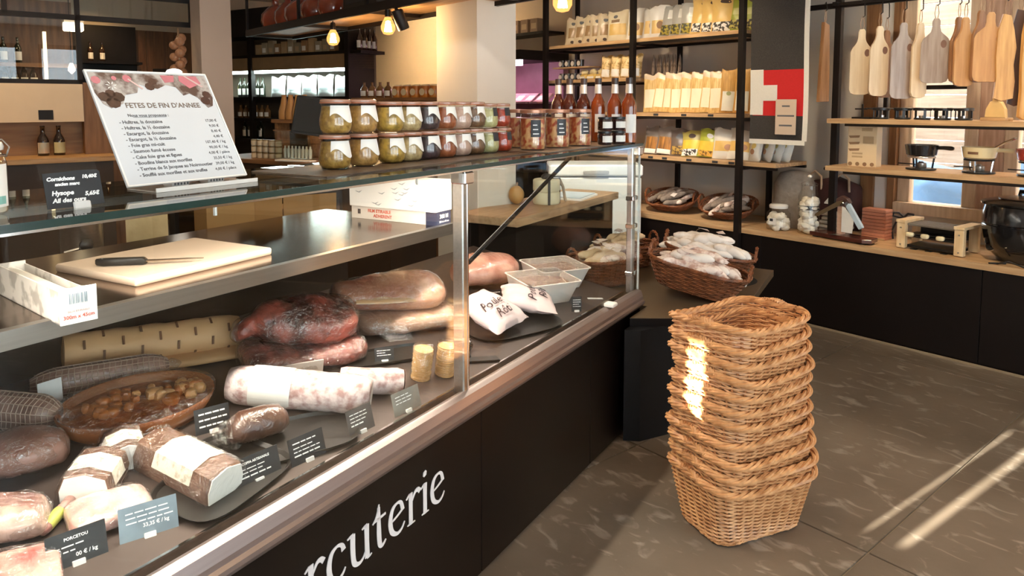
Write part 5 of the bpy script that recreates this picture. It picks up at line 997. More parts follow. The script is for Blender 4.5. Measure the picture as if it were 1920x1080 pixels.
# ------------------------------------------------------------------ sausage baskets on the counter
for t_, lab, sd, tx in ((-3.93, 'shallow dark basket of grey sausages on the counter, left one', 31, 'left counter basket'), (-3.36, 'shallow dark basket of grey sausages on the counter by the post', 32, 'counter basket by the post')):
    rr = RZ(8) @ RX(22); oval_basket(lab, FB, (t_, .27, CT + .062), rr, .24, .165, .07, M_wickd)
    fill(FB @ T((t_, .27, CT + .062)) @ rr, .24, .165, .05, 13, [M_sg, M_sg, M_sw] if sd == 32 else [M_sg, M_sg, M_sg, M_sw], 'greyish dry sausage lying in the ' + tx, 'the ' + tx, sd, 0, 1, 55, 30, dome=.065)
# ------------------------------------------------------------------ banner
bn = thing('cloth_banner', 'hanging charcoal cloth banner with red field and white cross', 'banner', FB, (0, -.045, 0))
M_char = mat('charcoal_felt', (.060, .052, .046), .95, c2=(.035, .030, .027), scale=160, bump=.3, bscale=200); M_red = mat('red_felt', (.62, .02, .02), .9, var=.1, scale=120); M_felt = mat('white_felt', (.80, .76, .68), .9, var=.06, scale=120)
ba0, ba1 = -3.0, -2.585
def cloth(name, x0, x1, z0, z1, m, y=0, th=.004, par=None): 
    b = MB(); n_ = 12; Vv = []
    for k in range(n_ + 1):
        z = z0 + (z1 - z0) * k / n_; off = .010 * math.sin(z * 5.0) 
        for x in (x0, x1):
            for dy in (0, th): Vv.append((x, y + dy + off + .012 * (x - ba0), z))
    Fs = []
    for k in range(n_): a = 4 * k; Fs += [(a, a + 2, a + 6, a + 4), (a + 1, a + 5, a + 7, a + 3), (a, a + 4, a + 5, a + 1), (a + 2, a + 3, a + 7, a + 6)]
    Fs += [(0, 1, 3, 2), (4 * n_, 4 * n_ + 2, 4 * n_ + 3, 4 * n_ + 1)]; b.add(Vv, Fs); return b.obj(name, m, par or bn, smooth=60)
cloth('charcoal_field', ba0, ba1, 1.335, 2.62, M_char); cloth('white_border', ba1, ba1 + .035, 1.33, 2.62, M_felt, -.001); cloth('white_hem', ba0, ba1 + .02, 1.30, 1.335, M_felt, -.001)
cloth('red_field', ba0 + .02, ba1, 1.51, 1.845, M_red, -.003, .003)
cloth('white_cross', ba0, ba0 + .105, 1.515, 1.85, M_felt, -.006, .003); cloth('white_cross_arm', ba0 + .10, ba0 + .215, 1.62, 1.735, M_felt, -.006, .003)
pt = thing('paper_price_tag', 'beige printed paper tag pinned to the lower right of the banner', 'tag', FB, (-2.70, -.062, 1.375)); MB().box(-.08, .08, 0, .002, 0, .255, .002).obj('card', mat('beige_card', (.66, .52, .40), .6, var=.06), pt)
for k, (w_, z) in enumerate(((.06, .20), (.13, .13), (.10, .06))): MB().box(-w_ / 2, w_ / 2, -.0006, 0, z, z + .012).obj('printed_line', M_inkg, pt)
# items on the counter between the posts
dk_ = thing('dark_tote', 'dark red-brown tote sack with rope handles, printed with a white 4', 'sack', FB, (-2.60, .53, CT), R(-4))
b = MB(); loft(b, [(-.19, 0, .16, .05, .16), (-.17, 0, .18, .09, .18), (0, 0, .20, .11, .20), (.17, 0, .18, .09, .18), (.19, 0, .16, .05, .16)], 20, .6, .01, 10, 3); b.obj('sack', mat('dark_oxblood_cloth', (.055, .014, .014), .8, var=.4, scale=12), dk_, smooth=60)
for s in (-1, 1): MB().tube([(s * .11 - .05, -.09, .30), (s * .11 - .05, -.10, .40), (s * .11, -.10, .44), (s * .11 + .05, -.10, .40), (s * .11 + .05, -.09, .30)], .009, 6).obj('rope_handle', mat('jute_rope', (.55, .40, .28), .8), dk_, smooth=60)
MB().tube([(-.06, -.06, .46), (.06, -.06, .46)], .012, 8).obj('cross_grip', M_black, dk_); MB().tube([(0, -.06, .36), (0, -.06, .46)], .010, 8).obj('grip_stem', M_black, dk_)
text('4', .13, T((-.02, -.112, .17)) @ RX(90), M_chalk, 'printing', dk_, 'LEFT', .002, .0005)
cu_ = tag(MB().lathe([(.13, 0), (.15, .05), (.155, .2), (.15, .34), (.11, .42), (.04, .44), (0, .44)], 24).obj('grey_pouf', mat('grey_wool', (.34, .29, .25), .95, var=.2, scale=30, bump=.4, bscale=60), None, FB, (-2.845, .37, CT), 0, 60), 'round grey wool cushion roll standing behind the jars', 'cushion')
M_mer = mat('white_meringue', (.86, .80, .70), .75, var=.12, scale=14, bump=.2)
mme = [MB().blob((0, 0, 0), (.034, .031, .026), 12, 8, .3, 3, k, 1).mesh('meringue', M_mer, 60) for k in range(3)]
def sweet_jar(label, t_, e_, r_, h_, lid, n_, tiers):
    j = thing('sweet_jar', label, 'jar', FB, (t_, e_, CT), 0); 
    MB().lathe([(r_ * .8, 0), (r_, .01), (r_, h_ * .78), (r_ * .75, h_ * .9), (r_ * .72, h_)], 24, cap=False).obj('glass_body', M_jar, j, smooth=50)
    rs = random.Random(int(h_ * 1000))
    for i in range(n_):
        a = rs.uniform(0, 6.28); q = r_ * .66 * (.45 + .55 * rs.random()); link('meringue', mme[i % 3], j, None, (q * math.cos(a), q * math.sin(a), .025 + (h_ * .72 - .03) * i / n_), RZ(rs.uniform(0, 180)) @ RX(rs.uniform(-40, 40)))
    if lid == 'knob': MB().lathe([(0, 0), (r_ * .8, 0), (r_ * .8, .012), (r_ * .4, .03), (r_ * .12, .04), (.008, .05), (.016, .062), (.012, .075), (0, .078)], 20, cap=False).obj('lid', M_jar, j, None, (0, 0, h_), 0, 50); MB().blob((0, 0, h_ + .066), (.016, .016, .014), 12, 8).obj('knob', mat('milky_glass', (.8, .78, .74), .2, coat=.6), j, smooth=60)
    else: MB().lathe([(0, 0), (r_ * .8, 0), (r_ * .82, .02), (r_ * .7, .03), (0, .032)], 20, cap=False).obj('lid', mat('milky_glass', (.8, .78, .74), .2, coat=.6), j, None, (0, 0, h_), 0, 50)
    return j
j = sweet_jar('squat glass jar of white meringues with a dark label', -2.83, .115, .085, .17, 'flat', 46, 1); MB().box(-.03, .03, -.0885, -.0865, .05, .10).obj('label', M_lab, j); MB().box(-.02, .005, -.0895, -.0885, .075, .095).obj('emblem', M_ink, j)
j = sweet_jar('tall two-tier glass jar of white meringues with knob lid', -2.60, .13, .075, .36, 'knob', 70, 2); MB().lathe([(.076, 0), (.06, .01), (.06, .02), (.076, .03)], 20, cap=False).obj('waist_ring', M_ink, j, None, (0, 0, .185), 0, 50)
cl = thing('folded_towels', 'pile of folded grey-white towels beside the slicer', 'towels', FB, (-2.50, .33, CT), R(-6))
for k, (w_, h_) in enumerate(((.10, .03), (.11, .028), (.09, .025), (.08, .03), (.085, .028))): loft(MB(), [(-w_, 0, .016, .06, .012), (-w_ * .8, 0, .018, .075, .016), (0, 0, .015, .08, .014), (w_ * .8, 0, .019, .075, .017), (w_, 0, .016, .06, .012)], 14, .6, .003, 20, k).obj('towel', mat('grey_white_towel', (.58, .52, .45), .9, var=.2, scale=20), cl, None, (.008 * (k % 2), 0, k * .031), R(k * 3), 60)
# sausage guillotine
gu = thing('sausage_slicer', 'wooden sausage guillotine with raised blade lever', 'slicer', FB, (-2.32, .085, CT), R(-6))
MB().prism([(-.22, -.06), (.18, -.075), (.23, -.04), (.21, .07), (-.19, .09)], .012, .04, .003).obj('base', mat('mahogany_base', (.10, .03, .02), .25, var=.35, scale=5, coat=.5), gu)
MB().box(-.21, -.17, -.04, .06, 0, .012).obj('foot', M_blackpl, gu); MB().box(.15, .19, -.05, .06, 0, .012).obj('foot', M_blackpl, gu)
MB().box(-.045, .0, -.01, .03, .04, .24, .003).obj('upright', mat('ridged_pink_block', (.60, .40, .30), .5, c2=(.45, .26, .18), scale=4, stretch=(1, 1, 12)), gu)
b = MB(); b.X = T((0, -.014, 0)) @ RX(90); b.prism([(-.005, .06), (.075, .06), (.085, .16), (.0, .25), (-.005, .25)], 0, .004); b.obj('guard_plate', mat('white_enamel', (.85, .83, .78), .3), gu)
b = MB(); b.X = T((.02, 0, .275)) @ RY(56); b.box(0, .21, -.02, .006, -.016, .016, .003); b.obj('lever_arm', mat('pale_blue_lever', (.55, .68, .78), .3), gu)
b = MB(); b.X = T((.02, .01, .275)) @ RY(180 - 22); b.prism([(-.02, -.012), (.2, -.02), (.225, -.004), (.2, .010), (-.02, .012)], 0, .01); b.X = T((-.01, .0, .27)) @ RY(0) @ RX(90); 
q = MB(); q.X = T((0, -.022, 0)) @ RX(90); q.prism([(-.02, .245), (.01, .285), (-.03, .275), (-.20, .165), (-.205, .150), (-.18, .150)], 0, .012); q.obj('blade', mat('bronze_blade', (.30, .22, .13), .35, .7), gu)
b = MB(); b.X = T((0, -.02, 0)) @ RX(90); b.prism([(-.055, .25), (.02, .235), (.05, .27), (.03, .30), (-.01, .315), (-.05, .29)], -.04, .0, .004); b.obj('pivot_head', mat('brown_pivot', (.10, .05, .04), .35), gu)
for x in (-.035, .0): MB().lathe([(.011, 0), (.011, .004), (.006, .006)], 12).obj('bolt', M_chrome, gu, None, (x, -.0205, .262), RX(90))
MB().prism([(-.06, -.085), (.02, -.07), (.035, -.035), (-.03, -.03)], .0405, .043).obj('blade_plate', M_steel, gu)
# ridged pink salt block and dark scarf
sb = thing('brick_candle_house', 'orange-pink ridged house-shaped block behind the slicer', 'ornament', FB, (-2.20, .34, CT), R(-4))
for k in range(9): MB().box(-.085, .085, -.05, .05, k * .024, k * .024 + .021, .003).obj('course', mat('salmon_brick', (.66, .27, .16), .7, c2=(.50, .18, .10), scale=10), sb)
MB().prism([(-.06, -.062), (.08, -.066), (.085, -.052), (-.05, -.05)], 0, .012).obj('doorstep', M_oak, sb)
bw = thing('black_ribbon', 'black bow ribbon hanging on the window sill by the grill', 'ribbon', FB, (-2.05, .42, CT + .16), 0)
for s in (-1, 1): MB().tube([(0, 0, 0), (s * .03, -.01, .03), (s * .065, -.015, .03), (s * .07, -.01, .005), (s * .03, 0, -.004), (0, 0, 0)], .008, 5).obj('loop', M_ink, bw, smooth=60)
MB().tube([(0, 0, 0), (-.05, -.01, -.04), (-.07, -.02, -.10), (-.06, -.02, -.159)], .006, 5).obj('tail', M_ink, bw, smooth=60)
# raclette grill
rg = thing('raclette_grill', 'long raclette grill with pale wooden ends and small pans', 'grill', FB, (-1.755, .22, CT), RZ(-4) @ Matrix.Scale(.93, 4))
M_ash = wood('pale_ash', (.80, .62, .38), (.68, .48, .26), 3, .5, axis=2)
for s in (-1, 1):
    for y in (-.13, .10): MB().box(s * .19 - .03, s * .19 + .03, y - .02, y + .02, .006, .185, .003).obj('wood_leg', M_ash, rg)
    MB().box(s * .19 - .035, s * .19 + .035, -.155, .125, .185, .205, .003).obj('wood_end', M_ash, rg)
    for y, z in ((-.151, .03), (-.151, .15)): MB().lathe([(.006, 0), (.006, .002)], 8).obj('screw', M_steel, rg, None, (s * .19, y + .0005, z), RX(90))
MB().box(-.16, .16, -.11, .10, .012, .03).obj('bottom_plate', M_blackpl, rg); MB().box(-.16, .16, -.115, .10, .085, .10).obj('pan_shelf', M_blackpl, rg)
MB().box(-.165, .165, -.12, .10, .168, .182, .003).obj('grill_plate', mat('grey_hotplate', (.28, .25, .22), .4, .6), rg)
for k in range(9): MB().box(-.16, .16, -.11 + k * .022, -.104 + k * .022, .182, .186).obj('hotplate_rib', MC['grey_hotplate'], rg)
MB().box(-.16, .16, .085, .10, .10, .168).obj('back_plate', M_blackpl, rg)
for k in range(3):
    x = -.11 + k * .10; p = MB().box(x - .04, x + .04, -.115, .0, .104, .112, .003).obj('pan', M_blackpl, rg); MB().tube([(x, -.115, .108), (x - .005, -.16, .122)], .007, 6).obj('pan_handle', M_steel, p); MB().blob((x - .006, -.175, .113), (.026, .02, .016), 12, 8, 0, 1, 0, .6).obj('grip', mat('pale_grip', (.85, .74, .48), .5), p, smooth=60)
    MB().box(x - .02, x + .02, -.135, -.10, .0015, .006).obj('shelf_tab', M_blackpl, rg)
# soup kettle
sk = thing('soup_kettle', 'large round black electric soup kettle at the right end of the counter', 'kettle', FB, (-1.285, .24, CT), RZ(-30) @ Matrix.Scale(1.1, 4))
kp = [(.10, 0), (.13, .004), (.135, .02), (.165, .05), (.195, .10), (.205, .17), (.207, .20), (.201, .205), (.201, .212), (.208, .217), (.205, .27), (.195, .315)]
MB().lathe(kp, 40).obj('body', mat('glossy_black_enamel', (.012, .011, .012), .16, var=.3, coat=.6), sk, smooth=40)
MB().lathe([(.2, .312), (.215, .318), (.217, .328), (.20, .335), (.16, .345), (.06, .356), (0, .357)], 40, cap=False).obj('lid', mat('black_lid_gloss', (.014, .013, .013), .2, coat=.5), sk, smooth=40)
MB().lathe([(.13, .3475), (.135, .352), (.10, .358), (.03, .362)], 32, cap=False).obj('lid_band', M_steel, sk, smooth=40)
MB().tube([(-.05, 0, .358), (-.045, 0, .385), (.045, 0, .385), (.05, 0, .358)], .011, 8).obj('lid_handle', M_blackpl, sk, smooth=60); MB().lathe([(.02, 0), (.022, .015), (.012, .025)], 14).obj('knob', M_blackpl, sk, None, (.09, -.02, .355), 0, 50)
kb = MB().lathe([(.032, 0), (.036, .006), (.030, .018), (0, .018)], 20, cap=False).obj('dial', M_blackpl, sk, None, (-.05, -.155, .085), RX(62), 50); MB().tube([(.034 * math.cos(a * .3142), .034 * math.sin(a * .3142), .008) for a in range(20)], .003, 5, True).obj('dial_ring', M_chrome, kb); MB().box(-.004, .004, -.026, .026, .018, .024).obj('dial_grip', M_blackpl, kb)
b = MB(); b.X = T((-.135, -.115, .12)) @ RZ(-48) @ RX(80); b.prism([(-.018, -.014), (.018, -.014), (0, .018)], 0, .0015); b.obj('warning_triangle', mat('cream_sticker', (.75, .64, .40), .5), sk); MB().lathe([(.008, 0), (.008, .004)], 10).obj('pilot_lamp', MC['cream_sticker'], sk, None, (.06, -.178, .10), RX(70))
tag(MB().tube([(-1.33, .06, CT + .006), (-1.40, -.0, CT + .006), (-1.36, .015, CT + .006), (-1.30, .012, CT + .03), (-1.22, .01, CT + .006), (-1.15, .03, CT + .006), (-1.0, .1, CT + .006)], .005, 6).obj('power_cable', M_blackpl, None, FB, smooth=60), 'thin black power cable trailing in front of the soup kettle', 'cable')
# on the fondue shelf
ZF = 1.1655
bx = thing('fondue_box', 'upright beige product box with stacked-pan picture on the fondue shelf', 'box', FB, (-2.22, .10, ZF), R(4)); MB().box(-.095, .095, 0, .10, 0, .30, .002).obj('carton', mat('beige_carton', (.72, .55, .34), .6, var=.06), bx)
for k in range(3): q = MB(); q.X = T((-.055, -.0012, .20 - k * .045)) @ RX(90); q.prism([(-.035, .012), (.04, .016), (.035, .0), (-.025, -.004)], 0, .001); q.obj('pan_print', mat('brown_pan_print', (.30, .17, .09), .5), bx)
for x, z, w_, h_ in ((.015, .275, .05, .012), (.03, .245, .07, .022), (.04, .16, .07, .05), (-.03, .085, .07, .012), (-.03, .062, .07, .012)): MB().box(x - w_ / 2, x + w_ / 2, -.0012, 0, z, z + h_).obj('print', mat('tan_print', (.52, .36, .2), .5), bx)
for k in range(4): MB().lathe([(.014, 0), (.014, .001)], 8).obj('mushroom_print', MC['brown_pan_print'], bx, None, (-.075 + .048 * k, -.0005, .018), RX(90))
def fondue(label, t_, e_, pot, ring, legs, handle_l, deco=None, forks=False, rz=0):
    f = thing('fondue_set', label, 'fondue set', FB, (t_, e_, ZF), R(rz))
    MB().lathe([(.085, 0), (.09, .004), (.088, .012), (.05, .014), (0, .014)], 28, cap=False).obj('base_plate', M_blackpl, f, smooth=50)
    for k in range(3): a = 2.09 * k + .5; MB().tube([(.065 * math.cos(a), .065 * math.sin(a), .012), (.075 * math.cos(a), .075 * math.sin(a), .085)], .006, 6).obj('leg', legs, f)
    MB().tube([(.078 * math.cos(i * .2618), .078 * math.sin(i * .2618), .085) for i in range(24)], .006, 6, True).obj('ring', ring, f, smooth=60)
    MB().lathe([(.03, .014), (.034, .02), (.032, .045), (.015, .05), (.013, .056), (0, .056)], 18, cap=False).obj('burner', mat('dull_burner', (.35, .32, .29), .3, .8), f, smooth=50); MB().tube([(-.03, -.01, .035), (-.13, -.03, .038)], .004, 5).obj('burner_handle', M_black, f)
    MB().lathe([(0, .09), (.07, .09), (.088, .10), (.098, .155), (.100, .165), (.094, .165), (.084, .106), (0, .10)], 30, cap=False).obj('pot', pot, f, smooth=50)
    MB().tube([(.09, 0, .148), (.13, 0, .150), (.175, 0, .148), (.19, 0, .146)], [.012, .013, .015, .010], 10).obj('pot_handle', pot, f, smooth=60)
    if deco: q = MB(); q.X = RZ(-95) @ T((0, 0, 0)); q.arcpatch(.0945, .0955, .122, .138, R(-18), R(18), 6); q.obj('badge', deco, f)
    if forks:
        for k in range(3): MB().tube([(.03 - .01 * k, .02 * k - .02, .12), (.13, .02 * k - .015, .195), (.185, .02 * k - .01, .225)], [.002, .006, .007], 6).obj('fork', M_chrome, f, smooth=60)
    return f
fondue('black fondue set with side handle, left one on the shelf', -1.865, .17, mat('black_enamel_pot', (.014, .013, .014), .2, coat=.5), M_steel, M_black, .18)
fondue('cream fondue set with forks resting in the pot', -1.535, .18, mat('cream_enamel_pot', (.80, .66, .38), .3, var=.08, coat=.5), M_black, M_chrome, .18, mat('brown_badge', (.2, .1, .05), .5), True)
fondue('red fondue set cut by the right edge of the picture', -1.245, .19, mat('red_enamel_pot', (.50, .035, .03), .25, coat=.5), M_black, M_chrome, .18, mat('tan_badge', (.7, .4, .25), .5))
# on the upper shelf: row of small warmers
ZU = 1.4955
for i, t_ in enumerate((-2.12, -1.98, -1.86, -1.74, -1.62)):
    r = thing('table_warmer', 'small black tea-light warmer on the upper window shelf, %s from the left' % order[i], 'warmer', FB, (t_, .14, ZU), R(10 * i), 'small warmers on the upper shelf')
    MB().lathe([(.045, 0), (.05, .004), (.048, .012), (0, .012)], 18, cap=False).obj('base', M_blackpl, r, smooth=50); MB().lathe([(.052, .058), (.056, .060), (.056, .075), (.050, .078), (0, .078)], 18, cap=False).obj('plate', M_blackpl, r, smooth=50)
    for k in range(5): a = k * 1.257; MB().box(-.008, .008, -.002, .002, .010, .062).obj('strut', M_blackpl, r, None, (.046 * math.cos(a), .046 * math.sin(a), 0), a + 1.57)
    MB().lathe([(.02, .012), (.02, .026), (0, .027)], 12, cap=False).obj('tea_light', M_steel, r); MB().tube([(-.05, 0, .07), (-.10, -.01, .072)], .005, 6).obj('handle', M_blackpl, r)
r = thing('stand_frame', 'small dark metal stand at the left end of the upper window shelf', 'stand', FB, (-2.235, .12, ZU), 0); MB().box(-.06, .06, -.03, .04, 0, .012).obj('base', M_black, r); MB().box(-.006, .006, -.005, .005, .012, .10).obj('stem', M_black, r); MB().box(-.05, .03, -.005, .005, .062, .072).obj('arm', M_black, r)
r = thing('wooden_bell', 'bell-shaped golden wooden cheese knife holder on the upper shelf', 'holder', FB, (-1.44, .12, ZU), R(-20)); b = MB(); b.X = T((0, .012, 0)) @ RX(90); b.prism([(-.065, .02), (.065, .02), (.06, .07), (.035, .115), (.02, .12), (.02, .135), (-.02, .135), (-.02, .12), (-.035, .115), (-.06, .07)], 0, .024, .003); b.obj('body', mat('golden_wood', (.80, .55, .24), .5), r); MB().box(-.08, .08, -.03, .04, 0, .02, .003).obj('foot', M_oak, r)
r = thing('glass_dish', 'pale glass dish at the right end of the upper shelf', 'dish', FB, (-1.16, .22, ZU), 0); MB().lathe([(.05, 0), (.09, .006), (.12, .03), (.118, .034), (.08, .012), (0, .01)], 24, cap=False).obj('dish', mat('pale_glassware', (.75, .76, .74), .15, coat=.6, alpha=.8), r, smooth=60)
# ------------------------------------------------------------------ hanging cutting boards
def board_poly(w, h, neck=.045, nl=.11, r_=.035):
    P = []; 
    for sx in (1, -1):
        side = [(w / 2 - r_, -h), (w / 2 - r_ * .3, -h + r_ * .3), (w / 2, -h + r_), (w / 2, -nl - .045), (w / 2 - .012, -nl - .018), (w / 2 * .62, -nl), (neck / 2 + .006, -nl + .022), (neck / 2, -nl + .05), (neck / 2, -.02), (neck / 2 * .6, -.003)]
        P += [(x * sx, z) for x, z in (side if sx == 1 else side[::-1])]
    return P
BW = {'pale': wood('pale_maple', (.74, .60, .42), (.62, .47, .30), 2.5, .5, axis=2), 'grey': wood('greyish_walnut', (.42, .34, .29), (.25, .18, .15), 2.5, .35, axis=2), 'walnut': wood('warm_walnut', (.38, .19, .085), (.22, .10, .04), 2.5, .4, axis=2), 'tan': wood('tan_acacia', (.60, .34, .15), (.44, .22, .085), 2.5, .4, axis=2), 'gold': wood('golden_olive_wood', (.72, .42, .15), (.50, .25, .07), 2.5, .45, axis=2), 'dark': wood('dark_bog_oak', (.10, .045, .028), (.05, .022, .014), 2.5, .5, axis=2)}
def hang(label, t_, e_, ztop, h, w, kind, rz, th=.018, mark=True, ring=.11, poly=None):
    o = thing('cutting_board', label, 'cutting board', FB, (t_, e_, ztop), RZ(rz), 'cutting boards hanging from the rack')
    b = MB(); b.X = T((0, th / 2, 0)) @ RX(90); b.prism(poly or board_poly(w, h), 0, th, .002); b.obj('board', BW[kind], o, smooth=30)
    if mark: MB().lathe([(0, .0006), (.022, .0006), (.022, 0)], 16, cap=False).obj('brand_mark', mat('burnt_mark', (.20, .10, .07), .6), o, None, (w * .28, -th / 2, -.165), RX(90) @ Matrix.Diagonal((.75, 1.15, 1, 1)))
    MB().tube([(0, 0, -.03), (-.012, -.002, .03), (-.004, 0, ring * .75), (.004, 0, ring * .75), (.012, .002, .03), (0, 0, -.028)], .0022, 5).obj('cord', mat('leather_cord', (.45, .28, .17), .7), o, smooth=60)
    MB().tube([(0, .0, ring * .7), (.014, 0, ring * .8), (.012, .0, 2.285 - ztop - .02), (0, 0, 2.31 - ztop), (-.012, 0, 2.29 - ztop)], .0035, 6).obj('hook', M_black, o, smooth=60)
    return o
E_ = .125
hang('pale maple board with round brand mark, first from the post', -2.262, E_, 2.11, .45, .135, 'pale', 18)
hang('brown walnut board half hidden behind the pale one', -2.14, E_ + .10, 2.10, .46, .125, 'walnut', 62, mark=False)
hang('whitish glaring board, second in the front row', -2.135, E_ - .02, 2.12, .47, .125, 'pale', 48)
hang('grey walnut board with faint brand mark, third in the front row', -1.985, E_ - .02, 2.13, .50, .14, 'grey', 36)
hang('pale edge-on board between the two grey walnut boards', -1.89, E_, 2.12, .485, .11, 'pale', 58)
hang('broad dark grey walnut board with round mark, in the middle', -1.79, E_ - .02, 2.14, .41, .16, 'grey', 20)
hang('narrow walnut board edge-on, right of the broad grey one', -1.675, E_ + .02, 2.14, .41, .12, 'walnut', 66, mark=False)
hang('tan board with pale stripe, second right of the broad grey one', -1.622, E_ - .03, 2.13, .425, .125, 'tan', 50, mark=False)
hang('walnut board with light edge, behind the tan boards', -1.555, E_ + .02, 2.17, .44, .12, 'walnut', 64, mark=False)
hang('wide tan acacia board with dark brand mark, rightmost of the handled boards', -1.49, E_ - .02, 2.15, .42, .165, 'tan', 20)
raw = [(-.05, -.50), (-.01, -.515), (.05, -.50), (.055, -.40), (.045, -.30), (.055, -.2), (.04, -.1), (.02, -.01), (-.02, 0), (-.045, -.1), (-.05, -.25), (-.042, -.38)]
hang('golden live-edge plank board with wavy side', -1.41, E_ - .01, 2.13, .5, .1, 'gold', 34, .022, False, poly=raw)
hang('long dark bog-oak plank board at the right end', -1.36, E_ + .06, 2.16, .56, .1, 'dark', 22, .022, False, poly=[(x * .9, z * 1.12) for x, z in raw])
hang('long golden plank board, last at the right end', -1.305, E_ + .02, 2.13, .6, .1, 'gold', 55, .022, False, poly=[(x * .8, z * 1.22) for x, z in raw])
hang('single dark brown plank hanging alone beside the banner', -2.60 + .11, .06, 2.17, .57, .1, 'walnut', 74, .03, False, poly=[(-.045, -.56), (.045, -.555), (.04, -.3), (.025, -.02), (-.02, 0), (-.035, -.3)])
# ================================================================== BACKGROUND
# hanging rack with lamps over the staff aisle
hr = thing('hanging_rack', 'black and oak rack hanging from the ceiling above the counter', 'rack', FB, (0, 0, 0))
MB().box(-6.62, -1.2, -2.50, -2.08, 2.235, 2.26, .002).obj('oak_board', M_oak, hr)
for e_ in (-2.515, -2.08): MB().box(-6.63, -1.2, e_, e_ + .025, 2.205, 2.265).obj('rail', M_black, hr)
for t_ in (-6.62, -5.5, -4.4, -3.3, -2.2, -1.25):
    for e_ in (-2.51, -2.075): MB().box(t_ - .012, t_ + .012, e_, e_ + .02, 2.265, 3.1).obj('hanger', M_black, hr)
    MB().box(t_ - .012, t_ + .012, -2.5, -2.07, 2.21, 2.234).obj('cross_bar', M_black, hr)
M_demi = mat('red_brown_demijohn', (.34, .05, .015), .12, c2=(.16, .02, .008), scale=5, coat=1)
for i, (t_, s, tx) in enumerate(((-6.45, 1.05, 'leftmost on the hanging rack'), (-6.18, .95, 'second on the hanging rack'), (-5.90, 1.15, 'middle one on the hanging rack'), (-5.60, 1.1, 'fourth on the hanging rack'), (-5.30, 1.0, 'rightmost on the hanging rack'))):
    d_ = thing('demijohn', 'round red-brown glass demijohn, ' + tx, 'bottle', FB, (t_, -2.30, 2.2605), R(40 * i), 'demijohns on the hanging rack'); MB().lathe([(.06 * s, 0), (.10 * s, .01), (.125 * s, .07), (.12 * s, .14), (.07 * s, .20), (.03 * s, .23), (.028 * s, .27), (.034 * s, .28)], 24).obj('glass_body', M_demi, d_, smooth=50); MB().lathe([(.02 * s, .27), (.024 * s, .30), (0, .31)], 12).obj('stopper', M_oak, d_)
cr = thing('slate_crate', 'dark chalkboard crate on the hanging rack above the spotlight', 'crate', FB, (-4.60, -2.30, 2.2605), 0); MB().box(-.24, .24, -.15, .15, 0, .25, .004).obj('crate', mat('blackened_wood', (.03, .022, .018), .6), cr); MB().box(-.2, .2, -.153, -.15, .05, .2).obj('panel', M_slate, cr)
# edison bulbs: clear globes with a glow added to the glass for bloom
def bulb_glow():
    if 'glowing_globe' in MC: return MC['glowing_globe']
    m = bpy.data.materials.new('glowing_globe'); m.use_nodes = True; nt = m.node_tree; N = nt.nodes; N.remove(N['Principled BSDF'])
    t = N.new('ShaderNodeBsdfTransparent'); t.inputs[0].default_value = (1, .95, .85, 1); e = N.new('ShaderNodeEmission'); e.inputs[0].default_value = (1, .46, .12, 1); e.inputs[1].default_value = .55
    a = N.new('ShaderNodeAddShader'); nt.links.new(t.outputs[0], a.inputs[0]); nt.links.new(e.outputs[0], a.inputs[1]); nt.links.new(a.outputs[0], N['Material Output'].inputs[0]); MC['glowing_globe'] = m; return m
def bulb(label, p):
    b = thing('pendant_bulb', label, 'lamp', FB, p, 0, 'bare bulbs under the hanging rack')
    s = 1.0
    MB().lathe([(.004, -.052), (.03, -.045), (.046, -.018), (.046, .006), (.034, .036), (.022, .058), (.018, .066)], 24, cap=False).obj('glass_globe', bulb_glow(), b, smooth=60)
    f = MB()
    for k in range(6): a = k * 1.047; f.tube([(.010 * math.cos(a), .010 * math.sin(a), .035), (.020 * math.cos(a), .020 * math.sin(a), -.03)], .005, 5)
    f.tube([(0, 0, .04), (0, 0, -.03)], .006, 6)
    f.obj('filament', emis('filament_glow', (1, .62, .24), 90), b, smooth=60)
    MB().lathe([(.019, .062), (.02, .10), (.016, .115), (.004, .12)], 16).obj('socket', M_black, b, smooth=50); MB().cyl((0, 0, .118), (0, 0, .128), .0035, 6).obj('cable', M_black, b)
    point('bulb_light', FB, (p[0], p[1], p[2] - .07), 6, (1, .62, .30), .045)
bulb('glowing bare bulb on the left, before the dark cabinet', (-4.908, -2.5, 2.074)); bulb('glowing bare bulb in the middle, beside a black spotlight', (-4.122, -2.5, 2.095)); bulb('glowing bare bulb on the right, in front of the packet shelves', (-2.50, -2.5, 2.085))
sp = thing('track_spotlight', 'black cylinder spotlight beside the middle bulb', 'spotlight', FB, (-4.02, -2.5, 2.203), RX(24)); MB().lathe([(.0, -.14), (.036, -.14), (.038, -.135), (.038, -.02), (.03, -.01), (.0, -.01)], 20, cap=False).obj('barrel', M_black, sp, smooth=50); MB().box(-.008, .008, -.008, .008, -.012, .0).obj('bracket', M_black, sp)
# far cabinet with lit chiller, square to the case
FC = frame(-31.35, Vector((-1.81, 8.0, 0)))
fc = thing('chiller_cabinet', 'tall black shop cabinet with lit chilled shelves in the background', 'cabinet', FC, (0, 0, 0))
MB().box(-2.6, 0, .42, .45, 0, 2.75).obj('back_panel', mat('dim_back_panel', (.10, .075, .05), .6), fc); MB().box(-2.6, 0, 0, .45, 2.42, 2.75).obj('crown', M_black, fc)
for x in (-2.6, -1.68, -.06): MB().box(x, x + .06, 0, .06, 0, 2.42).obj('post', M_black, fc)
MB().box(-.03, 0, .06, .42, 0, 2.42).obj('side_panel', M_black, fc)
for z in (2.19, 1.68, 1.42, 1.16, .9): MB().box(-2.6, 0, .02, .42, z - .035, z).obj('shelf', M_black, fc)
MB().box(-2.6, 0, .02, .42, 2.0, 2.155).obj('canopy', mat('brown_canopy', (.28, .17, .08), .6), fc)
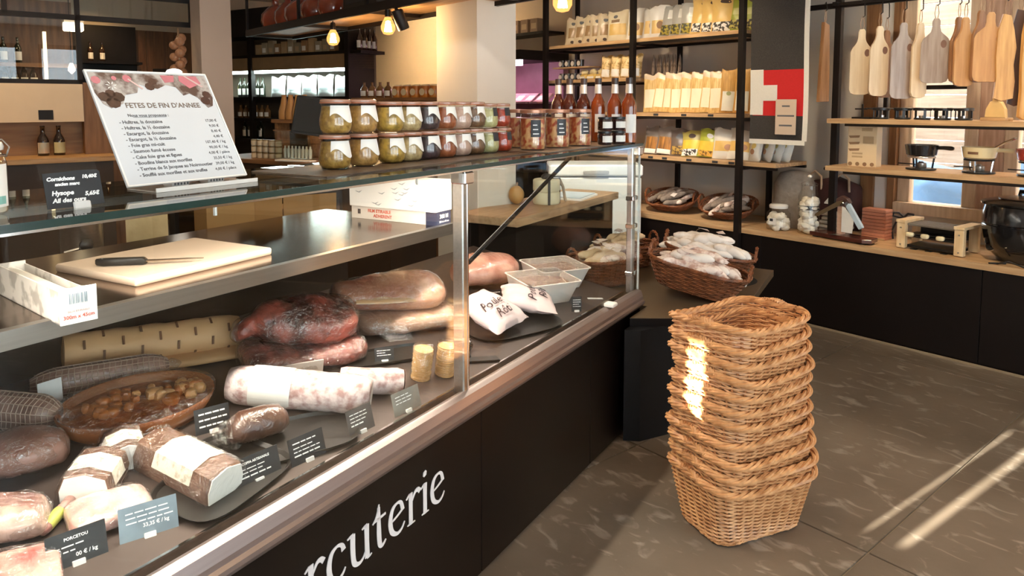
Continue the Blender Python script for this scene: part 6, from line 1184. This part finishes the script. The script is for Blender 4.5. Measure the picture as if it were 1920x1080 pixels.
MB().box(-1.6, -.07, .03, .07, 1.965, 2.0).obj('light_tube', emis('cool_tube', (.80, 1, .97), 9), fc); MB().box(-2.55, -1.72, .03, .07, 1.965, 2.0).obj('light_tube', emis('cool_tube', (.80, 1, .97), 9), fc)
area('chiller_light', FC, (-1.3, .12, 1.955), (2.4, .06), 16, (.80, 1, .97))
K_ice = bag_kind(.26, .25, .09, mat('white_cold_bag', (.80, .86, .85), .4, var=.08, coat=.4), [('print', .2, .8, .3, .42, mat('grey_cold_print', (.4, .44, .44), .5), False, .002)], 21)
for i in range(5): put_bag(K_ice, 'chilled_bag', 'white chilled bag in the lit cabinet, %s from the left' % order[i], 'packet', -1.38 + .27 * i, .2, 1.6805, 0, -3, 'white bags in the lit cabinet', FC)
def mini_bottle(m, h=.24, r=.032, cap=None):
    return [('glass_body', MB().lathe([(r * .9, 0), (r, .004), (r, h * .55), (r * .75, h * .68), (r * .36, h * .78), (r * .34, h * .97), (r * .42, h)], 12).mesh('glass_body', m, 50)), ('label', MB().arcpatch(r * 1.02, r * 1.02, h * .12, h * .45, R(-150), R(-30), 6).mesh('label', cap or M_lab, 60))]
def place(parts, name, label, cat, F, p, group, rot=0):
    r = thing(name, label, cat, F, p, rot, group)
    for nm, me in parts: link(nm, me, r)
    return r
B_dark = mini_bottle(mat('dark_green_bottle', (.02, .025, .015), .1, coat=1)); B_brown = mini_bottle(mat('brown_bottle', (.05, .022, .012), .1, coat=1)); B_jar = mini_bottle(mat('amber_jar_glass', (.22, .11, .04), .2, coat=1), .16, .04)
for i in range(6): place(B_dark, 'chilled_bottle', 'dark bottle on the upper chilled shelf beside the white bags', 'bottle', FC, (-2.03 + .085 * i, .16, 1.6805), 'bottles on the upper chilled shelf')['label'] = 'dark bottle on the upper chilled shelf, %s from the left' % order[i]
for i in range(6): place(B_jar, 'chilled_jar', 'amber jar on the middle chilled shelf', 'jar', FC, (-2.02 + .1 * i, .15, 1.4205), 'jars on the middle chilled shelf')['label'] = 'amber jar on the middle chilled shelf, %s from the left' % order[i]
for i in range(4): place(B_dark, 'chilled_bottle', 'dark bottle on the chilled shelf next to the pinkish pillar', 'bottle', FC, (-1.95 + .1 * i, .15, 1.1605), 'bottles on the low chilled shelf')['label'] = 'dark bottle on the lowest chilled shelf, %s from the left' % order[i]
place([('glass_body', MB().lathe([(.05, 0), (.06, .01), (.06, .12), (.03, .16), (.03, .2)], 14).mesh('glass_body', mat('yellow_juice', (.70, .60, .10), .2), 50))], 'juice_bottle', 'yellow juice bottle in the lit cabinet beside the pinkish pillar', 'bottle', FC, (-2.33, .16, 1.6805), None)
box_me = MB().box(-.045, .045, -.03, .03, 0, .13, .002).mesh('carton', None)
for i in range(12):
    c_ = [(.48, .32, .16), (.42, .34, .22), (.34, .28, .18), (.36, .20, .09)][i % 4]; me = MB().box(-.045, .045, -.03, .03, 0, .13 + .02 * (i % 3), .002).mesh('carton', mat('muted_tin_%d' % (i % 4), c_, .45))
    r = thing('tea_tin', 'small muted tin on the dark top shelf, %s from the left' % (order[i] if i < 10 else ('eleventh' if i == 10 else 'twelfth')), 'tin', FC, (-1.62 + .115 * i, .14, 2.1905), 0, 'tins on the dark top shelf'); link('carton', me, r); MB().box(-.03, .03, -.0315, -.0305, .03, .085).obj('label', M_lab if i % 2 else MC['tan_print'], r)
for i in range(4): place(B_brown, 'dark_bottle', 'small dark bottle on the side shelf of the black cabinet', 'bottle', FC, (.08, .1 + .08 * i, 2.1905), 'bottles on the cabinet side shelf')['label'] = 'small dark bottle on the side shelf of the black cabinet, %s from the front' % order[i]
MB().box(0, .16, .03, .42, 2.155, 2.19).obj('side_shelf', M_black, fc)
# back service counter
FS = frame(-31.35, Vector((-1.75, 5.75, 0)))
sc_ = thing('service_counter', 'dark service counter behind the deli case', 'counter', FS, (0, 0, 0)); MB().box(-1.1, 1.0, .0, .55, 0, 1.10).obj('body', mat('dark_brown_counter', (.06, .035, .02), .5), sc_); MB().box(-1.12, 1.02, -.02, .57, 1.10, 1.135, .002).obj('top', M_oakd, sc_)
mj = [('jar_body', MB().lathe([(.028, 0), (.03, .004), (.03, .036), (.027, .04)], 12).mesh('jar_body', mat('cream_mini_pot', (.70, .58, .40), .4), 50)), ('lid', MB().lathe([(0, .04), (.03, .04), (.03, .05), (0, .051)], 12, cap=False).mesh('lid', mat('golden_lid', (.35, .24, .10), .3, .6), 40))]
for k in range(3):
    for i in range(5): place(mj, 'mini_pot', 'cream mini pot stacked on the service counter behind the menu board', 'pot', FS, (-.62 + .075 * i, .12, 1.1355 + .054 * k), 'mini pots stacked on the service counter')['label'] = 'cream mini pot, %s in the %s row of the stack behind the menu board' % (order[i], ('bottom', 'middle', 'top')[k])
dm = thing('glass_dome_case', 'small clear glass tabletop showcase on the service counter', 'showcase', FS, (-.10, .14, 1.1355), 0)
MB().box(-.18, .2, -.10, .12, .0, .012).obj('base', M_steel, dm); b = MB(); b.box(-.18, .2, -.10, -.095, .012, .24); b.box(-.18, .2, .115, .12, .012, .24); b.box(-.18, -.175, -.10, .12, .012, .24); b.box(.195, .2, -.10, .12, .012, .24); b.obj('panes', M_glass, dm); MB().box(-.185, .205, -.105, .125, .24, .25).obj('lid_rim', M_chrome, dm); MB().box(-.17, .19, -.09, .11, .13, .136).obj('inner_shelf', M_jar, dm)
for i in range(8): place([('body', MB().lathe([(.014, 0), (.016, .07), (.008, .085), (.008, .1)], 10).mesh('body', mat('pale_vial', (.72, .74, .66), .3), 50))], 'small_vial', 'pale little bottle inside the tabletop showcase', 'bottle', FS, (-.24 + .042 * i, .12, 1.15), 'vials in the showcase')['label'] = 'pale little bottle inside the tabletop showcase, %s from the left' % order[i]
for i in range(4):
    r = place([('body', MB().lathe([(.045, 0), (.05, .006), (.05, .07), (.03, .14), (.02, .2), (.024, .215)], 14).mesh('body', mat('wooden_carafe', (.48, .26, .09), .45, var=.2, scale=12), 50))], 'wooden_bottle', 'amber wooden bottle on the riser, %s from the left' % order[i], 'bottle', FS, (-.56 + .085 * i, .40, 1.46), 'wooden bottles on the riser')
MB().box(-.64, -.16, .32, .50, 1.43, 1.46).obj('riser_board', M_oakd, sc_); MB().box(-.62, -.59, .34, .48, 1.135, 1.43).obj('riser_leg', M_oakd, sc_); MB().box(-.21, -.18, .34, .48, 1.135, 1.43).obj('riser_leg', M_oakd, sc_)
r = thing('white_tray', 'bright white paper tray lying on the service counter', 'tray', FS, (-.02, .0, 1.1355), R(8)); MB().box(-.16, .2, -.03, .05, 0, .012, .003).obj('tray', M_paper, r)
r = thing('fan_board', 'round brown wooden board leaning behind the jars', 'board', FS, (.19, .33, 1.136), 0); MB().lathe([(0, 0), (.115, 0), (.12, .008), (.115, .016), (0, .016)], 28, cap=False).obj('disc', mat('brown_disc_wood', (.22, .11, .05), .5), r, None, (0, 0, .12), RX(78), 40)
# orange-lidded jars on a far ledge
FO = frame(-31.35, Vector((-1.05, 7.2, 0)))
lo = thing('jar_ledge', 'narrow wooden ledge with orange jars before the cream wall', 'ledge', FO, (0, 0, 0)); MB().box(-.75, .55, 0, .25, 1.63, 1.66).obj('board', M_oakd, lo); MB().box(-.7, .5, .1, .2, 0, 1.63).obj('panel', M_walnut, lo)
oj = [('jar_body', MB().lathe([(.05, 0), (.055, .01), (.055, .10), (.048, .115)], 16).mesh('jar_body', mat('orange_preserve', (.62, .24, .04), .3, c2=(.40, .12, .02), coat=.7), 50)), ('lid', MB().lathe([(0, .115), (.052, .115), (.052, .13), (0, .131)], 16, cap=False).mesh('lid', mat('cream_lid', (.80, .66, .42), .4), 40)), ('round_label', MB().lathe([(0, .001), (.035, .001), (.035, 0)], 14, cap=False).mesh('round_label', mat('cream_round_label', (.85, .72, .48), .5)))]
for i in range(6):
    r = thing('orange_jar', 'orange preserve jar with cream label on the far ledge, %s from the left' % order[i], 'jar', FO, (-.20 + .118 * i, .1, 1.6605), 0, 'orange jars on the far ledge'); link('jar_body', oj[0][1], r); link('lid', oj[1][1], r); link('round_label', oj[2][1], r, None, (0, -.0565, .055), RX(90))
for i in range(4): place(B_jar, 'dark_jar', 'small dark jar left of the orange jars on the far ledge', 'jar', FO, (-.66 + .11 * i, .1, 1.6605), 'dark jars on the far ledge')['label'] = 'small dark jar left of the orange jars, %s from the left' % order[i]
# pink-lit meat chiller against the wall
pc = thing('meat_chiller', 'pink-lit open meat chiller behind the packet shelves', 'chiller', FB, (-6.15, -.1, 0))
MB().box(-.60, .55, .05, .70, 0, 1.0).obj('base', M_black, pc); MB().box(-.60, .55, .62, .70, 1.0, 2.05).obj('back', mat('mauve_back', (.30, .14, .20), .4), pc); MB().box(-.60, .55, 0, .70, 2.05, 2.15).obj('canopy', M_black, pc)
MB().box(-.58, .53, .02, .06, 1.99, 2.05).obj('light_tube', emis('pink_tube', (1, .62, .78), 7), pc)
for z in (1.62, 1.30): MB().box(-.58, .53, .15, .62, z - .02, z).obj('shelf', mat('mauve_shelf', (.32, .18, .22), .4), pc)
area('chiller_pink_light', FB, (-6.18, .1, 1.97), (1.0, .06), 4, (1, .62, .78))
pk_me = MB().box(-.11, .11, -.08, .08, 0, .025, .006).mesh('pack', mat('pink_meat_pack', (.72, .45, .48), .35, c2=(.50, .22, .26), scale=14, coat=.7))
for i in range(7):
    r = thing('meat_pack', 'pink packed meat tray leaning in the pink-lit chiller, %s from the left' % order[i], 'packet', FB, (-6.62 + .17 * i, .22, 1.645), RX(35), 'meat packs in the chiller'); link('pack', pk_me, r); MB().box(-.05, .05, -.05, .03, .025, .0265).obj('label', M_lab, r)
up = thing('wall_shelf', 'dark wall shelf with small boxes above the meat chiller', 'shelf', FB, (-6.6, .35, 2.35)); MB().box(-1.0, .9, 0, .28, 0, .03).obj('board', M_black, up)
for i in range(6): r = thing('small_carton', 'small brown carton on the dark wall shelf above the chiller, %s from the left' % order[i], 'carton', FB, (-6.75 + .16 * i, .45, 2.3805), 0, 'cartons above the chiller'); MB().box(-.06, .06, -.05, .05, 0, .15, .002).obj('carton', mat('dull_brown_carton', (.30, .19, .11), .6), r); MB().box(-.04, .04, -.0515, -.0505, .04, .10).obj('label', MC['tan_print'], r)
# ------------------------------------------------------------------ left: framed partition and back bar
FG = frame(40.1, Vector((-3.93, 6.0, 0)))
pa = thing('glazed_partition', 'black steel framed glass partition above the back bar', 'partition', FG, (0, 0, 0))
for z, x1 in ((2.33, 1.24), (2.55, 1.24), (1.78, .315)): MB().box(-2.2, x1, 0, .04, z - .022, z + .022).obj('bar', M_black, pa)
for x, z0, z1 in ((-1.2, 1.78, 3.1), (-.21, 2.33, 3.1), (.30, 1.76, 3.1), (1.225, 2.31, 3.1)): MB().box(x - .018, x + .018, 0, .04, z0, z1).obj('mullion', M_black, pa)
for x0, x1, z0, z1 in ((-1.18, .28, 1.80, 2.31), (-1.18, -.23, 2.352, 2.53), (-.19, .28, 2.352, 2.53), (.32, 1.2, 2.352, 2.53)): MB().box(x0, x1, .017, .023, z0, z1).obj('pane', M_glass, pa)
bb = thing('back_bar', 'wooden back bar with cream panel and oak ledge on the left', 'bar unit', FG, (0, 0, 0))
pn = MB().box(-2.2, .31, -.01, .06, 1.445, 1.765, .002).obj('cream_panel', mat('cream_panel', (.74, .60, .44), .6, var=.04), bb)
MB().box(-.02, .085, -.014, -.01, 1.465, 1.545).obj('socket_plate', M_black, pn)
MB().box(-2.2, .31, .10, .13, .9, 1.445).obj('niche_back', wood('honey_oak_back', (.30, .155, .06), (.21, .10, .035), 2.5, .5), bb)
MB().box(.31, .60, .0, .13, 0, 1.78).obj('side_panel', wood('brown_side_panel', (.25, .12, .045), (.17, .075, .026), 2.5, .5, axis=2), bb)
MB().box(-2.2, .50, -.42, .10, 1.125, 1.165, .003).obj('oak_ledge', wood('bright_oak_ledge', (.56, .34, .15), (.42, .23, .09), 3, .4), bb)
MB().box(-2.2, .45, -.36, .10, 0, 1.125).obj('front', MC['dark_brown_counter'], bb)
for i, (x, m) in enumerate(((.0, mat('peach_label', (.62, .40, .26), .5, c2=(.36, .42, .38), scale=9)), (.115, mat('straw_label', (.60, .52, .28), .5, c2=(.45, .42, .25), scale=9)))):
    r = thing('beer_bottle', 'dark beer bottle on the oak ledge with %s label' % ('peach and grey' if i == 0 else 'straw yellow'), 'bottle', FG, (x, -.02, 1.1655), R(10), 'beer bottles on the oak ledge')
    MB().lathe([(.040, 0), (.043, .004), (.043, .125), (.036, .15), (.017, .185), (.0155, .235), (.018, .238), (.018, .25)], 20).obj('glass_body', mat('brown_beer_glass', (.022, .010, .007), .08, coat=1), r, smooth=50); MB().arcpatch(.0436, .0436, .02, .11, R(-165), R(-15), 8).obj('label', m, r, smooth=60)
# shelves behind the panes
wc = thing('rear_bar_shelves', 'dim wooden bar shelves seen through the partition panes', 'shelving', FG, (0, .9, 0))
MB().box(-2.4, .45, .35, .38, 0, 2.6).obj('back', M_walnut, wc); MB().box(-1.2, -.32, .0, .34, 2.0, 2.28, .004).obj('wood_cupboard', wood('orange_cupboard', (.46, .23, .07), (.34, .16, .045), 2.5, .45), wc); MB().box(-2.4, .45, 0, .35, 1.94, 1.975).obj('shelf', M_oakd, wc); MB().box(-2.4, .45, 0, .35, 1.70, 1.735).obj('shelf', M_oakd, wc)
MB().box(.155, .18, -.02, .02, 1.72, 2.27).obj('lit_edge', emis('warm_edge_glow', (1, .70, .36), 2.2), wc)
MB().tube([(-.75, -.02, 2.13), (-.55, -.02, 2.13)], .008, 6).obj('cupboard_handle', M_chrome, wc)
for i in range(9): place(B_brown, 'bar_bottle', 'small bottle on the bar shelf behind the partition pane', 'bottle', FG, (-.52 + .075 * i, 1.0, 1.7355), 'bottles behind the partition pane')['label'] = 'small bottle on the bar shelf behind the pane, %s from the left' % order[i]
for i in range(3): place(B_dark, 'bar_bottle', 'dark bottle on the higher bar shelf behind the partition', 'bottle', FG, (-.25 + .11 * i, 1.05, 1.9755), 'bottles on the higher bar shelf')['label'] = 'dark bottle on the higher bar shelf, %s from the left' % order[i]
r = thing('wall_lamp', 'small glowing teardrop lamp behind the partition pane', 'lamp', FG, (.36, .8, 1.93), 0, None); MB().lathe([(.002, -.05), (.03, -.02), (.03, .005), (.012, .05)], 14).obj('globe', emis('teardrop_glow', (1, .80, .48), 5), r, smooth=60); MB().cyl((0, 0, .05), (0, 0, .9), .004, 6).obj('cord', M_black, r)
r = thing('shop_sign_light', 'small bright rectangular ceiling lamp behind the partition', 'lamp', FG, (.38, .8, 2.36), 0, None); MB().box(-.07, .09, -.05, .05, -.08, .0, .01).obj('diffuser', emis('lamp_diffuser', (1, .85, .6), 3.5), r); MB().box(-.07, .09, -.05, .05, 0, .03).obj('housing', M_white, r)
# far wall bottle shelf, braid of onions and small spot
ws = thing('far_bottle_shelf', 'dark bottle shelf on the walnut wall beside the pinkish pillar', 'shelving', FB, (-10.25, -4.30, 0)); MB().box(-.3, .02, -.1, 1.75, 2.10, 2.13).obj('board', M_black, ws); MB().box(-.3, -.28, -.1, 1.75, 1.8, 2.6).obj('back', M_black, ws); MB().box(-.3, .02, -.1, 1.75, 1.80, 1.83).obj('board', M_black, ws)
for i in range(11): place(B_brown, 'far_bottle', 'small dark bottle on the far shelf beside the pinkish pillar', 'bottle', FB, (-10.38, -4.28 + .13 * i, 2.1305), 'bottles on the far shelf', R(90))['label'] = 'small dark bottle on the far shelf by the pinkish pillar, %s from the left' % order[i]
M_onion = mat('brown_onion', (.46, .24, .13), .45, c2=(.28, .13, .07), scale=8, stretch=(6, 6, 1), coat=.3)
pl = FB.inverted() @ Vector((-2.955, 6.42, 0))
ob = thing('onion_braid', 'hanging braid of brown onions on the pinkish pillar', 'onions', FB, (pl.x, pl.y, 1.80), 0); ome = MB().blob((0, 0, 0), (.042, .042, .04), 14, 10, .06, 2, 1).mesh('onion', M_onion, 60)
for i in range(11): a = i * 2.1; link('onion', ome, ob, None, (.035 * math.cos(a), .035 * math.sin(a), .04 + .034 * i), RX(20 * math.sin(a)))
MB().tube([(0, 0, .0), (.01, 0, .2), (0, 0, .46)], .008, 6).obj('braid', M_tie, ob, smooth=60)
r = thing('counter_spot', 'small bright oval spotlight behind the top of the menu board', 'spotlight', FW, (-2.83, 6.05, 1.86), 0); MB().blob((0, 0, 0), (.065, .05, .03), 16, 10).obj('lens', emis('spot_lens', (1, .95, .85), 6), r, smooth=60); MB().box(-.17, -.05, -.02, .02, .0, .03, .004).obj('arm', M_black, r)
# ------------------------------------------------------------------ staff side, seen under the glass shelf
rc = thing('rear_work_shelf', 'dark steel work shelf behind the worktop', 'counter', FA, (0, 0, 0)); MB().box(-.6, 2.3, 1.16, 1.75, .90, .93).obj('top', mat('dark_steel_shelf', (.10, .07, .05), .3, .6), rc); MB().box(-.6, 2.3, 1.70, 1.75, 0, .90).obj('front', M_oakd, rc); MB().box(-.6, 2.3, 1.16, 1.2, 0, .9).obj('rear_front', M_oakd, rc)
r = thing('steel_bowl', 'wide shallow steel bowl with bright rim behind the cutting board', 'bowl', FA, (1.58, 1.38, .9305), 0); MB().lathe([(.07, 0), (.09, .005), (.13, .06), (.15, .105), (.153, .105), (.145, .102), (.125, .06), (.08, .012), (0, .01)], 32, cap=False).obj('bowl', mat('bronze_steel', (.30, .22, .16), .25, 1), r, smooth=60); MB().tube([(.151 * math.cos(i * .196), .151 * math.sin(i * .196), .106) for i in range(32)], .0025, 5, True).obj('rim', M_chrome, r, smooth=60)
r = thing('paper_block', 'upright block of crumpled beige wrapping paper behind the bowl', 'paper', FA, (1.78, 1.62, .9305), R(-30))
b = MB(); loft(b, [(-.08, 0, .13, .03, .12), (-.05, 0, .135, .04, .13), (.04, 0, .135, .04, .13), (.08, 0, .13, .03, .12)], 16, .5, .008, 20, 3); b.obj('paper', mat('beige_paper', (.55, .43, .24), .7, c2=(.42, .31, .15), scale=9, bump=.5, bscale=14), r, smooth=40)
r = thing('steel_pot', 'tall steel pot with a black knob beside the paper block', 'pot', FA, (1.52, 1.64, .9305), 0); MB().lathe([(.07, 0), (.075, .005), (.075, .2), (.078, .205), (.07, .21), (0, .215)], 28).obj('pot', M_steel, r, smooth=50); MB().lathe([(.022, 0), (.026, .015), (.015, .025)], 14).obj('knob', M_blackpl, r, None, (-.03, -.076, .12), RX(90), 50); MB().tube([(-.1, -.06, .1), (-.04, -.075, .11)], .006, 6).obj('lever', M_chrome, r)
M_cbd = mat('brown_cardboard', (.32, .18, .06), .75, var=.12, scale=5)
for i, (s_, d_, w_, h_, rz, tx) in enumerate(((2.15, 1.60, .22, .30, 12, 'left box, nearest the paper block'), (2.36, 1.62, .16, .33, 20, 'middle box, behind the cutting board'), (2.62, 1.58, .28, .34, 8, 'right box with torn flap'))):
    r = thing('cardboard_box', 'brown cardboard box on the staff side, ' + tx, 'box', FA, (s_, d_, .80 if i == 2 else .9305), R(rz - 30)); MB().box(-w_ / 2, w_ / 2, -.09, .09, 0, h_ * .8, .002).obj('carton', M_cbd, r); MB().box(-w_ / 2, w_ / 2, -.092, -.086, h_ * .8, h_ * .98).obj('flap', M_cbd, r)
    if i == 2: MB().box(-.14, .14, -.1, .1, -.8, 0).obj('stand', M_oakd, r)
dc = thing('dark_wine_cooler', 'dark glass-door wine cooler on the staff side', 'cooler', FA, (2.55, 2.05, 0), R(-30)); MB().box(-.3, .6, 0, .5, 0, 1.10).obj('body', M_black, dc); MB().box(-.28, .58, -.006, 0, .1, 1.05).obj('door_glass', mat('dark_cooler_glass', (.02, .014, .01), .08, coat=1), dc)
for k in range(3): MB().box(-.25, .5, -.008, -.006, .86 - .1 * k, .88 - .1 * k).obj('bottle_reflection', mat('painted_gold_glints', (.35, .22, .07), .3, c2=(.02, .012, .006), scale=60, lo=.5, hi=.56), dc)  # reflected bottle rows painted as gold flecks on the door
# cheese counter before the ivory pillar
cc = thing('cheese_counter', 'wooden cheese counter before the ivory pillar', 'counter', FA, (0, 0, 0)); MB().box(3.44, 4.9, .77, 1.19, .90, .95, .003).obj('top', wood('pinkish_oak_top', (.50, .33, .20), (.38, .23, .13), 3, .5), cc); MB().box(3.48, 4.86, .80, 1.15, 0, .90).obj('body', M_cab, cc)
r = thing('cheese_tower', 'stack of two pale round cheeses tied with a dark ribbon', 'cheese', FA, (4.08, .93, .951), 0)
M_chs = mat('pale_cheese', (.78, .72, .52), .6, var=.08, scale=10)
for k in range(2): MB().lathe([(0, 0), (.082, 0), (.088, .01), (.088, .072), (.08, .08), (0, .08)], 28, cap=False).obj('cheese', M_chs, r, None, (0, 0, .081 * k), 0, 50)
for a in (-140, -50): q = MB(); q.X = RZ(a); q.box(.087, .091, -.008, .008, 0, .162); q.box(0, .091, -.008, .008, .161, .165); q.obj('ribbon', mat('dark_ribbon', (.05, .04, .035), .5), r)
MB().blob((0, 0, .175), (.05, .03, .02), 14, 8, .3, 3, 2).obj('bow', MC['dark_ribbon'], r, smooth=60); MB().tube([(.06, -.06, .16), (.12, -.06, .10), (.13, -.07, .02), (.16, -.06, .004)], [.012, .01, .012, .008], 6).obj('ribbon_end', mat('beige_ribbon', (.52, .44, .36), .6), r, smooth=60)
r = thing('gourd', 'small orange-brown gourd left of the cheese tower', 'gourd', FA, (3.95, 1.08, .951), 0); MB().blob((0, 0, .06), (.05, .05, .06), 18, 12, .05, 2, 1, 1, 0).obj('gourd', mat('ochre_gourd', (.55, .30, .10), .5), r, smooth=60); MB().cyl((0, 0, .115), (.01, 0, .14), .008, 8).obj('stem', M_tie, r)
r = thing('paper_stack', 'flat stack of white wrapping sheets on the cheese counter', 'paper', FA, (4.45, .93, .951), R(6)); MB().box(-.17, .17, -.13, .13, 0, .012).obj('sheets', M_paper, r); MB().box(-.16, .15, -.12, .12, .0125, .02).obj('top_sheet', mat('pale_blue_paper', (.62, .72, .80), .5), r)

# added white box shaped like a chest freezer, standing in for end-glass glare
cf = thing('glare_box', 'white chest freezer behind the cheese counter, seen through the case glass', 'freezer', FW, (.66, 5.62, 0), 0)
M_glare = mat('glare_box_white', (.86, .85, .82), .4, var=.03)
MB().box(-.36, .36, 0, .40, .02, 1.02, .01).obj('body', M_glare, cf); MB().box(-.37, .37, -.012, .41, 1.03, 1.12, .012).obj('lid', M_glare, cf); MB().box(-.355, .355, .005, .39, 1.018, 1.032).obj('gasket', M_inkg, cf)
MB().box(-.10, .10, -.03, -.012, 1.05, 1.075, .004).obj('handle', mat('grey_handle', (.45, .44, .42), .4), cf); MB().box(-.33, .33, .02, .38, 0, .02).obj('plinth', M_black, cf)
spot('glare_box_fill', FW, (.5, 4.3, 2.95), 230, (1, .9, .76), 60, .05, (.66, 5.62, 1.0))  # added lamp that brightens the stand-in glare box
